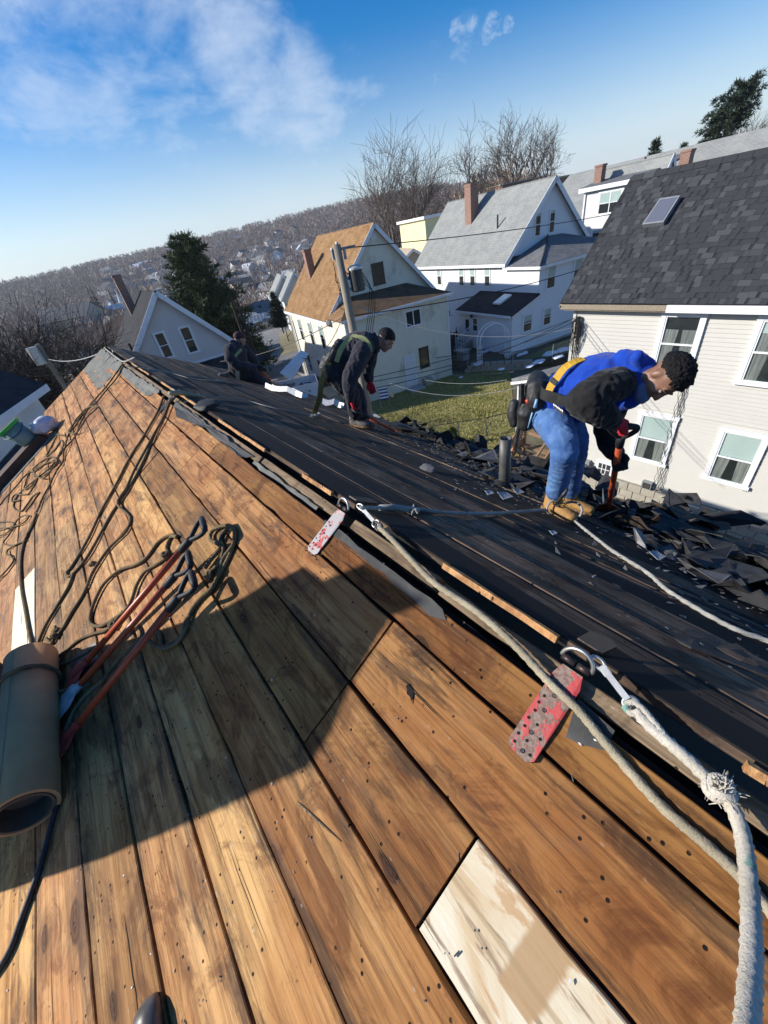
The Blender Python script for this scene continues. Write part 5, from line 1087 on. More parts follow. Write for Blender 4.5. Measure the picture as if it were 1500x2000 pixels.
# ---- worker in the charcoal hoodie (bending, faces right across the slope)
def dark_worker():
    base = RU(1.77, 3.72, 0); vd = _n(np.array([base[0], base[1], 0])); g = np.array([vd[1], -vd[0], 0]); 
    J = lambda x, y, off=0.0: vert(400 + x / 3, 600 + y / 3, base + vd * off, vd[:2])
    hipR, kneeR, ankR = J(765, 395, -.08), J(862, 512, -.10), J(878, 640, -.03); hipL, kneeL, ankL = J(785, 398, .12), J(888, 500, .14), J(915, 645, .06)
    pel, lum, chest, neck = J(757, 345, .02), J(818, 272, .02), J(902, 222, .02), J(985, 205, .02); hc = J(1058, 195, .02)
    shR, elR, wrR = J(925, 255, -.17), J(855, 400, -.24), J(858, 540, -.20); shL, elL, wrL = J(965, 260, .20), J(950, 370, .24), J(968, 440, .18)
    mb = MB(); limb(mb, [pel, lum, chest, neck], [.10, .10, .11, .06], 14, [1.3, 1.3, 1.4, 1.1], vd); limb(mb, [neck, hc], [.055, .05], 12)
    up = _n(J(1085, 160, .02) - J(1030, 235, .02)); fw = _n(J(1092, 320, .06) - J(1045, 190, .02)); at, E = head_lofts(mb, hc, up, fw, 1.0)
    for a, b, c in ((shR, elR, wrR), (shL, elL, wrL)): limb(mb, [a, a * .5 + b * .5, b, b * .5 + c * .5, c], [.045, .042, .036, .035, .028], 12)
    for a, b, c in ((hipR, kneeR, ankR), (hipL, kneeL, ankL)): limb(mb, [a, a * .5 + b * .5, b, b * .6 + c * .4, c], [.08, .07, .054, .05, .036], 12)
    hf = _n(J(873, 610, -.20) - wrR); hf2 = _n(J(985, 500, .16) - wrL); hand_lofts(mb, wrR, hf, g, -1, .9, .95); hand_lofts(mb, wrL, hf2, -vd, 1, .9, .95)
    P, inv = body_object('person', mb, M['skin_light'], 'worker in a charcoal hoodie with red gloves bending over the black slope', base, .008); kid = lambda o: (setattr(o, 'parent', P), setattr(o, 'matrix_parent_inverse', inv))
    face_parts(at, E, 1.0, P, inv); hair_cap(at, E, 1.0, M['hair'], P, inv, curl=.004)
    mb = MB(); limb(mb, [J(752, 372, .02), J(757, 345, .02), lum, J(860, 242, .02), chest, J(952, 210, .02), neck], [.125, .13, .13, .135, .135, .115, .075], 18, [1.25, 1.3, 1.3, 1.4, 1.45, 1.5, 1.2], vd)
    limb(mb, [J(985, 170, .02), J(1000, 205, .02), J(1000, 245, .02)], [.04, .055, .045], 12)
    limb(mb, [J(935, 225, -.12), shR, J(890, 330, -.22), elR], [.085, .098, .088, .082], 16); limb(mb, [elR, J(845, 460, -.24), J(850, 530, -.205)], [.084, .072, .05], 16)
    limb(mb, [shL, J(962, 320, .24), elL, J(962, 420, .20)], [.09, .082, .075, .05], 16); kid(soften('hoodie', mb, M['navy_fleece'], .008, 3, .010, 21, seed=3))
    mb = MB(); limb(mb, [pel, hipR * .5 + hipL * .5], [.13, .13], 18, [1.3, 1.3], vd); limb(mb, [hipR, J(815, 455, -.10), kneeR, J(874, 565, -.07), J(880, 625, -.04)], [.115, .105, .09, .082, .072], 16); limb(mb, [hipL, J(840, 450, .14), kneeL, J(908, 560, .12), J(918, 630, .07)], [.115, .105, .09, .082, .074], 16)
    kid(soften('trousers', mb, M['dark_trousers'], .008, 3, .009, 21, seed=4))
    for w, hf_, pd, k, e in ((wrR, hf, g, -1, elR), (wrL, hf2, -vd, 1, elL)):
        mb = MB(); hand_lofts(mb, w, hf_, pd, k, .9, .97, .0035); limb(mb, [w, w + _n(e - w) * .05], [.033, .038], 12); q = soften('glove', mb, M['red_glove'], .006, 2); kid(q)
    for a in (ankR, ankL): q = a + np.array([0, 0, -.0]); boot(q, g * .8 - vd * .5, NR * .5 + np.array([0, 0, .5]), P, inv, M['boot_grey'], M['sole'], .98, max(.05, np.dot(q - P0, NR) / .98 - .004))
    for o in [c for c in P.children if c.name.startswith('boot')]:
        for q in o.children: q.matrix_parent_inverse = Matrix.Identity(4)
    # harness, waist bag, long yellow strap to the rope grab on the boards
    strap('harness_strap', [J(770, 320, -.17), J(795, 255, -.17), J(830, 200, -.12), J(875, 168, -.06)], .05, [-vd + [0, 0, .1], -vd, -vd + [0, 0, .6], -vd * .3 + [0, 0, 1]], M['strap_lime'], P, inv)
    strap('harness_strap', [J(860, 165, -.10), J(920, 180, -.17), J(960, 215, -.21), J(970, 260, -.22)], .045, [-vd * .3 + [0, 0, 1], -vd * .6 + [0, 0, 1], -vd, -vd], M['strap_lime'], P, inv)
    mb = MB(); limb(mb, [J(722, 310, -.08), J(716, 350, -.10), J(728, 405, -.10), J(742, 430, -.10)], [.065, .085, .085, .055], 14); limb(mb, [J(790, 215, -.05), J(765, 260, -.12), J(735, 305, -.12)], [.05, .05, .055], 12); kid(soften('tool_bag', mb, M['leather_black'], .009, 3, .008, 22))
    mb = MB(); mb.tube([J(748, 430, -.12), J(790, 515, -.12)], [.02, .012], 8); kid(mb.build('pry_bar', M['black_steel'], smooth=True))
    end = Rp(400 + 640 / 3, 600 + 630 / 3, .03)
    strap('lanyard_strap', [J(765, 225, -.12), J(735, 300, -.16), J(700, 385, -.17), J(682, 450, -.16), J(672, 530, -.10), end], .055, [-vd] * 6, M['strap_olive'], P, inv)
    mb = MB(); mb.box(end + np.array([0, 0, -.01]), (.10, .07, .03)); ring(mb, end + np.array([.03, -.02, .0]), [1, 0, 0], [0, 1, .2], .03, .008); kid(mb.build('rope_grab', M['steel']))
    mb = MB()
    for z in (-.012, -.004, .004): mb.box(J(868, 575 + z * 600, -.232), (.03, .006, .003))
    tool = shovel('shovel', J(872, 605, -.205), Rp(400 + 1160 / 3, 600 + 745 / 3, .03), NR, np.array([0, 1., .2]), 'orange shovel pushed down the slope under the shingles by the worker in charcoal', None, blade='spade', r=.019)
dark_worker()

# ---- kneeling worker with the cap near the far eave
def kneeling_worker():
    base = RU(1.95, 7.75, 0); vd = _n(np.array([base[0], base[1], 0])); g = np.array([vd[1], -vd[0], 0]); J = lambda x, y, off=0.0: vert(400 + x / 3, 600 + y / 3, base + vd * off, vd[:2])
    pel, lum, chest, neck, hc = J(205, 385, 0), J(190, 310, 0), J(180, 245, 0), J(188, 210, .02), J(205, 185, .04)
    mb = MB(); limb(mb, [pel, lum, chest, neck], [.12, .115, .12, .06], 14, [1.2, 1.2, 1.4, 1.1], g * .7 + vd * .4); limb(mb, [neck, hc], [.055, .05], 12)
    up = np.array([0, 0, 1.]) + g * .25; fw = g + vd * .35 - np.array([0, 0, .25]); at, E = head_lofts(mb, hc, up, fw, 1.05)
    shR, elR, wrR = J(150, 250, -.12), J(185, 340, -.22), J(295, 350, -.10); shL, elL, wrL = J(235, 250, .18), J(290, 320, .25), J(318, 365, .15)
    for a, b, c in ((shR, elR, wrR), (shL, elL, wrL)): limb(mb, [a, b, c], [.05, .04, .03], 12)
    limb(mb, [pel, J(290, 405, -.12), J(335, 440, -.10)], [.1, .08, .06], 12); limb(mb, [J(335, 440, -.10), J(240, 440, -.1), J(140, 410, -.08)], [.06, .06, .045], 12)
    hand_lofts(mb, wrR, g, np.array([0, 0, -1.]), 1, 1.0, 1.0); hand_lofts(mb, wrL, g, np.array([0, 0, -1.]), -1, 1.0, 1.0)
    P, inv = body_object('person', mb, M['skin_light'], 'kneeling worker in a maroon cap and harness at the far end of the black slope', base, .011); kid = lambda o: (setattr(o, 'parent', P), setattr(o, 'matrix_parent_inverse', inv))
    mb = MB(); limb(mb, [pel, lum, chest, J(183, 222, .02)], [.155, .15, .15, .09], 16, [1.25, 1.25, 1.45, 1.3], g * .7 + vd * .4); limb(mb, [shR, J(150, 300, -.2), elR], [.11, .10, .09], 14); limb(mb, [elR, J(245, 350, -.17), wrR], [.09, .08, .05], 14); limb(mb, [shL, elL, wrL], [.11, .09, .05], 14); limb(mb, [J(165, 215, .0), J(200, 222, .02)], [.07, .07], 10)
    kid(soften('hoodie', mb, M['navy_fleece'], .011, 4, .012, 12, seed=8))
    mb = MB(); limb(mb, [pel, J(290, 400, -.10), J(340, 440, -.08)], [.16, .12, .10], 14, [1.2, 1, 1], vd); limb(mb, [J(335, 445, -.08), J(240, 440, -.08), J(150, 415, -.05)], [.10, .09, .07], 14); limb(mb, [J(220, 395, .15), J(300, 420, .2), J(370, 455, .15)], [.13, .11, .09], 14); kid(soften('trousers', mb, M['dark_trousers'], .011, 4, .010, 15, seed=9))
    mb = MB(); ball(mb, at(0, -.012, .045), E, (.088, .104, .08)); kid(soften('cap', mb, M['cap'], .008, 2)); mb = MB(); mb.slab([at(x, y, z) for x, y, z in ((-.07, .07, .05), (-.06, .14, .035), (0, .165, .03), (.06, .14, .035), (.07, .07, .05))], .008); kid(mb.build('visor', M['cap']))
    boot(J(125, 405, -.08), -np.array([0, 0, 1.]) - g * .6, -g, P, inv, M['boot_grey'], M['sole'], 1.0, .075)
    nb = -vd; strap('harness_strap', [J(160, 262, -.21), J(175, 300, -.23), J(185, 350, -.235), J(230, 350, -.22)], .06, [nb] * 4, M['strap_lime'], P, inv); strap('harness_strap', [J(155, 350, -.22), J(178, 290, -.235), J(215, 245, -.20)], .05, [nb] * 3, M['strap_lime'], P, inv); strap('harness_strap', [J(188, 352, -.24), J(192, 390, -.24), J(194, 425, -.22)], .07, [nb] * 3, simple('beige_webbing', (.42, .36, .26), (.36, .3, .2), 20, .8, .2), P, inv)
    for w, k in ((wrR, 1), (wrL, -1)): mb = MB(); hand_lofts(mb, w, g, np.array([0, 0, -1.]), k, 1.0, 1.0, .005); kid(soften('glove', mb, M['black_fleece'], .008, 2))
    shovel('shovel', J(312, 352, .0), Rp(400 + 390 / 3, 600 + 435 / 3, .04), NR, vd, 'orange shovel held by the kneeling worker', None, r=.022)
kneeling_worker()

# ---- unseen slab added left of the frame, outlined to cast the big shadow
def shadow_caster():
    base = LU(2.6, 2.6, 0); hd = _n(np.array([SUN[0], SUN[1], 0])); S = np.array([-hd[1], hd[0], 0])
    out = [(-.63, -.35), (-.63, .52), (-.60, 1.12), (-.55, 1.59), (-.50, 1.99), (-.43, 2.08), (-.29, 2.21), (-.18, 2.34), (-.13, 2.41), (-.13, 2.52), (.12, 2.40), (.11, 2.24), (.24, 2.17), (.19, 2.09), (.26, 2.04), (.22, 1.87), (.24, 1.65), (.32, 1.15), (.48, .53), (.48, -.1)]
    mb = MB(); n = len(out); r = random.Random(3); vs = []
    for f in (0, -.2, -.45):
        for a, z in out: vs.append(base + S * (a if f == 0 else a * .9 + r.uniform(-.02, .02)) + np.array([0, 0, z if f == 0 else z * .98]) + hd * f)
    fs = [tuple(range(n)), tuple(range(3 * n - 1, 2 * n - 1, -1))] + [(k * n + i, (k + 1) * n + i, (k + 1) * n + (i + 1) % n, k * n + (i + 1) % n) for k in (0, 1) for i in range(n)]
    mb.add(vs, fs); o = mb.build('shadow_caster', M['felt']); tag(o, 'tall grey slab added out of view left of the cardboard roll to cast the big shadow', 'stack')
shadow_caster()
bpy.data.scenes.remove(WORK)
# ------------------------------------------------------------------ GROUND, HILLS, STREET
def sst(x, a, b): t = min(1, max(0, (x - a) / (b - a))); return t * t * (3 - 2 * t)
EL_A = [-180, -60, -20, 1.5, 6.4, 14.4, 19.7, 25.6, 33, 36.6, 42.6, 48, 55, 62, 75, 100, 140, 180]
EL_V = [.0, .01, .015, .021, .025, .030, .034, .038, .043, .045, .043, .036, .02, .01, .0, .0, .0, .0]
def gz(x, y):
    r = math.hypot(x, y); az = math.degrees(math.atan2(x, y)); z = -8.65
    lf = 1 - sst(az, 28, 58) if az > -90 else .6
    z -= lf * (.9 * sst(r, 22, 45) + 9.0 * sst(r, 45, 210))
    if az > 35: z += sst(az, 35, 62) * (1 - sst(az, 120, 160)) * min(max(0, r - 32) * .085, 9)
    h = np.interp(az, EL_A, EL_V) * 850; z = z + (h - z) * sst(r, 300, 850) ** 1.15
    if r > 900: z -= (r - 900) * .03
    return z
rs = list(np.geomspace(6, 60, 26)) + list(np.geomspace(64, 1500, 44)); na = 180; vs = [(0, 0, gz(0, .1))]; fs = []
for rr_ in rs:
    for j in range(na): a = 2 * math.pi * j / na; x, y = rr_ * math.sin(a), rr_ * math.cos(a); vs.append((x, y, gz(x, y)))
for j in range(na): fs.append((0, 1 + (j + 1) % na, 1 + j))
for i in range(len(rs) - 1):
    for j in range(na): a = 1 + i * na + j; b = 1 + i * na + (j + 1) % na; fs.append((a, b, b + na, a + na))
def ground_mat():
    t = NT('winter_ground'); ln = t.N('ShaderNodeVectorMath'); ln.operation = 'LENGTH'; t.L(t.vec, ln.inputs[0])
    n = t.noise(t.vec, .35, 6, .65); n2 = t.noise(t.vec, 3.2, 5, .7); n3 = t.noise(t.vec, .02, 6, .65)
    near = t.mix(t.step(n, .35, .65), (.13, .11, .07), (.22, .19, .12)); near = t.mix(t.math('MULTIPLY', t.step(n2, .45, .7), .5), near, (.10, .078, .055))
    far = t.mix(t.step(n3, .4, .6), (.095, .074, .066), (.14, .112, .095))
    t.color(t.mix(t.step(ln.outputs['Value'], 90, 260), near, far)); t.rough(.95); t.p.inputs['Specular IOR Level'].default_value = .1; t.bump(n2, .5, .05); return t.m
mb = MB(); mb.add(vs, fs); tag(mb.build('ground', ground_mat(), smooth=True), kind='structure')
def sheet(name, pts, mat, lift=.01, dens=1.2, zf=gz):
    P = [np.asarray(p[:2], float) for p in pts]; xs = [p[0] for p in P]; n = 10; mb = MB(); vs = []        # 4-gon grid following the terrain
    for i in range(n + 1):
        for j in range(n + 1): s_, t_ = i / n, j / n; q = (P[0] * (1 - s_) + P[1] * s_) * (1 - t_) + (P[3] * (1 - s_) + P[2] * s_) * t_; vs.append((q[0], q[1], zf(*q) + lift))
    fs = [(i * (n + 1) + j, (i + 1) * (n + 1) + j, (i + 1) * (n + 1) + j + 1, i * (n + 1) + j + 1) for i in range(n) for j in range(n)]; mb.add(vs, fs)
    return tag(mb.build(name, mat, smooth=True), kind='structure')
A12 = np.array([math.sin(math.radians(12.)), math.cos(math.radians(12.))]); B12 = np.array([A12[1], -A12[0]])
C0 = np.array([12.67, 20.15])                           # left front corner of the cream house
cr = lambda s, a: C0 + B12 * s + A12 * a
def lawn_mat():
    t = NT('patchy_winter_lawn'); n = t.noise(t.vec, .9, 6, .65); n2 = t.noise(t.vec, 9, 6, .75); n3 = t.noise(t.vec, 30, 3, .7)
    c = t.mix(t.step(n, .36, .64), (.29, .26, .07), (.38, .315, .13)); c = t.mix(t.math('MULTIPLY', t.step(n2, .45, .62), .5), c, (.13, .14, .035)); c = t.mix(t.math('MULTIPLY', t.step(n3, .5, .7), .45), c, (.36, .30, .15))
    t.color(c); t.rough(.95); t.p.inputs['Specular IOR Level'].default_value = .1; t.bump(t.math('ADD', n2, n3), .9, .08); return t.m
M['lawn'] = lawn_mat()
sheet('lawn', [(9.6, 9.0), (12.0, 8.0), (21.9, 15.8), (19.7, 18.6)], M['lawn'], .02); sheet('lawn', [(9.6, 9.02), (19.7, 18.62), (13.0, 20.1), (8, 16)], M['lawn'], .016)
mb = MB(); r = random.Random(3)                           # grass tufts
for _ in range(26000):
    s_, t_ = r.random(), r.random(); Q = ([(10.5, 9.0), (19.4, 18.4), (21.6, 15.9), (13.2, 9.0)] if r.random() < .45 else [(8.8, 11), (13.0, 20.1), (19.6, 18.6), (10.4, 9.0)]); Q = [np.array(q_) for q_ in Q]; q = (Q[0] * (1 - s_) + Q[1] * s_) * (1 - t_) + (Q[3] * (1 - s_) + Q[2] * s_) * t_
    if mnoise.noise(Vector((q[0] * .9, q[1] * .9, 0))) < r.uniform(-.6, .25): continue
    z = gz(*q) + .01; a = r.uniform(0, 6.28); h = r.uniform(.04, .11); w = r.uniform(.014, .034); d = np.array([math.cos(a), math.sin(a), 0]) * w; tp = np.array([r.gauss(0, .03), r.gauss(0, .03), h]); p = np.array([q[0], q[1], z]); mb.add([p - d, p + d, p + tp], [(0, 1, 2)], 0 if r.random() < .55 else 1)
tag(mb.build('grass', [simple('dry_grass', (.46, .40, .17), (.36, .33, .11), 4, .9, 0), simple('green_grass', (.26, .28, .07), (.19, .21, .05), 4, .9, 0)]), 'short patchy winter grass on the sunlit lawn', 'grass', None, 'stuff')
# street and drive
ST = 'street'
sheet('street', [cr(-7.5, -16), cr(-.4, -16), cr(-.4, 20), cr(-7.5, 20)], M['asphalt'], .02); sheet('street', [cr(-9, 20), cr(3, 20), cr(10, 66), cr(-6, 66)], M['asphalt'], .03)
sheet('pavement', [cr(-.38, -3), cr(-.02, -3), cr(-.02, 19), cr(-.38, 19)], M['concrete'], .12); sheet('cross_street', [cr(-45, 40), cr(60, 44), cr(60, 50), cr(-45, 46)], M['asphalt'], .05)
sheet('verge', [cr(0.5, 24), cr(9, 26), cr(13, 40), cr(4.5, 40)], simple('dry_verge', (.27, .22, .115), (.21, .175, .085), .8, .95, .4, 8, .05), .045)

# ------------------------------------------------------------------ HOUSE BUILDING KIT (local: x = to the right, y = length, z up; origin at world height 0)
def hroot(name, label, cat, O, az, group=None):
    return thing(name, label, cat, (O[0], O[1], 0), -math.radians(az), group)
def srange(poly, z):
    xs = []
    for (x0, z0), (x1, z1) in zip(poly, poly[1:] + poly[:1]):
        if (z0 - z) * (z1 - z) <= 0 and abs(z1 - z0) > 1e-9: xs.append(x0 + (x1 - x0) * (z - z0) / (z1 - z0))
        elif abs(z0 - z) < 1e-9 and abs(z1 - z) < 1e-9: xs += [x0, x1]
    return (min(xs), max(xs)) if xs else None
def siding(root, o, t, n, poly, mat, e=.11, name='siding', depth=.014):
    """clapboard wall: each course leans out at its lower edge"""
    o, t, n = np.asarray(o, float), np.asarray(t, float), np.asarray(n, float); zs = [p[1] for p in poly]; z = min(zs); top = max(zs); mb = MB(); U = np.array([0, 0, 1.])
    while z < top - .01:
        z1 = min(z + e, top); a, b = srange(poly, z + 1e-5), srange(poly, z1 - 1e-5)
        if a and b:
            P = [o + t * a[0] + n * depth + U * z, o + t * a[1] + n * depth + U * z, o + t * b[1] + n * .001 + U * z1, o + t * b[0] + n * .001 + U * z1, o + t * a[0] + U * z, o + t * a[1] + U * z]
            f = [(0, 1, 2, 3), (4, 5, 1, 0)]
            if np.dot(np.cross(P[1] - P[0], P[2] - P[1]), n) < 0: f = [q[::-1] for q in f]
            mb.add(P, f)
        z = z1
    w = mb.build(name, mat, root)
    P = [o + t * x - n * .002 + U * z for x, z in poly]; return w
def window(root, o, t, n, s0, z0, w, h, style='hung', mat='trim', fw=.09, blind=.5, curtain=False, proud=.05, label=None):
    o, t, n = np.asarray(o, float), np.asarray(t, float), np.asarray(n, float); U = np.array([0, 0, 1.]); T = np.stack([t, n, U]).T
    at = lambda s_, d, z: o + t * s_ + n * d + U * z
    mb = MB(); p = proud
    def bar(sa, sb, za, zb, d0, d1): mb.box(at((sa + sb) / 2, (d0 + d1) / 2, (za + zb) / 2), (abs(sb - sa), d1 - d0, abs(zb - za)), T)
    bar(s0 - fw, s0, z0 - fw * .0, z0 + h, 0, p); bar(s0 + w, s0 + w + fw, z0, z0 + h, 0, p); bar(s0 - fw - .02, s0 + w + fw + .02, z0 + h, z0 + h + fw, 0, p + .012); bar(s0 - fw - .04, s0 + w + fw + .04, z0 - fw * .8, z0, 0, p + .03)
    i = .035
    bar(s0, s0 + i, z0, z0 + h, .005, p - .012); bar(s0 + w - i, s0 + w, z0, z0 + h, .005, p - .012); bar(s0 + i, s0 + w - i, z0, z0 + i, .005, p - .012); bar(s0 + i, s0 + w - i, z0 + h - i, z0 + h, .005, p - .012)
    if style == 'hung': bar(s0 + i, s0 + w - i, z0 + h * .48, z0 + h * .48 + .045, .005, p - .008)
    if style in ('double', 'slider'): bar(s0 + w / 2 - .03, s0 + w / 2 + .03, z0, z0 + h, .005, p - .004)
    if style == 'double': bar(s0 + i, s0 + w - i, z0 + h * .48, z0 + h * .48 + .04, .005, p - .01)
    if style == 'grid':
        for k in range(1, 3): bar(s0 + w * k / 3 - .012, s0 + w * k / 3 + .012, z0, z0 + h, .005, p - .004)
        for k in range(1, 4): bar(s0 + i, s0 + w - i, z0 + h * k / 4 - .012, z0 + h * k / 4 + .012, .005, p - .006)
    f = mb.build('window', M[mat] if isinstance(mat, str) else mat, root)
    if label: f['label'] = label
    def leaf(d, za, zb, th): k = MB(); k.box(at(s0 + w / 2, d, (za + zb) / 2), (w - 2 * i + .004, th, zb - za), T); return k
    leaf(.0195, z0 + i, z0 + h - i, .002).build('backing', M['room'], f)
    if blind: leaf(.028, z0 + h * (1 - blind), z0 + h - i, .003).build('blind', M['blind'], f)
    if curtain:
        m2 = MB(); k = 16; ww = w - 2 * i
        for side in (0, 1):
            vs = []; fs = []
            for j in range(k + 1):
                x = j / k * .44; top = s0 + i + (x if side == 0 else 1 - x) * ww; bot = s0 + i + (x * .75 if side == 0 else 1 - x * .75) * ww; d = .0235 + .0014 * math.sin(j * 2.1)
                vs += [at(bot, d, z0 + i), at(top, d, z0 + h * (.78 if curtain == 2 else .98) - i)]
            fs = [(2 * j, 2 * j + 2, 2 * j + 3, 2 * j + 1) for j in range(k)]; m2.add(vs, fs)
        m2.build('curtain', M['curtain'], f)
    leaf(p - .016, z0 + i, z0 + h - i, .003).build('pane', M['glass'], f); return f
def roofpl(root, pts, th, mat, name='roof'):
    """roof slope as its own object with x along the eave, y up the slope (pts: eave a, eave b, ridge b, ridge a)"""
    P = np.asarray(pts, float); ex = _n(P[1] - P[0]); nn = _n(np.cross(ex, P[2] - P[0])); ey = np.cross(nn, ex); Rm = np.stack([ex, ey, nn]).T
    mb = MB(); loc = (P - P[0]) @ Rm; mb.slab(loc, th); o = mb.build(name, mat, root); mm = Matrix.Identity(4)
    for i in range(3):
        for j in range(3): mm[i][j] = Rm[i][j]
        mm[i][3] = P[0][i]
    o.matrix_basis = mm; return o
def trimbar(root, a, b, w, d, nrm, mat='trim', name='trim'):
    a, b = np.asarray(a, float), np.asarray(b, float); ax = _n(b - a); n = _n(np.asarray(nrm, float) - ax * np.dot(nrm, ax)); s_ = np.cross(ax, n); MBo = MB(); MBo.box((a + b) / 2, (np.linalg.norm(b - a), w, d), np.stack([ax, s_, n]).T); return MBo.build(name, M[mat], root)
def chimney(root, c, w, zt, zb, name='chimney', d=None):
    mb = MB(); d = d or w; mb.bx((c[0] - w / 2, c[1] - d / 2, zb), (c[0] + w / 2, c[1] + d / 2, zt - .12)); o = mb.build(name, M['brick'], root)
    mb = MB(); mb.bx((c[0] - w / 2 - .04, c[1] - d / 2 - .04, zt - .12), (c[0] + w / 2 + .04, c[1] + d / 2 + .04, zt)); mb.build('cap', M['brick'], o); return o
X_, Y_, Z_ = np.eye(3)
CRD = lambda *p: np.array(p, float)

# ---- cream house with the orange brown roof
def cream_house():
    g = -8.75; h = hroot('house', 'cream two storey house with an orange brown shingle roof and a lower hipped wing', 'house', C0, 12.)
    # wing: x 0..7, y 0..2.45 ; main: y 2.45..12.1 ; main gable eaves -3.6, ridge .36 at x 3.8
    W, D, ez, rz, rx = 6.96, 2.45, -3.66, .36, 3.80; yb = 12.1; gw = 7.55
    siding(h, (0, 0, 0), X_, -Y_, [(0, g), (W, g), (W, ez), (0, ez)], M['cream']); siding(h, (0, yb, 0), -Y_, -X_, [(0, g - 1), (yb, g - 1), (yb, ez), (0, ez)], M['cream']); siding(h, (W, 0, 0), Y_, X_, [(0, g), (yb, g), (yb, ez), (0, ez)], M['cream'])
    siding(h, (.02, D, 0), X_, -Y_, [(0, ez), (gw, ez), (rx, rz - .1)], M['cream'], name='gable'); siding(h, (gw, yb, 0), -X_, Y_, [(0, g - 1), (gw, g - 1), (gw, ez), (gw - rx, rz - .1), (0, ez)], M['cream'], name='gable')
    ov = .28; yf = D - ov; s1 = (rz - ez) / rx; s2 = (rz - ez) / (gw - rx)
    roofpl(h, [(-ov, yb + .2, ez - ov * s1 + .05), (-ov, yf, ez - ov * s1 + .05), (rx, yf, rz + .05), (rx, yb + .2, rz + .05)], .10, M['roof_orange']); roofpl(h, [(gw + ov, yf, ez - ov * s2 + .05), (gw + ov, yb + .2, ez - ov * s2 + .05), (rx, yb + .2, rz + .05), (rx, yf, rz + .05)], .10, M['roof_orange'])
    for sx, xx in ((-1, -ov), (1, gw + ov)): trimbar(h, (xx, yf - .012, ez - ov * s1 - .06), (rx + sx * -.0, yf - .012, rz - .06), .20, .03, -Y_, name='rake_board')
    trimbar(h, (-ov - .02, yf, ez - ov * s1 - .06), (-ov - .02, yb + .2, ez - ov * s1 - .06), .18, .04, -X_, name='eave_board')
    # wing hip roof
    wz = ez + .06; pk = -2.93; o2 = .25
    roofpl(h, [(-o2, -o2, wz - .1), (W + o2, -o2, wz - .1), (5.55, D - .03, pk), (1.53, D - .03, pk)], .08, M['roof_orange_shaded']); roofpl(h, [(W + o2, -o2, wz - .1), (W + o2, D + .4, wz - .1), (5.56, D - .02, pk)], .08, M['roof_orange_shaded']); roofpl(h, [(-o2, D - .06, wz - .1), (-o2, -o2, wz - .1), (1.53, D - .04, pk)], .08, M['roof_orange'])
    trimbar(h, (-o2, -o2 - .015, wz - .16), (W + o2, -o2 - .015, wz - .16), .14, .03, -Y_, name='eave_board'); trimbar(h, (W - .02, -.025, g), (W - .02, -.025, ez), .10, .03, -Y_, name='corner_board'); trimbar(h, (.03, -.025, g), (.03, -.025, ez), .08, .03, -Y_, name='corner_board')
    trimbar(h, (-.02, yb - .05, g - 1), (-.02, yb - .05, ez - .1), .10, .10, -X_, 'trim', 'downpipe')
    window(h, (0, 0, 0), X_, -Y_, 3.93, -4.98, 1.02, .86, 'slider', blind=0, fw=.06); f = window(h, (0, 0, 0), X_, -Y_, 4.63, -7.60, .60, 1.20, 'plain', 'room', fw=.05, blind=0)
    mb = MB(); mb.bx((3.52, -.05, -8.42), (4.18, -.01, -6.62)); d = mb.build('door', M['door_white'], h); mb = MB()
    for a, b in (((3.44, -.06, -8.42), (3.52, 0, -6.54)), ((4.18, -.06, -8.42), (4.26, 0, -6.54)), ((3.52, -.06, -6.62), (4.18, 0, -6.54))): mb.bx(a, b)
    mb.build('door_frame', M['trim'], d); mb = MB(); mb.box((4.10, -.08, -7.55), (.05, .05, .05)); mb.build('handle', M['steel'], d); mb = MB(); mb.bx((3.3, -.8, -8.75), (4.4, -.03, -8.55)); mb.build('step', M['concrete'], h)
    window(h, (.02, D, 0), X_, -Y_, 3.35, -2.66, .72, 1.08, 'grid', 'black_steel', fw=.05, blind=0); mb = MB(); mb.bx((3.55, D - .06, -.38), (3.95, D - .01, .02)); vn = mb.build('vent', M['trim'], h)
    # left wall: upper and lower window rows
    for a in (4.2, 6.6, 9.2): window(h, (0, 0, 0), Y_, -X_, a, -5.9, .75, 1.5, 'hung', fw=.08, blind=.4); window(h, (0, 0, 0), Y_, -X_, a, -8.35, .75, 1.4, 'hung', fw=.08, blind=0)
    chimney(h, (1.75, 9.3), .5, -.25, -2.2); mb = MB(); mb.bx((4.6, -.55, -8.75), (5.15, -.05, -8.25)); mb.build('cellar_step', M['stone'], h)
    mb = MB(); mb.bx((-.04, -.02, g - 1), (W + .02, 0.02, g + .05)); mb.build('foundation', M['stone'], h)
cream_house()

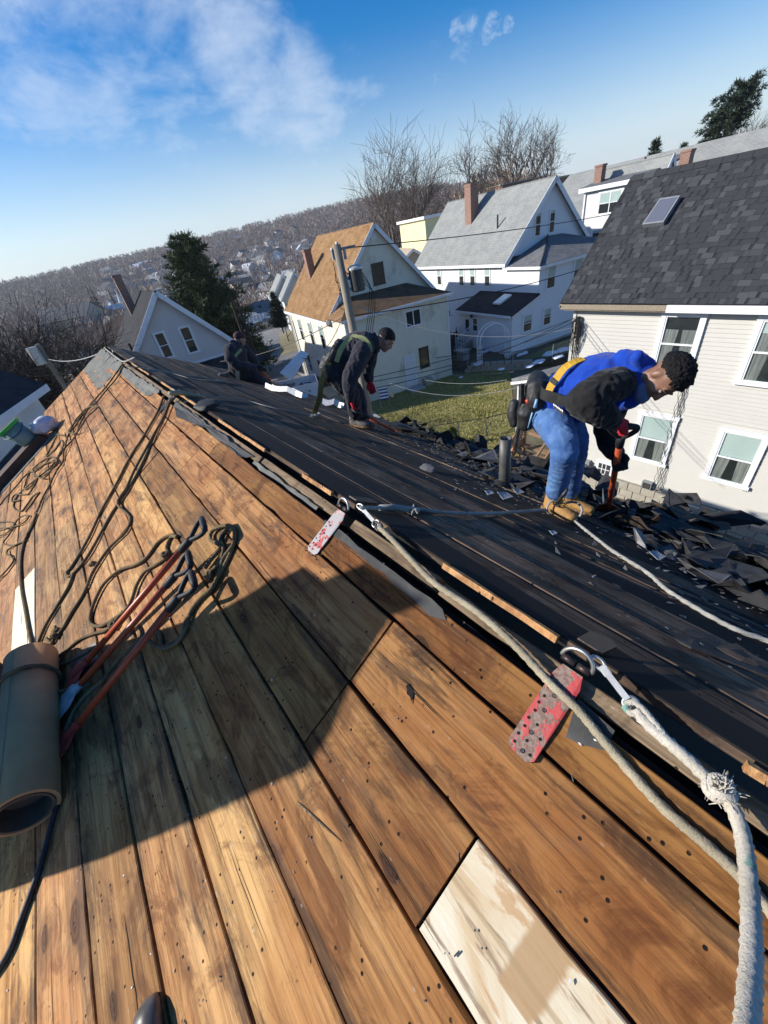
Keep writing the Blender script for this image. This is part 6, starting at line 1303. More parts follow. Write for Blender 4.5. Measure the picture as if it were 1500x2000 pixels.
# ---- white house with the pale grey roof
def white_house():
    O = np.array([24.785, 15.897]); g = -8.1; h = hroot('house', 'big white house with a pale grey steep roof and tall brick chimney', 'house', O, 11.)
    ez = -3.30; W = 7.6; wy = 3.0                                                       # hipped wing: x 0..7.6, y 0..3
    siding(h, (0, 0, 0), X_, -Y_, [(0, g), (W, g), (W, ez), (0, ez)], M['white_siding']); siding(h, (0, 0, 0), Y_, -X_, [(0, -5), (wy, -5), (wy, ez), (0, ez)], M['white_siding'])
    mz, rz, rx, gw, yb = -2.84, .92, 3.73, 7.5, 14.0                                     # main block: x .58 ..
    m0 = .0
    siding(h, (m0, wy, 0), X_, -Y_, [(0, mz), (gw, mz), (rx, rz - .12)], M['white_siding'], name='gable'); siding(h, (m0, wy, 0), Y_, -X_, [(0, g), (yb - wy, g), (yb - wy, mz), (0, mz)], M['white_siding']); siding(h, (m0 + gw, wy, 0), Y_, X_, [(0, g), (yb - wy, g), (yb - wy, mz), (0, mz)], M['white_siding']); siding(h, (m0 + gw, yb, 0), -X_, Y_, [(0, g), (gw, g), (gw, mz), (gw - rx, rz - .1), (0, mz)], M['white_siding'], name='gable')
    ov = .3; yf = wy - ov; s1 = (rz - mz) / rx; s2 = (rz - mz) / (gw - rx)
    roofpl(h, [(-ov, yb + .3, mz - ov * s1 + .06), (-ov, yf, mz - ov * s1 + .06), (rx, yf, rz + .06), (rx, yb + .3, rz + .06)], .1, M['roof_grey']); roofpl(h, [(gw + ov, yf, mz - ov * s2 + .06), (gw + ov, yb + .3, mz - ov * s2 + .06), (rx, yb + .3, rz + .06), (rx, yf, rz + .06)], .1, M['roof_grey'])
    for xx in (-ov, gw + ov): trimbar(h, (xx, yf - .015, mz - ov * s1 - .08), (rx, yf - .015, rz - .08), .26, .03, -Y_, name='rake_board')
    trimbar(h, (-ov - .03, yf, mz - ov * s1 - .06), (-ov - .03, yb + .3, mz - ov * s1 - .06), .20, .06, -X_, name='eave_board')
    pk = (3.6, wy - .02, -2.14); o2 = .25                                                # wing hip roof
    roofpl(h, [(-o2, -o2, ez), (W + o2, -o2, ez), (W - 2.6, wy - .02, -2.2), pk], .08, M['roof_mid']); roofpl(h, [(-o2, wy - .02, ez), (-o2, -o2, ez), (3.59, wy - .03, -2.14)], .08, M['roof_mid']); roofpl(h, [(W + o2, -o2, ez), (W + o2, wy, ez), (W - 2.6, wy - .03, -2.2)], .08, M['roof_mid'])
    trimbar(h, (-o2, -o2 - .02, ez - .10), (W + o2, -o2 - .02, ez - .10), .16, .03, -Y_, name='eave_board'); trimbar(h, (-o2 - .02, -o2, ez - .10), (-o2 - .02, wy, ez - .10), .16, .03, -X_, name='eave_board')
    mb = MB(); mb.tube([(-o2 - .01, -o2 - .01, ez + .03), (1.7, 1.3, -2.75), (3.55, wy - .1, -2.10)], .05, 6); mb.build('hip_ridge', M['black_felt'], h)
    for s_, zz in ((.66, -4.72), (3.0, -4.77)): window(h, (0, 0, 0), X_, -Y_, s_, zz, .68, 1.27, 'hung', fw=.10, blind=.5)
    for s_, w_ in ((-1.15, .70), (.62, .62)): window(h, (0, 0, 0), X_, -Y_, s_, -6.88, w_, 1.0, 'hung', fw=.12, blind=.4)
    for s_ in (2.45, 3.72): window(h, (m0, wy, 0), X_, -Y_, s_, -2.02, .46, 1.26, 'hung', fw=.07, blind=.15)
    for y in (4.55, 6.2, 8.1 - .55, 11.05 - .5): window(h, (0, 0, 0), Y_, -X_, y, -4.5, .55, 1.32, 'hung', fw=.07, blind=.5)
    chimney(h, (2.35, 9.4), .72, 1.65, -1.5); mb = MB(); mb.tube([(1.55, 5.6, -1.4), (1.55, 5.6, -.45)], .06, 10); mb.build('vent_pipe', M['black_steel'], h)
    # lean-to with the skylight
    lx, ly = -2.12, 5.45; lz, lt = -5.58, -4.86
    siding(h, (lx, 0, 0), X_, -Y_, [(0, g), (-lx, g), (-lx, lt), (0, lz)], M['white_siding']); siding(h, (lx, 0, 0), Y_, -X_, [(0, g), (ly, g), (ly, lz), (0, lz)], M['white_siding']); siding(h, (0, ly, 0), -X_, Y_, [(0, g), (-lx, g), (-lx, lz), (0, lt)], M['white_siding'])
    roofpl(h, [(lx - .25, ly + .2, lz - .04), (lx - .25, -.15, lz - .04), (-.01, -.15, lt + .05), (-.01, ly + .2, lt + .05)], .09, M['roof_black']); trimbar(h, (lx - .27, -.15, lz - .12), (lx - .27, ly + .2, lz - .12), .14, .04, -X_, name='eave_board')
    sl = (lt - lz + .09) / (-lx + .24); zz = lambda x: lz - .04 + (x - lx + .25) * sl
    mb = MB(); mb.slab([(-1.45, 2.6, zz(-1.45) + .12), (-1.45, 1.9, zz(-1.45) + .12), (-.45, 1.9, zz(-.45) + .12), (-.45, 2.6, zz(-.45) + .12)], .1); mb.build('skylight', M['blind'], h)
    window(h, (lx, 0, 0), Y_, -X_, 3.38, -6.92, .5, .85, 'hung', fw=.09, blind=0); mb = MB(); mb.bx((lx - .05, 4.12, g + .05), (lx - .01, 4.85, g + 2.1)); d = mb.build('door', M['door_white'], h); mb = MB(); mb.bx((lx - .056, 4.28, g + 1.1), (lx - .05, 4.7, g + 1.9)); mb.build('door_glass', M['room'], d)
    mb = MB()
    for i in range(4): mb.bx((lx - 1.5 + i * .32, 3.95, g), (lx - .02, 5.0, g + .1 + i * .17 * .9))
    mb.build('steps', M['concrete'], h); rl = MB()
    for y in (3.98, 4.98):
        rl.tube([(lx - 1.5, y, g + .95), (lx - .1, y, g + 1.55)], .03, 6); rl.tube([(lx - 1.5, y, g + .2), (lx - .1, y, g + .75)], .02, 6)
        for i in range(7): x = lx - 1.5 + i * .23; rl.tube([(x, y, g + .1 + i * .08), (x, y, g + .95 + i * .1)], .02, 5)
    rl.build('railing', M['trim'], h); mb = MB(); mb.box((lx - .10, 3.92, -5.9), (.14, .14, .28)); mb.build('porch_lamp', M['black_steel'], h)
    dish = MB(); dish.tube([(lx + .05, ly + .9, -6.1), (lx - .6, ly + .9, -5.9)], .03, 6); c = CRD(lx - .6, ly + .9, -5.85); n_ = _n([-.7, -.6, .35]); dish.cyl(c, c + n_ * .04, .36, 18); dish.build('satellite_dish', M['grey_metal'], h)
    mb = MB(); mb.bx((lx - .02, .0 - .025, g - .4), (W, 0, g + .12)); mb.build('foundation', M['stone'], h)
white_house()

# ---- pale house on the right with the charcoal shingle roof
def beige_house():
    h = hroot('house', 'pale beige clapboard house with a charcoal shingle roof and white window trim', 'house', (12.3, 0), 0)
    yl, yr, ez, fz = 6.62, -9.0, -2.78, -7.98; g = -8.8
    siding(h, (0, 0, 0), Y_, -X_, [(yr, fz), (yl, fz), (yl, ez), (yr, ez)], M['beige'], .102, depth=.016)
    siding(h, (0, yl, 0), X_, Y_, [(0, fz), (4.7, fz), (4.7, ez), (2.35, -.25), (0, ez)], M['beige'], .102)
    mb = MB(); r = random.Random(2)                                                      # rock faced foundation blocks, alternate courses offset
    mb.bx((.06, yr, g - .4), (.3, yl, fz)); fo = mb.build('foundation', M['stone'], h); k = 0
    proto = None
    for row in range(3):
        y = yl - (.0 if row % 2 else .21)
        while y > -3.2:
            w = .40; z0 = fz - .02 - row * .27; hh = .25; m2 = MB(); o = None
            j = r.uniform(.0, .035); m2.slab([(-.02 - j, y, z0 - hh), (-.02 - j * .6, y - w + .02, z0 - hh), (-.02 - r.uniform(0, .03), y - w + .02, z0), (-.02 - r.uniform(0, .03), y, z0)][::-1], .08)
            m2.build('stone', M['stone'], fo); y -= w
    # roof
    s = math.tan(math.radians(45)); x0, z0 = -.32, -2.60; xr, zr = 2.35, -2.60 + 2.67 * s * .995; yA, yB = 6.95, -9.2; yRa = 6.2
    base = roofpl(h, [(x0, yA, z0), (x0, yB, z0), (xr, yB, zr), (xr, yA - .25, zr)], .10, M['roof_black']); roofpl(h, [(xr, yB, zr), (xr, yA - .25, zr), (xr + 3.5, yA - .25, zr - 3.5), (xr + 3.5, yB, zr - 3.5)][::-1], .10, M['roof_black'])
    # tab shingles, course by course
    e = .142; P00 = CRD(x0, yA, z0); up = _n(CRD(xr - x0, 0, zr - z0)); nn = _n(np.cross(CRD(0, -1, 0), up)); Ln = np.linalg.norm(CRD(xr - x0, 0, zr - z0)); r = random.Random(8); rest = MB(); shared = {}; made = 0; tabs = []
    for c in range(int(Ln / e)):
        y = yA - .02 - r.uniform(0, .2) - c * e * .069
        while y > -3.0:
            w = r.choice([.10, .12, .14, .16, .2, .24]); w2 = min(w, 99); thick = r.choice([.004, .004, .008, .012]); tabs.append((c, y, w2, thick)); y -= w2 + r.choice([.0, .004, .06])
    tabs.sort(key=lambda t_: abs(t_[1] - 3.6) + t_[0] * .06)
    for (c, y, w, th) in tabs:
        dz = r.uniform(-.008, .008); p = CRD(x0, y, z0) + up * (c * e + dz) + nn * (.003 + th)
        if made < 290 and y < 6.3:
            key = (w, th)
            if key not in shared:
                m2 = MB(); m2.slab([(0, 0, 0), (0, -w + .003, 0), tuple(up * e * 1.05 + CRD(0, -w + .003, 0) - nn * .006), tuple(up * e * 1.05 - nn * .006)][::1], th + .004); o = m2.build('shingle', M['tabs'], h); shared[key] = o.data
            else: o = link('shingle', shared[key], h)
            o.location = p; made += 1
        else: q = p; rest.slab([q, q + CRD(0, -w + .003, 0), q + up * e * 1.05 + CRD(0, -w + .003, 0) - nn * .006, q + up * e * 1.05 - nn * .006], th + .004)
    tag(rest.build('shingles', M['tabs'], h), kind='stuff')
    mb = MB(); y = yA - .3
    while y > -3: mb.slab([(xr - .13, y, zr - .13 + .03), (xr - .13, y - .29, zr - .13 + .03), (xr, y - .29, zr + .035), (xr, y, zr + .035)], .012); mb.slab([(xr, y, zr + .036), (xr, y - .29, zr + .036), (xr + .13, y - .29, zr - .13 + .03), (xr + .13, y, zr - .13 + .03)], .012); y -= .3
    mb.build('ridge_caps', M['tabs'], h)
    # skylight
    def on(x, y, l=0.0): return CRD(x, y, z0 + (x - x0) * (zr - z0) / (xr - x0)) + nn * l
    a = 13.49 - 12.3; b = 13.98 - 12.3; c0 = on(a, 5.40, .12); mb = MB(); mb.slab([on(a, 5.64, .13), on(a, 5.13, .13), on(b, 5.06, .13), on(b, 5.53, .13)], .13); sk = mb.build('skylight', M['grey_metal'], h); mb = MB(); mb.slab([on(a + .03, 5.60, .138), on(a + .03, 5.17, .138), on(b - .03, 5.10, .138), on(b - .03, 5.50, .138)], .006); mb.build('skylight_glass', M['skylight'], sk)
    # eave boards: bare weathered to the left, white trim to the right
    trimbar(h, (-.30, yA - .02, -2.70), (-.30, 4.10, -2.70), .13, .03, -X_, 'trim_old', 'eave_board'); trimbar(h, (-.315, 4.09, -2.71), (-.315, yB, -2.71), .17, .04, -X_, 'trim', 'eave_board'); mb = MB(); mb.bx((-.28, yr, -2.80), (0.02, yl + .2, -2.775)); mb.build('soffit', M['trim_old'], h)
    trimbar(h, (-.02, yl - .03, fz), (-.02, yl - .03, ez), .09, .04, -X_, 'beige', 'corner_board'); trimbar(h, (-.022, yl, -5.43), (-.022, yr, -5.43), .02, .012, -X_, 'beige', 'seam')
    trimbar(h, (x0, yA - .02, z0 - .12), (xr, yA - .28, zr - .12), .10, .03, Y_, 'trim_old', 'rake_board')
    for s0, z0_, w, hh, bl, cu in ((3.36, -4.28, .78, 1.36, 0, 2), (1.42, -4.33, .78, 1.36, .2, 1), (3.30, -7.03, .82, 1.42, .48, 1), (1.32, -7.05, .80, 1.40, .48, 1), (-.8, -4.33, .8, 1.36, .3, 1), (-.9, -7.05, .8, 1.40, .4, 1)):
        window(h, (0, 0, 0), Y_, -X_, s0, z0_, w, hh, 'hung', fw=.10, blind=bl, curtain=cu, proud=.07)
    for s0 in (1.46, -.9): window(h, (-.05, 0, 0), Y_, -X_, s0, -8.52, .84, .40, 'double', fw=.05, blind=0)
    mb = MB(); mb.bx((-.06, 4.62, -8.62), (-.01, 5.16, -7.47)); d = mb.build('door', M['door_white'], h); dg = MB(); dg.bx((-.075, 4.70, -8.35), (-.06, 5.08, -7.58)); q = dg.build('door_glass', M['room'], d); mt = MB()
    for i in range(1, 3): mt.bx((-.085, 4.70 + .127 * i - .012, -8.35), (-.07, 4.70 + .127 * i + .012, -7.58))
    for i in range(1, 4): mt.bx((-.084, 4.70, -8.35 + .193 * i - .012), (-.071, 5.08, -8.35 + .193 * i + .012))
    mt.build('muntins', M['trim'], d)
    for y in (5.50, 5.80): mb = MB(); mb.bx((-.16, y - .13, -8.02), (-.01, y + .13, -7.60)); e_ = mb.build('meter', M['grey_metal'], h); mb = MB(); mb.tube([(-.16, y, -7.78), (-.24, y, -7.78)], .085, 14); mb.build('dial', M['steel'], e_); mb = MB(); mb.tube([(-.08, y, -8.02), (-.08, y, -8.6)], .03, 8); mb.build('conduit', M['grey_metal'], e_)
    mb = MB(); mb.bx((-.15, 3.36, -7.98), (-.01, 3.64, -7.73)); v_ = mb.build('dryer_vent', M['grey_metal'], h); mb = MB(); mb.bx((-.17, 3.40, -7.95), (-.15, 3.60, -7.76)); mb.build('vent_mouth', M['room'], v_)
    # cables down the facade
    for (p, q_, mm_) in (((-.03, 3.22, -4.6), (-.05, 3.08, -7.95), 6), ((-.03, 1.22, -4.6), (-.04, 1.22, -7.2), 2)):
        mb = MB()
        for i in range(mm_): a = CRD(*p) + CRD(-.01 * i, .03 * i, 0); b = CRD(*q_) + CRD(-.01 * i, .05 * i, 0); mb.tube([a + (b - a) * t + CRD(-.012 * math.sin(t * 40 + i), .018 * math.sin(t * 55 + 2 * i), 0) for t in np.linspace(0, 1, 40)], .006, 5)
        mb.build('cables', M['wire'], h)
    mb = MB(); r = random.Random(5); top = CRD(-.10, 6.42, -3.0); mb.tube([top, top + CRD(0, 0, -.5)], .05, 8)
    for i in range(14):
        w = r.uniform(.05, .16); l = r.uniform(.35, 1.0); mb.tube(spline([top, top + CRD(-.05, w, -.3 * l), top + CRD(-.04, w * .8, -l), top + CRD(0, -w * .3, -l * 1.05), top + CRD(-.05, -w, -.5 * l), top + CRD(0, 0, -.1)], .06), .007, 4)
    for i in range(4): y = 6.36 + .05 * i; mb.tube([(-.05, y, -3.3), (-.05, y + .02, -8.0)], .012, 5)
    mb.build('service_cables', M['wire'], h)
beige_house()
def porch():
    h = hroot('porch', 'low porch beside the beige house with a grey roof and brown lattice stairs below it', 'porch', (12.3, 0), 0)
    A_, B_ = hz(1005, 741, -5.25), hz(1118, 690, -5.0); 
    roofpl(h, [(.7, 9.25, -5.62), (2.95, 8.35, -5.62), (3.1, 6.7, -4.95), (.7, 6.7, -4.95)], .10, M['roof_mid']); trimbar(h, (.68, 9.27, -5.70), (2.95, 8.37, -5.70), .10, .04, Y_, 'trim', 'eave_board'); trimbar(h, (.68, 9.25, -5.70), (.68, 6.72, -5.03), .10, .04, -X_, 'trim', 'eave_board')
    for y in (9.0, 7.1): mb = MB(); mb.bx((.8, y - .05, -8.7), (.9, y + .05, -5.75 + (9.1 - y) * .26)); mb.build('post', M['trim'], h)
    mb = MB(); mb.bx((.75, 6.7, -7.75), (2.6, 8.4, -7.62)); mb.build('deck', M['deck_wood'], h); mb = MB(); mb.bx((1.2, 6.65, -7.6), (2.5, 7.4, -5.3)); mb.build('wall', M['beige'], h)
    for i in range(6): mb = MB(); mb.bx((-1.55 + i * .27, 6.9, -8.62 + i * .165), (-1.27 + i * .27, 8.1, -8.57 + i * .165)); mb.build('tread', M['deck_wood'], h)
    for y in (6.85, 8.15): mb = MB(); mb.slab([(-1.6, y, -8.75), (.15, y, -7.7), (.15, y, -7.45), (-1.6, y, -8.5)], .05); mb.build('stringer', M['deck_wood'], h); trimbar(h, (-1.6, y, -7.75), (.15, y, -6.75), .07, .09, Z_, 'deck_wood', 'handrail')
    mb = MB()
    for i in range(12): x = -1.5 + i * .14; z = -8.4 + i * .083; mb.box((x, 8.16, z + .35), (.8, .02, .035), Matrix.Rotation(math.radians(-75), 3, 'Y')); mb.box((x, 8.18, z + .35), (.7, .02, .035), Matrix.Rotation(math.radians(15), 3, 'Y'))
    mb.build('lattice', M['deck_wood'], h)
    for x in (-1.6, -.7, .12): mb = MB(); mb.bx((x - .05, 8.1, -8.75), (x + .05, 8.2, -7.7 + (x + 1.6) * .57)); mb.build('post', M['deck_wood'], h)
porch()

# ---- pale lilac house ahead
def lilac_house():
    P = CRD(5.0, 25.5, 0); h = hroot('house', 'pale house straight ahead with two attic windows in its white trimmed gable', 'house', P[:2], 4.)
    pk, ez, hw = -.62, -3.9, 3.05; g = -9.8; yb = 11
    siding(h, (0, 0, 0), X_, -Y_, [(-hw + .3, g), (hw - .3, g), (hw - .3, ez + .25), (0, pk - .1), (-hw + .3, ez + .25)], M['lilac']); siding(h, (-hw + .3, 0, 0), Y_, -X_, [(0, g), (yb, g), (yb, ez + .3), (0, ez + .3)], M['lilac']); siding(h, (hw - .3, 0, 0), Y_, X_, [(0, g), (yb, g), (yb, ez + .3), (0, ez + .3)], M['lilac'])
    for k in (-1, 1):
        q = [(k * hw, yb, ez), (k * hw, -.3, ez), (0, -.3, pk), (0, yb, pk)]; roofpl(h, q if k < 0 else [q[1], q[0], q[3], q[2]], .10, M['roof_black']); trimbar(h, (k * (hw + .02), -.32, ez - .14), (0, -.32, pk - .12), .24, .035, -Y_, name='rake_board'); trimbar(h, (k * (hw + .02), -.3, ez - .08), (k * (hw + .02), yb, ez - .08), .16, .04, X_ * k, name='eave_board')
    window(h, (0, 0, 0), X_, -Y_, -.95, -3.78, .48, 1.25, 'hung', fw=.08, blind=0); window(h, (0, 0, 0), X_, -Y_, .38, -3.88, .52, 1.32, 'hung', fw=.08, blind=0)
    trimbar(h, (-hw, -.03, -4.42), (hw, -.03, -4.42), .12, .05, -Y_, name='band'); roofpl(h, [(-hw, -2.0, -4.95), (hw + 1.2, -2.0, -4.95), (hw + .3, -.03, -4.48), (-hw, -.03, -4.48)], .1, M['roof_black'], 'porch_roof')
    chimney(h, (-.9, 6.2), .45, .40, -2.0, d=.45); mb = MB(); mb.tube([(-2.25, .6, -3.2), (-2.25, .6, -2.7)], .07, 8); mb.build('vent_pipe', M['black_steel'], h)
lilac_house()

# ---- other houses, simpler
def gable_house(name, label, O, az, W, L, g, ez, rz, wall, roof, wins=(), chim=None, ov=.3, group=None, cat='house', band=None):
    h = hroot(name, label, cat, O, az, group); hw = W / 2
    for (o, t, n, poly) in (((0, 0, 0), X_, -Y_, [(-hw, g), (hw, g), (hw, ez), (0, rz - .1), (-hw, ez)]), ((0, L, 0), -X_, Y_, [(-hw, g), (hw, g), (hw, ez), (0, rz - .1), (-hw, ez)]), ((-hw, 0, 0), Y_, -X_, [(0, g), (L, g), (L, ez), (0, ez)]), ((hw, 0, 0), Y_, X_, [(0, g), (L, g), (L, ez), (0, ez)])): siding(h, o, t, n, poly, M[wall], .2, 'wall')
    sl = (rz - ez) / hw
    for k in (-1, 1):
        q = [(k * (hw + ov), L + ov, ez - ov * sl), (k * (hw + ov), -ov, ez - ov * sl), (0, -ov, rz), (0, L + ov, rz)]; roofpl(h, q if k < 0 else [q[1], q[0], q[3], q[2]], .12, M[roof]); trimbar(h, (k * (hw + ov), -ov - .02, ez - ov * sl - .12), (0, -ov - .02, rz - .12), .25, .03, -Y_, name='rake_board')
        trimbar(h, (k * (hw + ov + .02), -ov, ez - ov * sl - .1), (k * (hw + ov + .02), L + ov, ez - ov * sl - .1), .2, .04, X_ * k, name='eave_board')
    for (face, s_, z_, w, hh, st) in wins:
        if face == 'F': window(h, (0, 0, 0), X_, -Y_, s_, z_, w, hh, st, blind=.3)
        else: window(h, (-hw, 0, 0), Y_, -X_, s_, z_, w, hh, st, blind=.3)
    if chim: chimney(h, chim[:2], chim[2], chim[3], chim[3] - 2.5)
    return h
# long grey roofed house up the hill with its dormer wing
def hill_house():
    h = hroot('house', 'large house up the hill with a long pale grey roof and a white dormer', 'house', (38.5, 0), 3.)
    rz, xr = 1.35, 6.5
    roofpl(h, [(0, 29.5, -3.6), (0, 4, -3.6), (xr, 4, rz + .1), (xr, 27.5, rz)], .15, M['roof_grey']); roofpl(h, [(xr, 4, rz + .1), (xr, 27.5, rz), (13, 27.5, -3.6), (13, 4, -3.6)][::-1], .15, M['roof_grey']); siding(h, (.4, 4.5, 0), Y_, -X_, [(0, -9.5), (24, -9.5), (24, -3.7), (0, -3.7)], M['greywhite'], .14, 'wall'); siding(h, (.4, 28.4, 0), X_, Y_, [(0, -9.5), (12, -9.5), (12, -3.7), (6, 1), (0, -3.7)], M['greywhite'], .14, 'gable'); siding(h, (.4, 4.5, 0), X_, -Y_, [(0, -9.5), (12, -9.5), (12, -3.7), (6, 1), (0, -3.7)], M['greywhite'], .14, 'gable')
    trimbar(h, (-.02, 29.5, -3.7), (-.02, 4, -3.7), .2, .05, -X_, name='eave_board'); return h
hill_house()
def dormer_house():
    h = hroot('house', 'grey white flat fronted house with a double window behind the charcoal roof', 'house', (35.2, 0), 2.)
    J = lambda px, py: vert(px, py, CRD(35.2, 0, 0), CRD(1., 0)); a, b = J(1132, 376), J(1240, 360); y1, y0 = a[1], b[1]; zt = .02
    siding(h, (0, y0, 0), Y_, -X_, [(0, -9), (y1 - y0, -9), (y1 - y0, zt), (0, zt)], M['greywhite'], .15); siding(h, (0, y0, 0), X_, -Y_, [(0, -9), (7, -9), (7, zt + .3), (0, zt)], M['greywhite'], .15); siding(h, (0, y1, 0), X_, Y_, [(0, -9), (7, -9), (7, zt + .3), (0, zt)], M['greywhite'], .15)
    roofpl(h, [(-.3, y1 + .3, zt + .02), (-.3, y0 - .3, zt + .02), (7, y0 - .3, zt + .95), (7, y1 + .3, zt + .95)], .12, M['roof_mid']); trimbar(h, (-.3, y1 + .3, zt - .12), (-.3, y0 - .3, zt - .12), .26, .05, -X_, name='eave_board'); trimbar(h, (-.03, y0 + .05, -9), (-.03, y0 + .05, zt - .2), .16, .05, -X_, name='corner_board'); trimbar(h, (-.06, y1 - .12, -9), (-.06, y1 - .12, zt - .2), .1, .1, -X_, name='downpipe')
    wa, wb = J(1163, 388), J(1201, 415); window(h, (0, 0, 0), Y_, -X_, wb[1], wb[2], wa[1] - wb[1], 1.25, 'double', fw=.12, blind=.5); wc = J(1158, 462); window(h, (0, 0, 0), Y_, -X_, wb[1] + .3, -3.6, 1.5, .9, 'double', fw=.1, blind=.2)
    window(h, (0, y0, 0), X_, -Y_, .8, -1.6, .7, 1.1, 'hung', fw=.08, blind=.3); q = J(1137, 365); chimney(h, (1.2, q[1] - .2), .55, 1.25, -.3); mb = MB(); mb.tube([(3.0, y0 + 1.3, .4), (3.0, y0 + 1.3, 1.15)], .07, 8); mb.build('vent_pipe', M['black_steel'], h)
dormer_house()
def peak_house():
    c = atr(1314, 300, 41); h = gable_house('house', 'narrow white gable peak with a brick chimney just above the charcoal ridge', c[:2], 4., 1.05, 5, -8, c[2] - .75, c[2] + .05, 'greywhite', 'roof_grey', ov=.12); q = atr(1345, 292, 42.5)
    th = -math.radians(4); d = q[:2] - c[:2]; lx, ly = d[0] * math.cos(th) + d[1] * math.sin(th), -d[0] * math.sin(th) + d[1] * math.cos(th); chimney(h, (lx, ly), .62, q[2], q[2] - 3.5)
peak_house()
q = atr(850, 424, 56); h = hroot('house', 'pale yellow flat topped house partly hidden behind the white house', 'house', q[:2], 12.); siding(h, (-1.4, 0, 0), X_, -Y_, [(0, -9), (5, -9), (5, q[2]), (0, q[2])], M['yellow'], .15); siding(h, (-1.4, 0, 0), Y_, -X_, [(0, -9), (6, -9), (6, q[2]), (0, q[2])], M['yellow'], .15); mb = MB(); mb.bx((-1.7, -.3, q[2]), (3.8, 6.2, q[2] + .28)); mb.build('cornice', M['trim'], h); window(h, (-1.4, 0, 0), X_, -Y_, 1.55, q[2] - 2.0, .6, 1.1, 'hung', blind=0)
q = atr(806, 486, 50); gable_house('house', 'small tan house whose gable shows between the cream and the white house', q[:2], 30., 4.2, 7, -9, q[2] - 1.3, q[2] + .05, 'tan', 'tan', [('F', -.4, q[2] - 3.3, .7, 1.2, 'hung')])
# dark roofed neighbour at the left edge
def left_house():
    a, b = atr(85, 753, 17.), atr(0, 872, 13.5); h = hroot('house', 'neighbouring house at the left edge with a black roof and grey wall in shade', 'house', (0, 0), 0)
    d = _n((a - b) * [1, 1, 0]); a2 = a + d * .2; b2 = b - d * 9; side = np.array([-d[1], d[0], 0]); up = side * 4.4 + np.array([0, 0, 3.4]); a2[2] = b2[2] = (a[2] + b[2]) / 2 - .3
    a2[2] = a[2]; b2[2] = a[2]
    roofpl(h, [b2, a2, a2 + up, b2 + up][::1] if np.cross(a2 - b2, up)[2] > 0 else [a2, b2, b2 + up, a2 + up], .12, M['roof_black']); trimbar(h, a2 - np.array([0, 0, .1]), b2 - np.array([0, 0, .1]), .2, .05, -side, name='eave_board')
    w0 = b2 + side * .35; L = np.linalg.norm(a2 - b2) - .3; siding(h, (w0[0], w0[1], 0), d, -side, [(0, -9.5), (L, -9.5), (L, a[2] - .1), (0, a[2] - .1)], M['greywhite'], .12); siding(h, (w0[0] + d[0] * L, w0[1] + d[1] * L, 0), side, d, [(0, -9.5), (8, -9.5), (8, a[2] - .1), (4, a[2] + 3), (0, a[2] - .1)], M['greywhite'], .12)
    for s_ in (L - 2.4, L - 4.8, L - 7.2): window(h, (w0[0], w0[1], 0), d, -side, s_, a[2] - 2.1, .8, 1.3, 'hung', fw=.1, blind=.3)
left_house()
q = atr(238, 622, 52)
def hip_house():
    h = hroot('house', 'low pale house with a brown hipped roof beyond the big bare tree', 'house', q[:2], 25.); ez = q[2] - 1.9; g = ez - 3
    siding(h, (-5.5, 0, 0), X_, -Y_, [(0, g), (10, g), (10, ez), (0, ez)], M['greywhite'], .2, 'wall'); siding(h, (-5.5, 0, 0), Y_, -X_, [(0, g), (8, g), (8, ez), (0, ez)], M['greywhite'], .2, 'wall')
    e = [(-5.9, -.4, ez), (4.9, -.4, ez), (4.9, 8.4, ez), (-5.9, 8.4, ez)]; a, b = (-2.0, 4, ez + 2.0), (1.5, 4, ez + 2.0); roofpl(h, [e[0], e[1], b, a], .1, M['box_brown']); roofpl(h, [e[3], e[0], a], .1, M['tan']); roofpl(h, [e[1], e[2], b], .1, M['box_brown']); roofpl(h, [e[2], e[3], a, b], .1, M['box_brown'])
    for s_ in (2.0, 5.2): window(h, (-5.5, 0, 0), X_, -Y_, s_, ez - 1.9, .9, 1.1, 'hung', blind=0)
hip_house()
# white townhouse row and grey gabled houses beyond the street
for i, (px, py, rr_) in enumerate(((478, 600, 92), (492, 596, 96), (508, 592, 100))):
    q = atr(px, py, rr_); gable_house('townhouse', 'white townhouse in the short row beyond the street', q[:2], 40., 5.4, 8, q[2] - 7, q[2] - 1.8, q[2], 'white_siding', 'roof_mid', [('F', -1.9, q[2] - 4, .9, 1.4, 'hung'), ('F', .9, q[2] - 4, .9, 1.4, 'hung'), ('F', -1.9, q[2] - 6.4, .9, 1.4, 'hung'), ('F', .9, q[2] - 6.4, .9, 1.4, 'hung')], group='white townhouses in a row')
for i, (px, py, lab) in enumerate(((573, 531, 'right one of the two grey roofed houses behind the cream house'), (550, 537, 'left one of the two grey roofed houses behind the cream house'))):
    q = atr(px, py, 62 + 6 * i); gable_house('house', lab, q[:2], 22., 4.6, 9, q[2] - 8.5, q[2] - 2.6, q[2], 'greywhite', 'roof_grey', [('F', -1.2, q[2] - 4.6, .8, 1.4, 'hung'), ('F', .5, q[2] - 4.6, .8, 1.4, 'hung'), ('F', -1.2, q[2] - 7, .8, 1.4, 'hung'), ('F', .5, q[2] - 7, .8, 1.4, 'hung')])
for px, py, rr_, w, hh, lab in ((1092, 348, 62, 3.4, 1.0, 'small brick chimney stack above the pale grey roof'), (1012, 356, 75, 5.5, 1.3, 'low brick building seen over the white house ridge')):
    q = atr(px, py, rr_); o = hroot('brick_building', lab, 'building', q[:2], 12.); mb = MB(); mb.bx((-w / 2, 0, q[2] - 6), (w / 2, 3, q[2])); mb.build('wall', M['brick'], o); mb = MB(); mb.bx((-w / 2 - .1, -.1, q[2]), (w / 2 + .1, 3.1, q[2] + .15)); mb.build('coping', M['stone'], o)

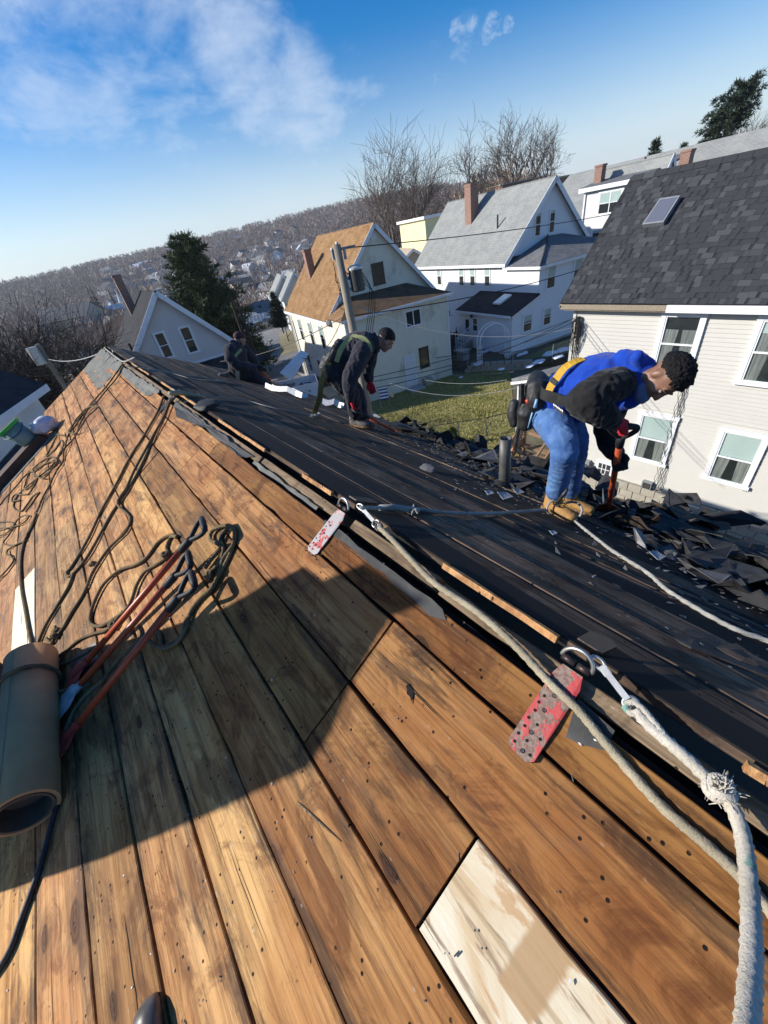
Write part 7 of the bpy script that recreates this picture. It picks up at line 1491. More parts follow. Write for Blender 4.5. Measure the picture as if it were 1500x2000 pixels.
# ------------------------------------------------------------------ FAR TOWN AND WOODS
r = random.Random(41); wallc = [simple('far_white', (.66, .66, .66), None, 3, .8, 0), simple('far_tan', (.42, .36, .28), None, 3, .8, 0), simple('far_blue_grey', (.30, .34, .38), None, 3, .8, 0), simple('far_brick', (.26, .12, .08), None, 3, .8, 0)]
roofc = [simple('far_dark_roof', (.06, .06, .065), None, 3, .9, 0), simple('far_grey_roof', (.20, .20, .20), None, 3, .9, 0), simple('far_snow_roof', (.55, .57, .60), None, 3, .9, 0)]
def far_mesh(w, l, h_, rise, wm, rm):
    mb = MB(); hw = w / 2; mb.add([(-hw, 0, -3), (hw, 0, -3), (hw, l, -3), (-hw, l, -3), (-hw, 0, h_), (hw, 0, h_), (hw, l, h_), (-hw, l, h_), (0, 0, h_ + rise), (0, l, h_ + rise)], [(0, 1, 5, 8, 4), (2, 3, 7, 9, 6), (1, 2, 6, 5), (3, 0, 4, 7)]); ov = .4
    for k in (-1, 1): a = [(k * (hw + ov), -ov, h_ - ov * rise / hw), (k * (hw + ov), l + ov, h_ - ov * rise / hw), (0, l + ov, h_ + rise), (0, -ov, h_ + rise)]; mb.slab(a if k > 0 else a[::-1], .25, 1)
    for k in (-1, 1):
        for z in (1.0, 3.6):
            if z + 1.2 < h_: mb.box((k * w * .22, -.03, z + .6), (w * .14, .08, 1.2), None, 2)
    me = mb.build('far_house', [wm, rm, M['room']]); return me
fprot = [far_mesh(r.uniform(7, 10), r.uniform(9, 14), r.uniform(4.5, 6.5), r.uniform(2.2, 3.6), wallc[[0, 0, 1, 0, 2, 0, 0, 3][i]], roofc[[0, 1, 0, 1, 0, 0, 2, 1][i]]) for i in range(8)]
spots = []
for k in range(140):
    px = r.choice([r.uniform(165, 320), r.uniform(230, 470), r.uniform(300, 340), r.uniform(455, 640)]); rr_ = r.choice([r.uniform(190, 330), r.uniform(260, 520), r.uniform(420, 680)])
    a = math.atan2(*ray(px, 560)[:2]); spots.append((a + r.uniform(-.02, .02), rr_))
for (px, rr_) in ((480, 480), (500, 500), (520, 470), (535, 520), (465, 520), (510, 560)): a = math.atan2(*ray(px, 500)[:2]); spots += [(a, rr_), (a + .02, rr_ + 20)]
used = 0
for a, rr_ in spots:
    x, y = rr_ * math.sin(a), rr_ * math.cos(a); o = fprot[used] if used < 8 else copy_tree(fprot[r.randrange(8)]); used += 1; o.location = (x, y, gz(x, y)); o.rotation_euler = (0, 0, r.uniform(0, 6.28)); k = [p.data for p in fprot].index(o.data); px = math.degrees(a); tag(o, ('white dark-roofed', 'white grey-roofed', 'tan dark-roofed', 'white', 'blue grey', 'broad white', 'snow-roofed white', 'brick coloured')[k] + ' far house ' + ('low in the valley' if rr_ < 300 else 'on the lower hillside' if rr_ < 450 else 'high on the far hillside') + (' above the left bare tree' if px < 6 else ' left of the lilac chimney' if px < 12 else ' just left of the broad pine' if px < 17 else ' behind the broad pine' if px < 21 else ' just right of the broad pine' if px < 26 else ' above the orange roof'), 'house', 'far houses in the valley and on the hillside')
o = copy_tree(fprot[2]); q = atr(172, 585, 260); o.location = (q[0], q[1], gz(q[0], q[1])); o.scale = (3.2, 1.8, 1.5); o.rotation_euler = (0, 0, 1.2); o.name = 'factory'; tag(o, 'long low dark roofed factory in the valley on the left', 'factory'); 
if 'group' in o: del o['group']
mb = MB(); q = atr(228, 572, 330); z = gz(q[0], q[1]); mb.box((q[0], q[1], z + 4), (3, 3, 8)); mb.tube([(q[0], q[1], z + 8), (q[0], q[1], z + 15)], [1.5, .05], 8); tag(mb.build('church_steeple', wallc[0]), 'white pointed church steeple in the valley', 'steeple')
# bare woods: fine upright twig fans, a single mass
def quads(name, V_, mat):
    n = len(V_); me = bpy.data.meshes.new(name); me.vertices.add(4 * n); me.vertices.foreach_set('co', np.asarray(V_, np.float32).ravel()); me.loops.add(4 * n); me.loops.foreach_set('vertex_index', np.arange(4 * n, dtype=np.int32)); me.polygons.add(n); me.polygons.foreach_set('loop_start', np.arange(0, 4 * n, 4, dtype=np.int32)); me.materials.append(mat); me.update(calc_edges=True); me.validate(); return me
r2 = np.random.RandomState(5); WV = []
def woods(n, az0, az1, r0, r1, hh, sl, w):
    az = np.radians(r2.uniform(az0, az1, n)); rr_ = np.sqrt(r2.uniform(r0 * r0, r1 * r1, n)); x, y = rr_ * np.sin(az), rr_ * np.cos(az); z = np.array([gz(a, b) for a, b in zip(x, y)]); H = hh * r2.uniform(.6, 1.2, n)
    rep = lambda a: np.repeat(a, sl); m_ = n * sl; t = r2.uniform(.1, 1, m_); a = r2.uniform(0, 6.28, m_); q = rep(H) * .42 * np.sin(np.pi * np.minimum(1, t * .82 + .12)) ** .6 * r2.uniform(.1, 1, m_) ** .6
    ox, oy = q * np.cos(a), q * np.sin(a); c = np.stack([rep(x) + ox, rep(y) + oy, rep(z) + rep(H) * t], 1); l = rep(H) * r2.uniform(.04, .11, m_); p = r2.uniform(0, 6.28, m_); ww = w * r2.uniform(.5, 1.3, m_); d = np.stack([ww * np.cos(p), ww * np.sin(p), 0 * p], 1); ln = np.stack([ox * .25, oy * .25, l], 1) + np.stack([r2.normal(0, .3, m_) * l, r2.normal(0, .3, m_) * l, 0 * l], 1)
    WV.append(np.stack([c - d - ln, c + d - ln, c + d * .5 + ln, c - d * .5 + ln], 1))
woods(4200, -14, 58, 560, 900, 10.5, 34, .42); woods(2300, -14, 56, 330, 580, 9.5, 34, .30); woods(900, -16, 30, 150, 340, 8, 50, .16); woods(650, 27, 56, 110, 330, 10, 60, .17)
tag(link('woods', quads('woods', np.concatenate(WV), M['woods'])), 'brown leafless woods covering the far hillside', 'woods', None, 'stuff')
# dark conifers on the hilltop
def spire(seed, H=16):
    r_ = random.Random(seed); mb = MB(); mb.tube([(0, 0, 0), (0, 0, H * .9)], [.25, .05], 5)
    for k in range(90):
        t = r_.uniform(.1, 1) ** .8; z = H * t; R_ = H * .17 * (1.08 - t) * r_.uniform(.6, 1.2); a = r_.uniform(0, 6.28); d = np.array([math.cos(a), math.sin(a), -.25]); s_ = np.array([-math.sin(a), math.cos(a), 0]); b = np.array([0, 0, z]); mb.add([b - s_ * R_ * .2 + [0, 0, .5], b + s_ * R_ * .2 + [0, 0, .5], b + d * R_ + s_ * R_ * .35, b + d * R_ - s_ * R_ * .35], [(0, 1, 2, 3)])
    return mb.build('far_conifer', M['far_conifer'])
cp = [spire(i) for i in range(4)]; used = 0
for px, py in [(545, 430), (549, 432), (556, 429), (562, 427), (568, 430), (586, 424), (592, 422), (598, 421), (604, 424), (622, 416), (628, 412), (634, 409), (640, 407), (646, 406), (652, 405), (658, 405), (664, 404), (670, 406), (684, 402), (690, 400), (637, 440), (641, 442), (512, 440), (700, 398), (706, 396), (200, 514), (225, 508), (236, 505), (300, 492), (196, 518), (268, 500), (172, 570), (215, 575), (180, 572)]:
    rr_ = 780 if py < 520 else 300; q = atr(px, py, rr_); o = cp[used] if used < 4 else copy_tree(cp[used % 4]); used += 1; z = gz(q[0], q[1]); o.location = (q[0], q[1], z - 2); o.rotation_euler = (0, 0, used * 1.3); s = (q[2] - z + 5) / 16; s = min(max(s, .6), 2.2); o.scale = (s, s, s); tag(o, 'dark pointed conifer on the far hillside', 'conifer', 'dark conifers on the far hillside')

# ------------------------------------------------------------------ TREES
def bare_tree(label, base, H, seed, spread=.5, mat='bark', tmat='twig', group=None, trunks=1, lean=(0, 0), kids=(5, 6, 5, 4), droop=.12, r0=.22, first=.25, name='bare_tree', rmin=.02):
    r_ = random.Random(seed); t = thing(name, label, 'tree', base, 0, group); A_, B_ = MB(), MB()
    def grow(p, d, L, rad, lev):
        n = 5 if lev < 2 else 3; P = [p]; dd = d.copy()
        for i in range(n):
            dd = _n(dd + np.array([r_.gauss(0, .11 + .06 * (lev > 0)), r_.gauss(0, .11 + .06 * (lev > 0)), r_.gauss(.04, .08) + (.03 if lev < 3 else 0)])); P.append(P[-1] + dd * L / n)
        R_ = np.linspace(rad, rad * (.45 if lev < 2 else .55), len(P)); (A_ if lev < 2 else B_).tube(P, R_, (8, 6, 4, 3, 3)[lev], 0, False)
        if lev >= len(kids): return
        for k in range(kids[lev]):
            f = r_.uniform(first if lev == 0 else .25, 1.0) if k else 1.0; i = min(int(f * n), n - 1); q = P[i] + (P[i + 1] - P[i]) * (f * n - i); ang = r_.uniform(.30, .80) if lev else r_.uniform(.45, 1.0) * (spread / .5) * (.45 if k == 0 else 1); az = r_.uniform(0, 6.28) if lev else 6.28 * k / kids[0] + r_.uniform(-.5, .5)
            ax = _n(P[i + 1] - P[i]); s_ = _n(np.cross(ax, [math.cos(az), math.sin(az), .3])); nd = _n(ax * math.cos(ang) + s_ * math.sin(ang)); grow(q, nd, L * r_.uniform(.48, .74) * (1.1 - .25 * f * (lev == 0)), max(rad * (1 - .5 * f) * r_.uniform(.42, .62), rmin * (.6 if lev > 1 else 1)), lev + 1)
    for k in range(trunks):
        a = 6.28 * k / max(1, trunks) + seed; d = _n([lean[0] + (.32 * math.cos(a) if trunks > 1 else 0), lean[1] + (.32 * math.sin(a) if trunks > 1 else 0), 1]); grow(np.array([.25 * math.cos(a) * (trunks > 1), .25 * math.sin(a) * (trunks > 1), -.3]), d, H * .53, r0, 0)
    A_.build('trunk', M[mat], t, True); B_.build('crown', M[tmat], t); return t
GT = 'tall bare trees behind the houses'
for (px, py, rng_, top, seed, kw, lab) in ((790, 470, 66, 285, 3, dict(trunks=2, mat='bark_pale', spread=.36, kids=(6, 6, 5, 3)), 'pale multi stemmed bare tree left of the row behind the cream roof'), (850, 470, 68, 270, 8, dict(trunks=2, mat='bark_pale', spread=.36, kids=(6, 6, 5, 3)), 'pale multi stemmed bare tree right beside it behind the cream roof'),
                          (940, 380, 72, 250, 12, dict(spread=.66, kids=(7, 6, 5, 3)), 'bare tree directly behind the tall brick chimney'), (1008, 352, 78, 222, 21, dict(spread=.54, kids=(8, 7, 5, 3)), 'tallest bare tree with a feathery crown above the white house'), (1055, 350, 80, 246, 27, dict(spread=.6, lean=(.38, -.22), kids=(7, 7, 5, 3)), 'leaning bare tree at the right end of the bare trees'), (745, 470, 74, 345, 31, dict(trunks=2, spread=.40, kids=(6, 6, 5, 3)), 'low spreading bare tree at the left end above the orange roof')):
    b = atr(px, py, rng_); t_ = atr(px, top, rng_); z = gz(b[0], b[1]) if py > 400 else b[2] - 5; H = max(4, t_[2] - z); bare_tree(lab, (b[0], b[1], z), H, seed, group=GT, r0=H * .022, rmin=.034, **kw)
b = atr(110, 735, 25); t_ = atr(40, 528, 25); bare_tree('wide dark bare tree filling the left edge beyond the roof', (b[0] - 1.2, b[1], gz(b[0], b[1])), (t_[2] - gz(b[0], b[1])) * .92, 17, .55, 'bark', 'twig_dark', None, 3, (-.10, 0), (9, 8, 7, 5), r0=.26, rmin=.018)
b = atr(190, 640, 60); bare_tree('thin grey bare tree in the thicket left of the lilac house', (b[0] - 3, b[1], gz(b[0], b[1])), 8.5, 5, .6, 'bark', 'twig_dark', 'thicket of bare trees on the left', 3, kids=(6, 6, 5)); b = atr(150, 650, 48); bare_tree('second bare tree of the thicket behind the pole', (b[0], b[1], gz(b[0], b[1])), 7.5, 6, .6, 'bark', 'twig_dark', 'thicket of bare trees on the left', 3, kids=(6, 6, 5))
b = atr(545, 690, 50); bare_tree('small bare tree on the verge beyond the street', (b[0] + 3.5, b[1] + 4, gz(b[0], b[1])), 5, 9, .6, 'bark', 'twig_dark', None, 1, kids=(6, 5, 4), r0=.08)

def pine(label, base, H, R_, seed, mat='needles', whorls=24, per=9, tuft=.34, name='pine_tree', shape=None, lean=(0, 0), trunk0=.08):
    r_ = random.Random(seed); rs_ = np.random.RandomState(seed); t = thing(name, label, 'tree', base); A_ = MB(); B_V = []; ln = np.array([lean[0], lean[1], 0.])
    A_.tube([np.array([0, 0, -.4]), np.array([0, 0, H * .5]) + ln * H * .25, np.array([0, 0, H * .97]) + ln * H], [H * .022, H * .013, .03], 8, 0, False)
    prof = shape or (lambda f: (1 - f) ** .75 * (.55 + .45 * min(1, f * 5)) + .04)
    for w in range(whorls):
        f = trunk0 + (1 - trunk0) * (w + r_.uniform(-.3, .3)) / whorls; f = min(max(f, trunk0), .99); n = max(3, int(per * (1.1 - .5 * f)))
        for k in range(n):
            a = 6.283 * k / n + r_.uniform(-.4, .4) + w * 1.1; L = R_ * prof(f) * r_.uniform(.55, 1.15); up = .05 + .55 * f; p0 = np.array([0, 0, H * f]) + ln * H * f; d = _n([math.cos(a), math.sin(a), up - .15]); p1 = p0 + d * L; A_.tube([p0, p0 + d * L * .55 + [0, 0, -.04 * L], p1], [max(.012, L * .016), L * .010, .004], 4, 0, False)
            nt_ = max(4, int(L / tuft * 3.2))
            for j in range(nt_):
                u = .22 + .78 * (j + r_.random()) / nt_; c = p0 + d * L * u + np.array([r_.gauss(0, .11), r_.gauss(0, .11), r_.gauss(.02, .07)]) * L * .6
                v = rs_.normal(0, 1, (8, 3)); v /= np.linalg.norm(v, axis=1)[:, None]; v = v * .8 + d * .45 + [0, 0, .4]; v /= np.linalg.norm(v, axis=1)[:, None]; s_ = np.cross(v, rs_.normal(0, 1, (8, 3))); s_ /= np.linalg.norm(s_, axis=1)[:, None] + 1e-6; s_ *= tuft * .10; v *= tuft * rs_.uniform(.7, 1.5, (8, 1)); B_V.append(np.stack([c - s_, c + s_, c + v + s_ * .4, c + v - s_ * .4], 1))
    A_.build('trunk', M['bark'], t, True); link('crown', quads('crown', np.concatenate(B_V), M[mat]), t); return t
b = atr(425, 655, 42); tp = atr(362, 457, 42); z = gz(b[0], b[1]); H = tp[2] - z
pine('broad dark green pine behind the lilac house', (b[0] + .1, b[1], z), H, 4.9, 4, shape=lambda f: (1 - f) ** .62 * (.72 + .28 * min(1, f * 6)) + .03, whorls=28, per=11, tuft=.40)
b = atr(1386, 285, 62); pine('wind swept dark pine above the far right roofs', (b[0], b[1], b[2] - 1.6), 5.6, 2.2, 9, 'needles_dark', 15, 8, .30, lean=(.16, -.28), trunk0=.25, shape=lambda f: .55 + .55 * math.sin(3.1 * min(1, max(0, f - .2) * 1.2)) * (1 - .3 * f))
b = atr(1278, 300, 58); pine('small evergreen top showing over the grey roof ridge', (b[0], b[1], b[2] - 3.2), 4.2, 1.3, 13, 'needles_dark', 9, 7, .35, trunk0=.4)
b = atr(1335, 290, 60); pine('tiny evergreen top beside the brick chimney at the right', (b[0], b[1], b[2] - 3), 3.3, .9, 14, 'needles_dark', 8, 6, .3, trunk0=.4)
b = atr(1470, 268, 75); bare_tree('brown bare thicket top at the upper right edge', (b[0], b[1], b[2] - 4), 6.5, 19, .6, 'bark', 'twig', None, 4, kids=(7, 6, 5), name='bare_tree')
b = hz(552, 643, -10.3); b = atr(552, 643, 44); pine('small dark spruce beside the verge behind the cream house', (b[0], b[1], b[2]), 3.3, 1.15, 15, 'needles_dark', 16, 8, .22, 'spruce_tree')
for px, lab in ((845, 'left of the two small pointed shrubs at the eave edge of the lawn'), (886, 'right of the two small pointed shrubs at the eave edge of the lawn')): b = hz(px, 872, -8.65); pine(lab, (b[0], b[1], -8.65), .95, .34, px, 'needles', 14, 8, .10, 'shrub')
# clipped hedge bush and planter by the cream house
def bush(label, c, S_, mat, n=2600, seed=1):
    r_ = np.random.RandomState(seed); V_ = []; F_ = []
    for _ in range(n):
        d = r_.normal(0, 1, 3); d /= np.linalg.norm(d); p = np.asarray(c) + d * np.asarray(S_) * r_.uniform(.75, 1.05) * (1 + .12 * math.sin(d[0] * 7 + d[1] * 5)); v = r_.normal(0, 1, 3); v /= np.linalg.norm(v); s_ = np.cross(v, d); s_ /= np.linalg.norm(s_) + 1e-6; i = len(V_); V_ += [tuple(p - s_ * .04), tuple(p + v * .07), tuple(p + s_ * .04), tuple(p - v * .07)]; F_.append((i, i + 1, i + 2, i + 3))
    me = bpy.data.meshes.new('bush'); me.from_pydata(V_, [], F_); me.materials.append(M[mat]); return tag(link('bush', me), label, 'bush')
q = cr(-1.0, 4.6); zq = gz(*q); bush('round olive green hedge bush at the left wall of the cream house', (q[0], q[1], zq + .65), (.75, .95, .62), 'hedge')
mb = MB(); q = cr(-1.0, 2.6); mb.box((q[0], q[1], gz(*q) + .35), (1.0, 2.2, .7), Matrix.Rotation(-math.radians(12), 3, 'Z')); tag(mb.build('planter', M['tan']), 'low tan retaining planter in front of the hedge bush', 'planter')

# ------------------------------------------------------------------ POLES AND WIRES
def pole_t():
    b = atr(695, 660, 14.0); tp = atr(657, 478, 14.0); bx_, by_ = tp[0], tp[1]; o = thing('utility_pole', 'weathered wooden utility pole with a black transformer in front of the cream house', 'utility pole', (bx_, by_, -9)); inv = Matrix.Translation(-Vector((bx_, by_, -9)))
    def put(x): x.parent = o; x.matrix_parent_inverse = inv; return x
    mb = MB(); mb.tube([(bx_, by_, -9), (bx_, by_, -4), (bx_, by_, tp[2])], [.16, .145, .12], 14); put(mb.build('pole', M['pole'], smooth=True)); rt = _n([by_, -bx_, 0]); c = np.array([bx_, by_, 0]) + rt * .42; tz = atr(688, 527, 14)[2]; bz = atr(693, 570, 14)[2]
    mb = MB(); mb.tube([c + [0, 0, bz], c + [0, 0, bz + .03], c + [0, 0, tz - .04], c + [0, 0, tz]], [.19, .215, .215, .2], 18); tr_ = put(mb.build('transformer', M['black_steel'], smooth=False)); mb = MB(); mb.tube([c + [0, 0, tz], c + [0, 0, tz + .05], c + [0, 0, tz + .12]], [.235, .23, .12], 18); put(mb.build('lid', M['white_steel']))
    mb = MB(); mb.box((np.array([bx_, by_, 0]) + rt * .18) + [0, 0, (tz + bz) / 2 + .1], (.25, .08, .1)); mb.box((np.array([bx_, by_, 0]) + rt * .18) + [0, 0, (tz + bz) / 2 - .2], (.25, .08, .08)); put(mb.build('bracket', M['grey_metal']))
    mb = MB()
    for s_, z in ((-.16, -.05), (.02, .08), (.2, -.1)): p = np.array([bx_, by_, tp[2] + z]) + rt * s_; mb.tube([p + [0, 0, -.3], p + [0, 0, -.05], p], [.05, .045, .02], 8)
    p = np.array([bx_, by_, tp[2] - .12]); mb.tube([p, p + rt * .55], .035, 6)
    for i in range(5): mb.disc(p + rt * (.3 + .05 * i), rt, .07, 10)
    put(mb.build('insulator', M['grey_metal'])); mb = MB(); r_ = random.Random(3)
    for i in range(7): a = np.array([bx_, by_, tp[2] - .2 - .1 * i]) - rt * .1 * (i % 3); e = c + [0, 0, tz + .05] if i % 2 else np.array([bx_, by_, bz - .5]) + rt * .12; m_ = (a + e) / 2 + rt * r_.uniform(-.35, .3) + [0, 0, -.3]; mb.tube(spline([a, m_, e], .1), .012, 4)
    for i in range(4): a = c + rt * .2 + [0, 0, tz - .1 - .1 * i]; e = np.array([bx_, by_, -3.0 - .2 * i]) + rt * .15; mb.tube(spline([a, a + rt * (.15 + .04 * i) + [0, 0, -.5], e + rt * .25 + [0, 0, .3], e], .1), .012, 4)
    put(mb.build('leads', M['wire'])); return np.array([bx_, by_, tp[2]])
PT = pole_t()
def wire(label, a, b, sag, rad=.012, mat='wire', k=24):
    a, b = np.asarray(a, float), np.asarray(b, float); mb = MB(); mb.tube([a + (b - a) * t - np.array([0, 0, sag * 4 * t * (1 - t)]) for t in np.linspace(0, 1, k)], rad, 5); return tag(mb.build('wire', M[mat]), label, 'wire', 'overhead wires')
wire('black wire from the pole top across the grey roof toward the right', PT + [.2, -.1, -.12], atr(1228, 411, 33), .15, .016); wire('black wire from the pole past the white house wing toward the charcoal roof', atr(676, 618, 14), atr(1160, 517, 26), .25, .018)
wire('upper of the two black wires running to the corner of the beige house', atr(722, 738, 9), (12.1, 6.45, -3.0), .12, .008); wire('lower of the two black wires running to the corner of the beige house', atr(724, 746, 9), (12.1, 6.5, -3.12), .2, .008)
wire('thin black wire below them crossing the cream wall', atr(735, 742 + 16, 9), atr(1122, 640 - 20, 14), .22, .009); wire('pale thin wire from the pole to the beige house corner', atr(700, 598, 14), (12.15, 6.5, -3.3), .55, .013, 'wire_pale'); wire('black wire sagging left from the pole over the street', atr(668, 620, 14), atr(430, 706, 19), .25, .014); wire('second black wire dropping from the pole along the cream wall', atr(668, 622, 14), atr(590, 700, 14.5), .35, .012)
wire('pale clothes line over the shaded lawn', hz(880, 733, -8.0), hz(1004, 726, -8.0), .05, .01, 'wire_pale'); wire('pale sagging line across the shaded lawn', atr(760, 748, 20), atr(1010, 757, 17), .5, .01, 'wire_pale'); wire('thin pale line beside it across the lawn', atr(830, 742, 22), atr(990, 742, 19), .2, .009, 'wire_pale')
# street light pole cluster beyond the kneeling worker
for px, lab, top in ((452, 'left one of the dark twin street poles beyond the kneeling worker', 590), (462, 'right one of the dark twin street poles with a curved lamp arm', 586)):
    b = atr(px + 12, 700, 36); tp = atr(px, top, 36); o = thing('street_pole', lab, 'pole', (tp[0], tp[1], gz(tp[0], tp[1]))); mb = MB(); L_ = tp[2] - gz(tp[0], tp[1]); mb.tube([(0, 0, 0), (0, 0, L_)], [.13, .09], 8); mb.build('pole', M['dark_wood'], o)
    if px > 455: mb = MB(); mb.tube(spline([(0, 0, L_ - .3), (.5, -.1, L_ + .1), (1.1, -.3, L_ + .2)], .1), .04, 6); mb.box((1.25, -.33, L_ + .18), (.4, .2, .1)); mb.build('lamp_arm', M['grey_metal'], o)
b = atr(108, 752, 23); tp = atr(72, 672, 23); o = thing('utility_pole', 'thin utility pole with a grey transformer in front of the big bare tree', 'utility pole', (tp[0], tp[1], gz(tp[0], tp[1]))); L_ = tp[2] - gz(tp[0], tp[1]); mb = MB(); mb.tube([(0, 0, 0), (0, 0, L_)], [.14, .1], 8); mb.build('pole', M['pole'], o); mb = MB(); mb.tube([(-.25, -.15, L_ - .75), (-.25, -.15, L_ - .05)], .2, 12); mb.build('transformer', M['white_steel'], o)
wire('pale wire from the left pole to the far gable', (tp[0], tp[1], tp[2] - .6), atr(200, 688, 10.5 * 1.05), .15, .012, 'wire_pale')

# ------------------------------------------------------------------ YARD THINGS
def chain_fence(pts, label, H=1.15, zf=None):
    o = thing('chain_link_fence', label, 'fence', (pts[0][0], pts[0][1], -8.65)); inv = Matrix.Translation(-Vector((pts[0][0], pts[0][1], -8.65))); P = [np.array([p[0], p[1], p[2] if len(p) > 2 else gz(p[0], p[1])]) for p in pts]
    def put(x): x.parent = o; x.matrix_parent_inverse = inv
    for p in P: mb = MB(); mb.tube([p, p + [0, 0, H]], .028, 8); put(mb.build('post', M['grey_metal']))
    mb = MB(); mb.tube([p + [0, 0, H] for p in P], .02, 6); put(mb.build('rail', M['black_steel'])); mb = MB()
    for a, b in zip(P, P[1:]):
        L_ = np.linalg.norm(b - a); n = int(L_ / .16)
        for i in range(-int(H / .16), n):
            for sgn in (1, -1):
                x0, x1 = i * .16, i * .16 + H; z0, z1 = (0, H) if sgn > 0 else (H, 0); t0, t1 = max(0, -x0 / H), min(1, (L_ - x0) / H)
                if t1 <= t0: continue
                q = lambda t: a + (b - a) * ((x0 + H * t) / L_) + np.array([0, 0, z0 + (z1 - z0) * t]); mb.tube([q(t0), q(t1)], .0022, 3, 0, False)
    put(mb.build('mesh', M['wire_pale']))
    return o
f0, f1, f2 = hz(845, 868, -8.65), hz(950, 852, -8.65), hz(1012, 838, -8.65); chain_fence([f0, (f0 + f1) / 2, f1, f1 + (f2 - f1) * 2], 'chain link fence with a dark top rail crossing the sunlit lawn', .95)
g0, g1 = hz(1009, 735, -8.65), hz(965, 705, -8.3); chain_fence([(16.9, 20.2, -8.3), (19.9, 17.6, -8.4), (21.4, 15.2, -8.5), (23.2, 13.6, -8.4), (26.5, 12.6, -8.3)], 'chain link fence between the lawn and the white house yard', 1.1)
# raised yard in front of the white house, stone edge and snow patches
mb = MB(); pts = [(20.2, 18.6), (21.6, 15.9), (23.4, 13.4), (33, 11.2), (34, 15), (24.9, 15.85), (22.75, 16.25), (24.0, 22.5), (20.8, 23)]; mb.slab([(x, y, -8.12) for x, y in pts][::1], .7)
def yard_mat():
    t = NT('bare_yard_soil'); n = t.noise(t.vec, 1.4, 6, .7); n2 = t.noise(t.vec, 8, 5, .7); t.color(t.mix(t.step(n2, .4, .65), t.mix(n, (.06, .045, .03), (.11, .085, .055)), (.05, .06, .022))); t.rough(.95); t.bump(n2, .7, .06); return t.m
o = mb.build('yard', yard_mat()); tag(o, kind='structure')
sheet('yard_grass', [(22.4, 15.3), (23.6, 13.45), (32, 11.6), (32, 14.6)], simple('mossy_grass', (.10, .13, .03), (.14, .15, .05), 3, .95, .6, 20, .06), 0, zf=lambda x, y: -8.105)
wl = thing('stone_wall', 'low stone retaining wall at the corner of the white house yard', 'wall', (21.4, 15.3, -8.7)); r = random.Random(6)
for row in range(3):
    for i in range(9):
        t = i / 9 + row * .05; a, b = np.array([20.4, 18.0]), np.array([22.3, 14.6]); p = a + (b - a) * t; mb = MB(); mb.box((p[0] - 21.4, p[1] - 15.3, .12 + row * .2), (.30 + r.uniform(-.05, .05), .40 + r.uniform(-.05, .03), .19), Matrix.Rotation(r.uniform(.4, .6), 3, 'Z')); mb.build('stone', M['stone'], wl)
for i, (px, py, w, l, z) in enumerate(((933, 711, .5, .25, -8.09), (979, 721, .4, .18, -8.09), (945, 688, .9, .22, -8.09), (1020, 691, .9, .2, -8.09), (1052, 706, .9, .3, -8.09), (1075, 690, 1.0, .35, -8.09), (1100, 683, 1.1, .3, -8.09), (1035, 715, .6, .2, -8.09), (1090, 697, .7, .25, -8.09), (900, 737, .3, .1, -8.60), (480, 682, 1.2, .4, None))):
    q = hz(px, py, z if z else -10.2); lumpy('snow_patch', q + np.array([0, 0, .01]), (w * .55, l * .95, .03), M['snow'], 'thin patch of old snow left on the ground by the white house' if z else 'patch of old snow by the street', 'snow patch', i + 2, .5, 3, None, 'patches of old snow in the white house yard' if z else None)
# arched garden trellis
def trellis():
    L_, Rr_ = hz(938, 712, -8.1), hz(992, 700, -8.1); o = thing('garden_arch', 'white arched garden trellis standing in the white house yard', 'trellis', L_); inv = Matrix.Translation(-Vector(L_)); d = _n((Rr_ - L_) * [1, 1, 0]); W = np.linalg.norm((Rr_ - L_)[:2]); dep = np.array([-d[1], d[0], 0]) * .5; H = 1.35
    def put(x): x.parent = o; x.matrix_parent_inverse = inv
    for k in (0, 1):
        base = L_ + dep * k; pts = [base, base + [0, 0, H]] + [base + d * (W / 2 - W / 2 * math.cos(t)) + np.array([0, 0, H + W / 2 * math.sin(t)]) for t in np.linspace(.2, math.pi - .2, 12)] + [base + d * W + [0, 0, H], base + d * W]; mb = MB(); mb.tube(pts, .035, 6); put(mb.build('arch', M['trim']))
    for s_ in (0, W):
        mb = MB(); p = L_ + d * s_
        for i in range(-3, 9):
            for sg in (1, -1):
                a = p + np.array([0, 0, .1 + i * .13 + (0 if sg > 0 else .5)]); b = p + dep + np.array([0, 0, .1 + i * .13 + (.5 if sg > 0 else 0)]);
                if min(a[2], b[2]) > L_[2] and max(a[2], b[2]) < L_[2] + 1.1: mb.tube([a, b], .014, 4)
        for sgn in (-.28, .28):
            for i in range(8): mb.tube([p + d * sgn * .5 + np.array([0, 0, .1 + i * .13]), p + d * sgn * -.5 + np.array([0, 0, .23 + i * .13])], .014, 4); mb.tube([p - d * sgn * .5 + np.array([0, 0, .1 + i * .13]), p + d * sgn * .5 + np.array([0, 0, .23 + i * .13])], .014, 4)
        mb.tube([p - d * .14, p - d * .14 + [0, 0, 1.15]], .025, 5); mb.tube([p + d * .14, p + d * .14 + [0, 0, 1.15]], .025, 5); put(mb.build('lattice_panel', M['trim']))
trellis()
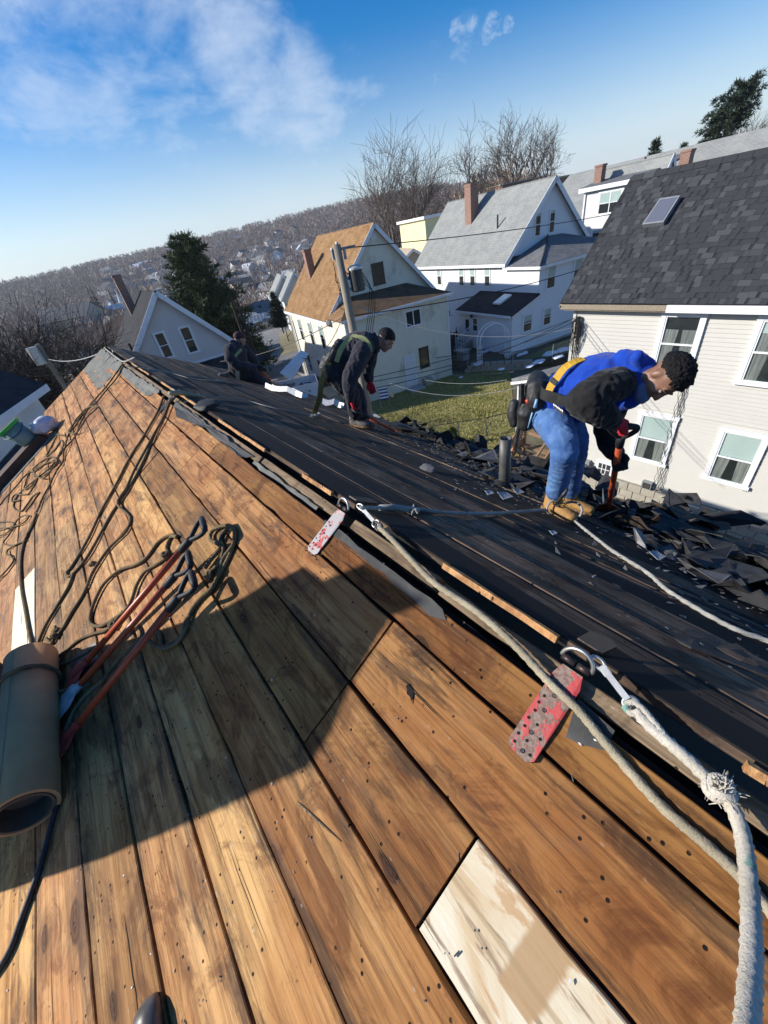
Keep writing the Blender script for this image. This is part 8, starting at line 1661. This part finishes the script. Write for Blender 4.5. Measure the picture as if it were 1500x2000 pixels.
# dark board fence between the two houses
fn = thing('wood_fence', 'dark board fence in the shade between the cream and the white house', 'fence', (20.2, 19.6, -8.5)); a, b = hz(880, 676, -8.4), hz(905, 672, -8.4); a, b = np.array([19.9, 19.4, -8.5]), np.array([24.0, 22.2, -8.4])
for i in range(24): p = a + (b - a) * i / 23; mb = MB(); mb.box(p + [0, 0, .75] - np.array([20.2, 19.6, -8.5]), (.13, .02, 1.5), Matrix.Rotation(.6, 3, 'Z')); mb.build('board', M['dark_wood'], fn)
for z in (.35, 1.2): mb = MB(); mb.tube([a + [0, 0, z] - np.array([20.2, 19.6, -8.5]), b + [0, 0, z] - np.array([20.2, 19.6, -8.5])], .04, 4); mb.build('rail', M['dark_wood'], fn)
mb = MB(); q = hz(905, 702, -8.1); mb.box(q + [0, 0, .3], (.6, .6, .6)); mb.box(q + [0, 0, .63], (.8, .8, .05)); tag(mb.build('planter_box', M['grey_metal']), 'small grey box in the shaded white house yard', 'box')
# striped cushion on the grass behind the bending worker
q = hz(752, 792, -8.65); cu = thing('deck_chair', 'purple and white striped folding chair on the shaded grass', 'chair', q); d = _n([q[1], -q[0], 0]); f_ = np.array([-d[1], d[0], 0])
for i in range(8): mb = MB(); z0 = .35 + i * .09; p = d * -.22 + f_ * (i * .03) + np.array([0, 0, z0]); mb.slab([p, p + d * .5, p + d * .5 + f_ * .03 + [0, 0, .09], p + f_ * .03 + [0, 0, .09]], .015); mb.build('stripe', simple('purple_cloth', (.07, .04, .10), None, 3, .8, 0) if i % 2 == 0 else M['trim'], cu)
mb = MB()
for s_ in (-.24, .3): mb.tube([d * s_ + f_ * .3, d * s_ + [0, 0, .4], d * s_ + f_ * .25 + [0, 0, 1.1]], .015, 6); mb.tube([d * s_ - f_ * .3, d * s_ + f_ * .2 + [0, 0, .5]], .015, 6)
mb.build('frame', M['steel'], cu)
# white trailer with a leaning white sheet beside the street
def trailer():
    q = atr(540, 712, 26); z = gz(q[0], q[1]); o = thing('trailer', 'white open topped debris trailer parked on the drive beyond the black slope', 'trailer', (q[0], q[1], z), -math.radians(25)); mb = MB(); L_, W, H = 4.4, 2.0, 1.25
    for a, b in (((-L_ / 2, -W / 2, .5), (L_ / 2, -W / 2 + .06, .5 + H)), ((-L_ / 2, W / 2 - .06, .5), (L_ / 2, W / 2, .5 + H)), ((-L_ / 2, -W / 2 + .06, .5), (-L_ / 2 + .06, W / 2 - .06, .5 + H)), ((L_ / 2 - .06, -W / 2 + .06, .5), (L_ / 2, W / 2 - .06, .5 + H)), ((-L_ / 2 + .06, -W / 2 + .06, .5), (L_ / 2 - .06, W / 2 - .06, .58))): mb.bx(a, b)
    mb.build('box', M['white_metal'], o)
    for x in (-1.1, .3):
        for y in (-W / 2 - .08, W / 2 + .08): mb = MB(); mb.cyl((x, y - .1, .34), (x, y + .1, .34), .34, 18); mb.build('wheel', M['black_steel'], o)
    r_ = random.Random(4); mb = MB()
    for i in range(14): c = np.array([r_.uniform(-1.9, 1.9), r_.uniform(-.7, .7), .5 + H - r_.uniform(-.1, .25)]); mb.slab([c + np.array([r_.gauss(0, .4), r_.gauss(0, .3), r_.gauss(0, .15)]) for _ in range(4)], .02)
    mb.build('debris', M['shingle_grey'], o)
    s_ = atr(573, 725, 24); d = _n([s_[1], -s_[0], 0]); mb = MB(); a = atr(556, 734, 24.5); b = atr(546, 742, 24.3); c = atr(590, 684, 24.); e = atr(602, 690, 24.); f2_ = atr(568, 742, 24.2); mb.slab([atr(546, 728, 24.5), atr(570, 742, 24.2), atr(603, 690, 24.4), atr(588, 684, 24.7)], .04); tag(mb.build('metal_sheet', M['white_metal']), 'white bent metal sheet leaning by the debris trailer', 'metal sheet')
trailer()
def car(label, px, py, rr_, az, col, s=1.0, group='cars beyond the street'):
    q = atr(px, py, rr_); z = gz(q[0], q[1]); o = thing('parked_car', label, 'car', (q[0], q[1], z), az, group); prof = [(-2.1, .35), (-2.15, .75), (-1.9, .95), (-1.35, 1.0), (-.75, 1.42), (.75, 1.45), (1.45, 1.0), (2.0, .9), (2.15, .6), (2.1, .35)]; mb = MB(); n = len(prof); vs = [(x, -.85 + (.12 if z_ > 1.1 else 0), z_) for x, z_ in prof] + [(x, .85 - (.12 if z_ > 1.1 else 0), z_) for x, z_ in prof]; mb.add(vs, [tuple(range(n))[::-1], tuple(range(n, 2 * n))] + [(i, (i + 1) % n, n + (i + 1) % n, n + i) for i in range(n)]); mb.build('body', simple('car_paint', col, None, 3, .25, 0), o)
    mb = MB(); mb.slab([(-1.2, -.87, 1.02), (1.2, -.87, 1.02), (.65, -.77, 1.38), (-.68, -.77, 1.36)], .02); mb.slab([(1.2, .87, 1.02), (-1.2, .87, 1.02), (-.68, .77, 1.36), (.65, .77, 1.38)], .02); mb.slab([(1.44, -.7, 1.03), (1.44, .7, 1.03), (.82, .66, 1.43), (.82, -.66, 1.43)], .02); mb.build('windows', M['room'], o)
    for x in (-1.35, 1.35):
        for y in (-.82, .82): mb = MB(); mb.cyl((x, y - .1, .32), (x, y + .1, .32), .32, 14); w = mb.build('wheel', M['black_steel'], o)
    for y in (-.6, .6): mb = MB(); mb.box((2.13, y, .7), (.06, .3, .14)); mb.build('headlight', M['white_steel'], o)
car('dark blue grey car parked beyond the dry verge', 498, 632, 74, .5, (.05, .06, .09)); car('black pickup like car parked by the townhouse row', 527, 620, 78, .3, (.02, .02, .022)); car('pale car at the left end of the parked cars', 458, 634, 72, .7, (.5, .52, .55))
mb = MB(); a, b = atr(466, 628, 84), atr(520, 612, 88); a[2] = gz(a[0], a[1]); b[2] = gz(b[0], b[1]); fn = thing('white_fence', 'long white vinyl fence in front of the townhouses', 'fence', a)
for i in range(8): p, q = (b - a) * i / 8, (b - a) * (i + .96) / 8; mb = MB(); mb.slab([p, q, q + [0, 0, 1.8], p + [0, 0, 1.8]], .05); mb.build('panel', M['trim'], fn)
# yard clutter at far left: shed, yellow tarp, parked things
q = atr(118, 742, 27); z = gz(q[0], q[1]); gable_house('shed', 'small grey shed below the big bare tree at the left', q[:2], 20., 3.2, 4, z, z + 2.0, z + 2.9, 'greywhite', 'roof_mid', cat='shed'); q = atr(130, 722, 30); lumpy('tarp', (q[0], q[1], gz(q[0], q[1]) + .4), (1.0, .7, .5), simple('yellow_tarp', (.40, .33, .08), (.3, .25, .06), 4, .8, .3), 'yellow tarp heap below the bare tree', 'tarp', 5); car('pale van like car in the yard on the left', 52, 700, 40, 1.2, (.45, .48, .52), group=None)
# ------------------------------------------------------------------ AIR
def haze():
    m_ = bpy.data.materials.new('haze_air'); m_.use_nodes = True; nt = m_.node_tree; nt.nodes.clear(); o_ = nt.nodes.new('ShaderNodeOutputMaterial'); v = nt.nodes.new('ShaderNodeVolumePrincipled')
    v.inputs['Color'].default_value = (.80, .86, .95, 1); v.inputs['Density'].default_value = .00026; v.inputs['Anisotropy'].default_value = .2; nt.links.new(v.outputs[0], o_.inputs['Volume'])
    mb = MB(); mb.bx((-1700, -1700, -80), (1700, 1700, 75)); o = mb.build('haze', m_); tag(o, kind='stuff')
haze()
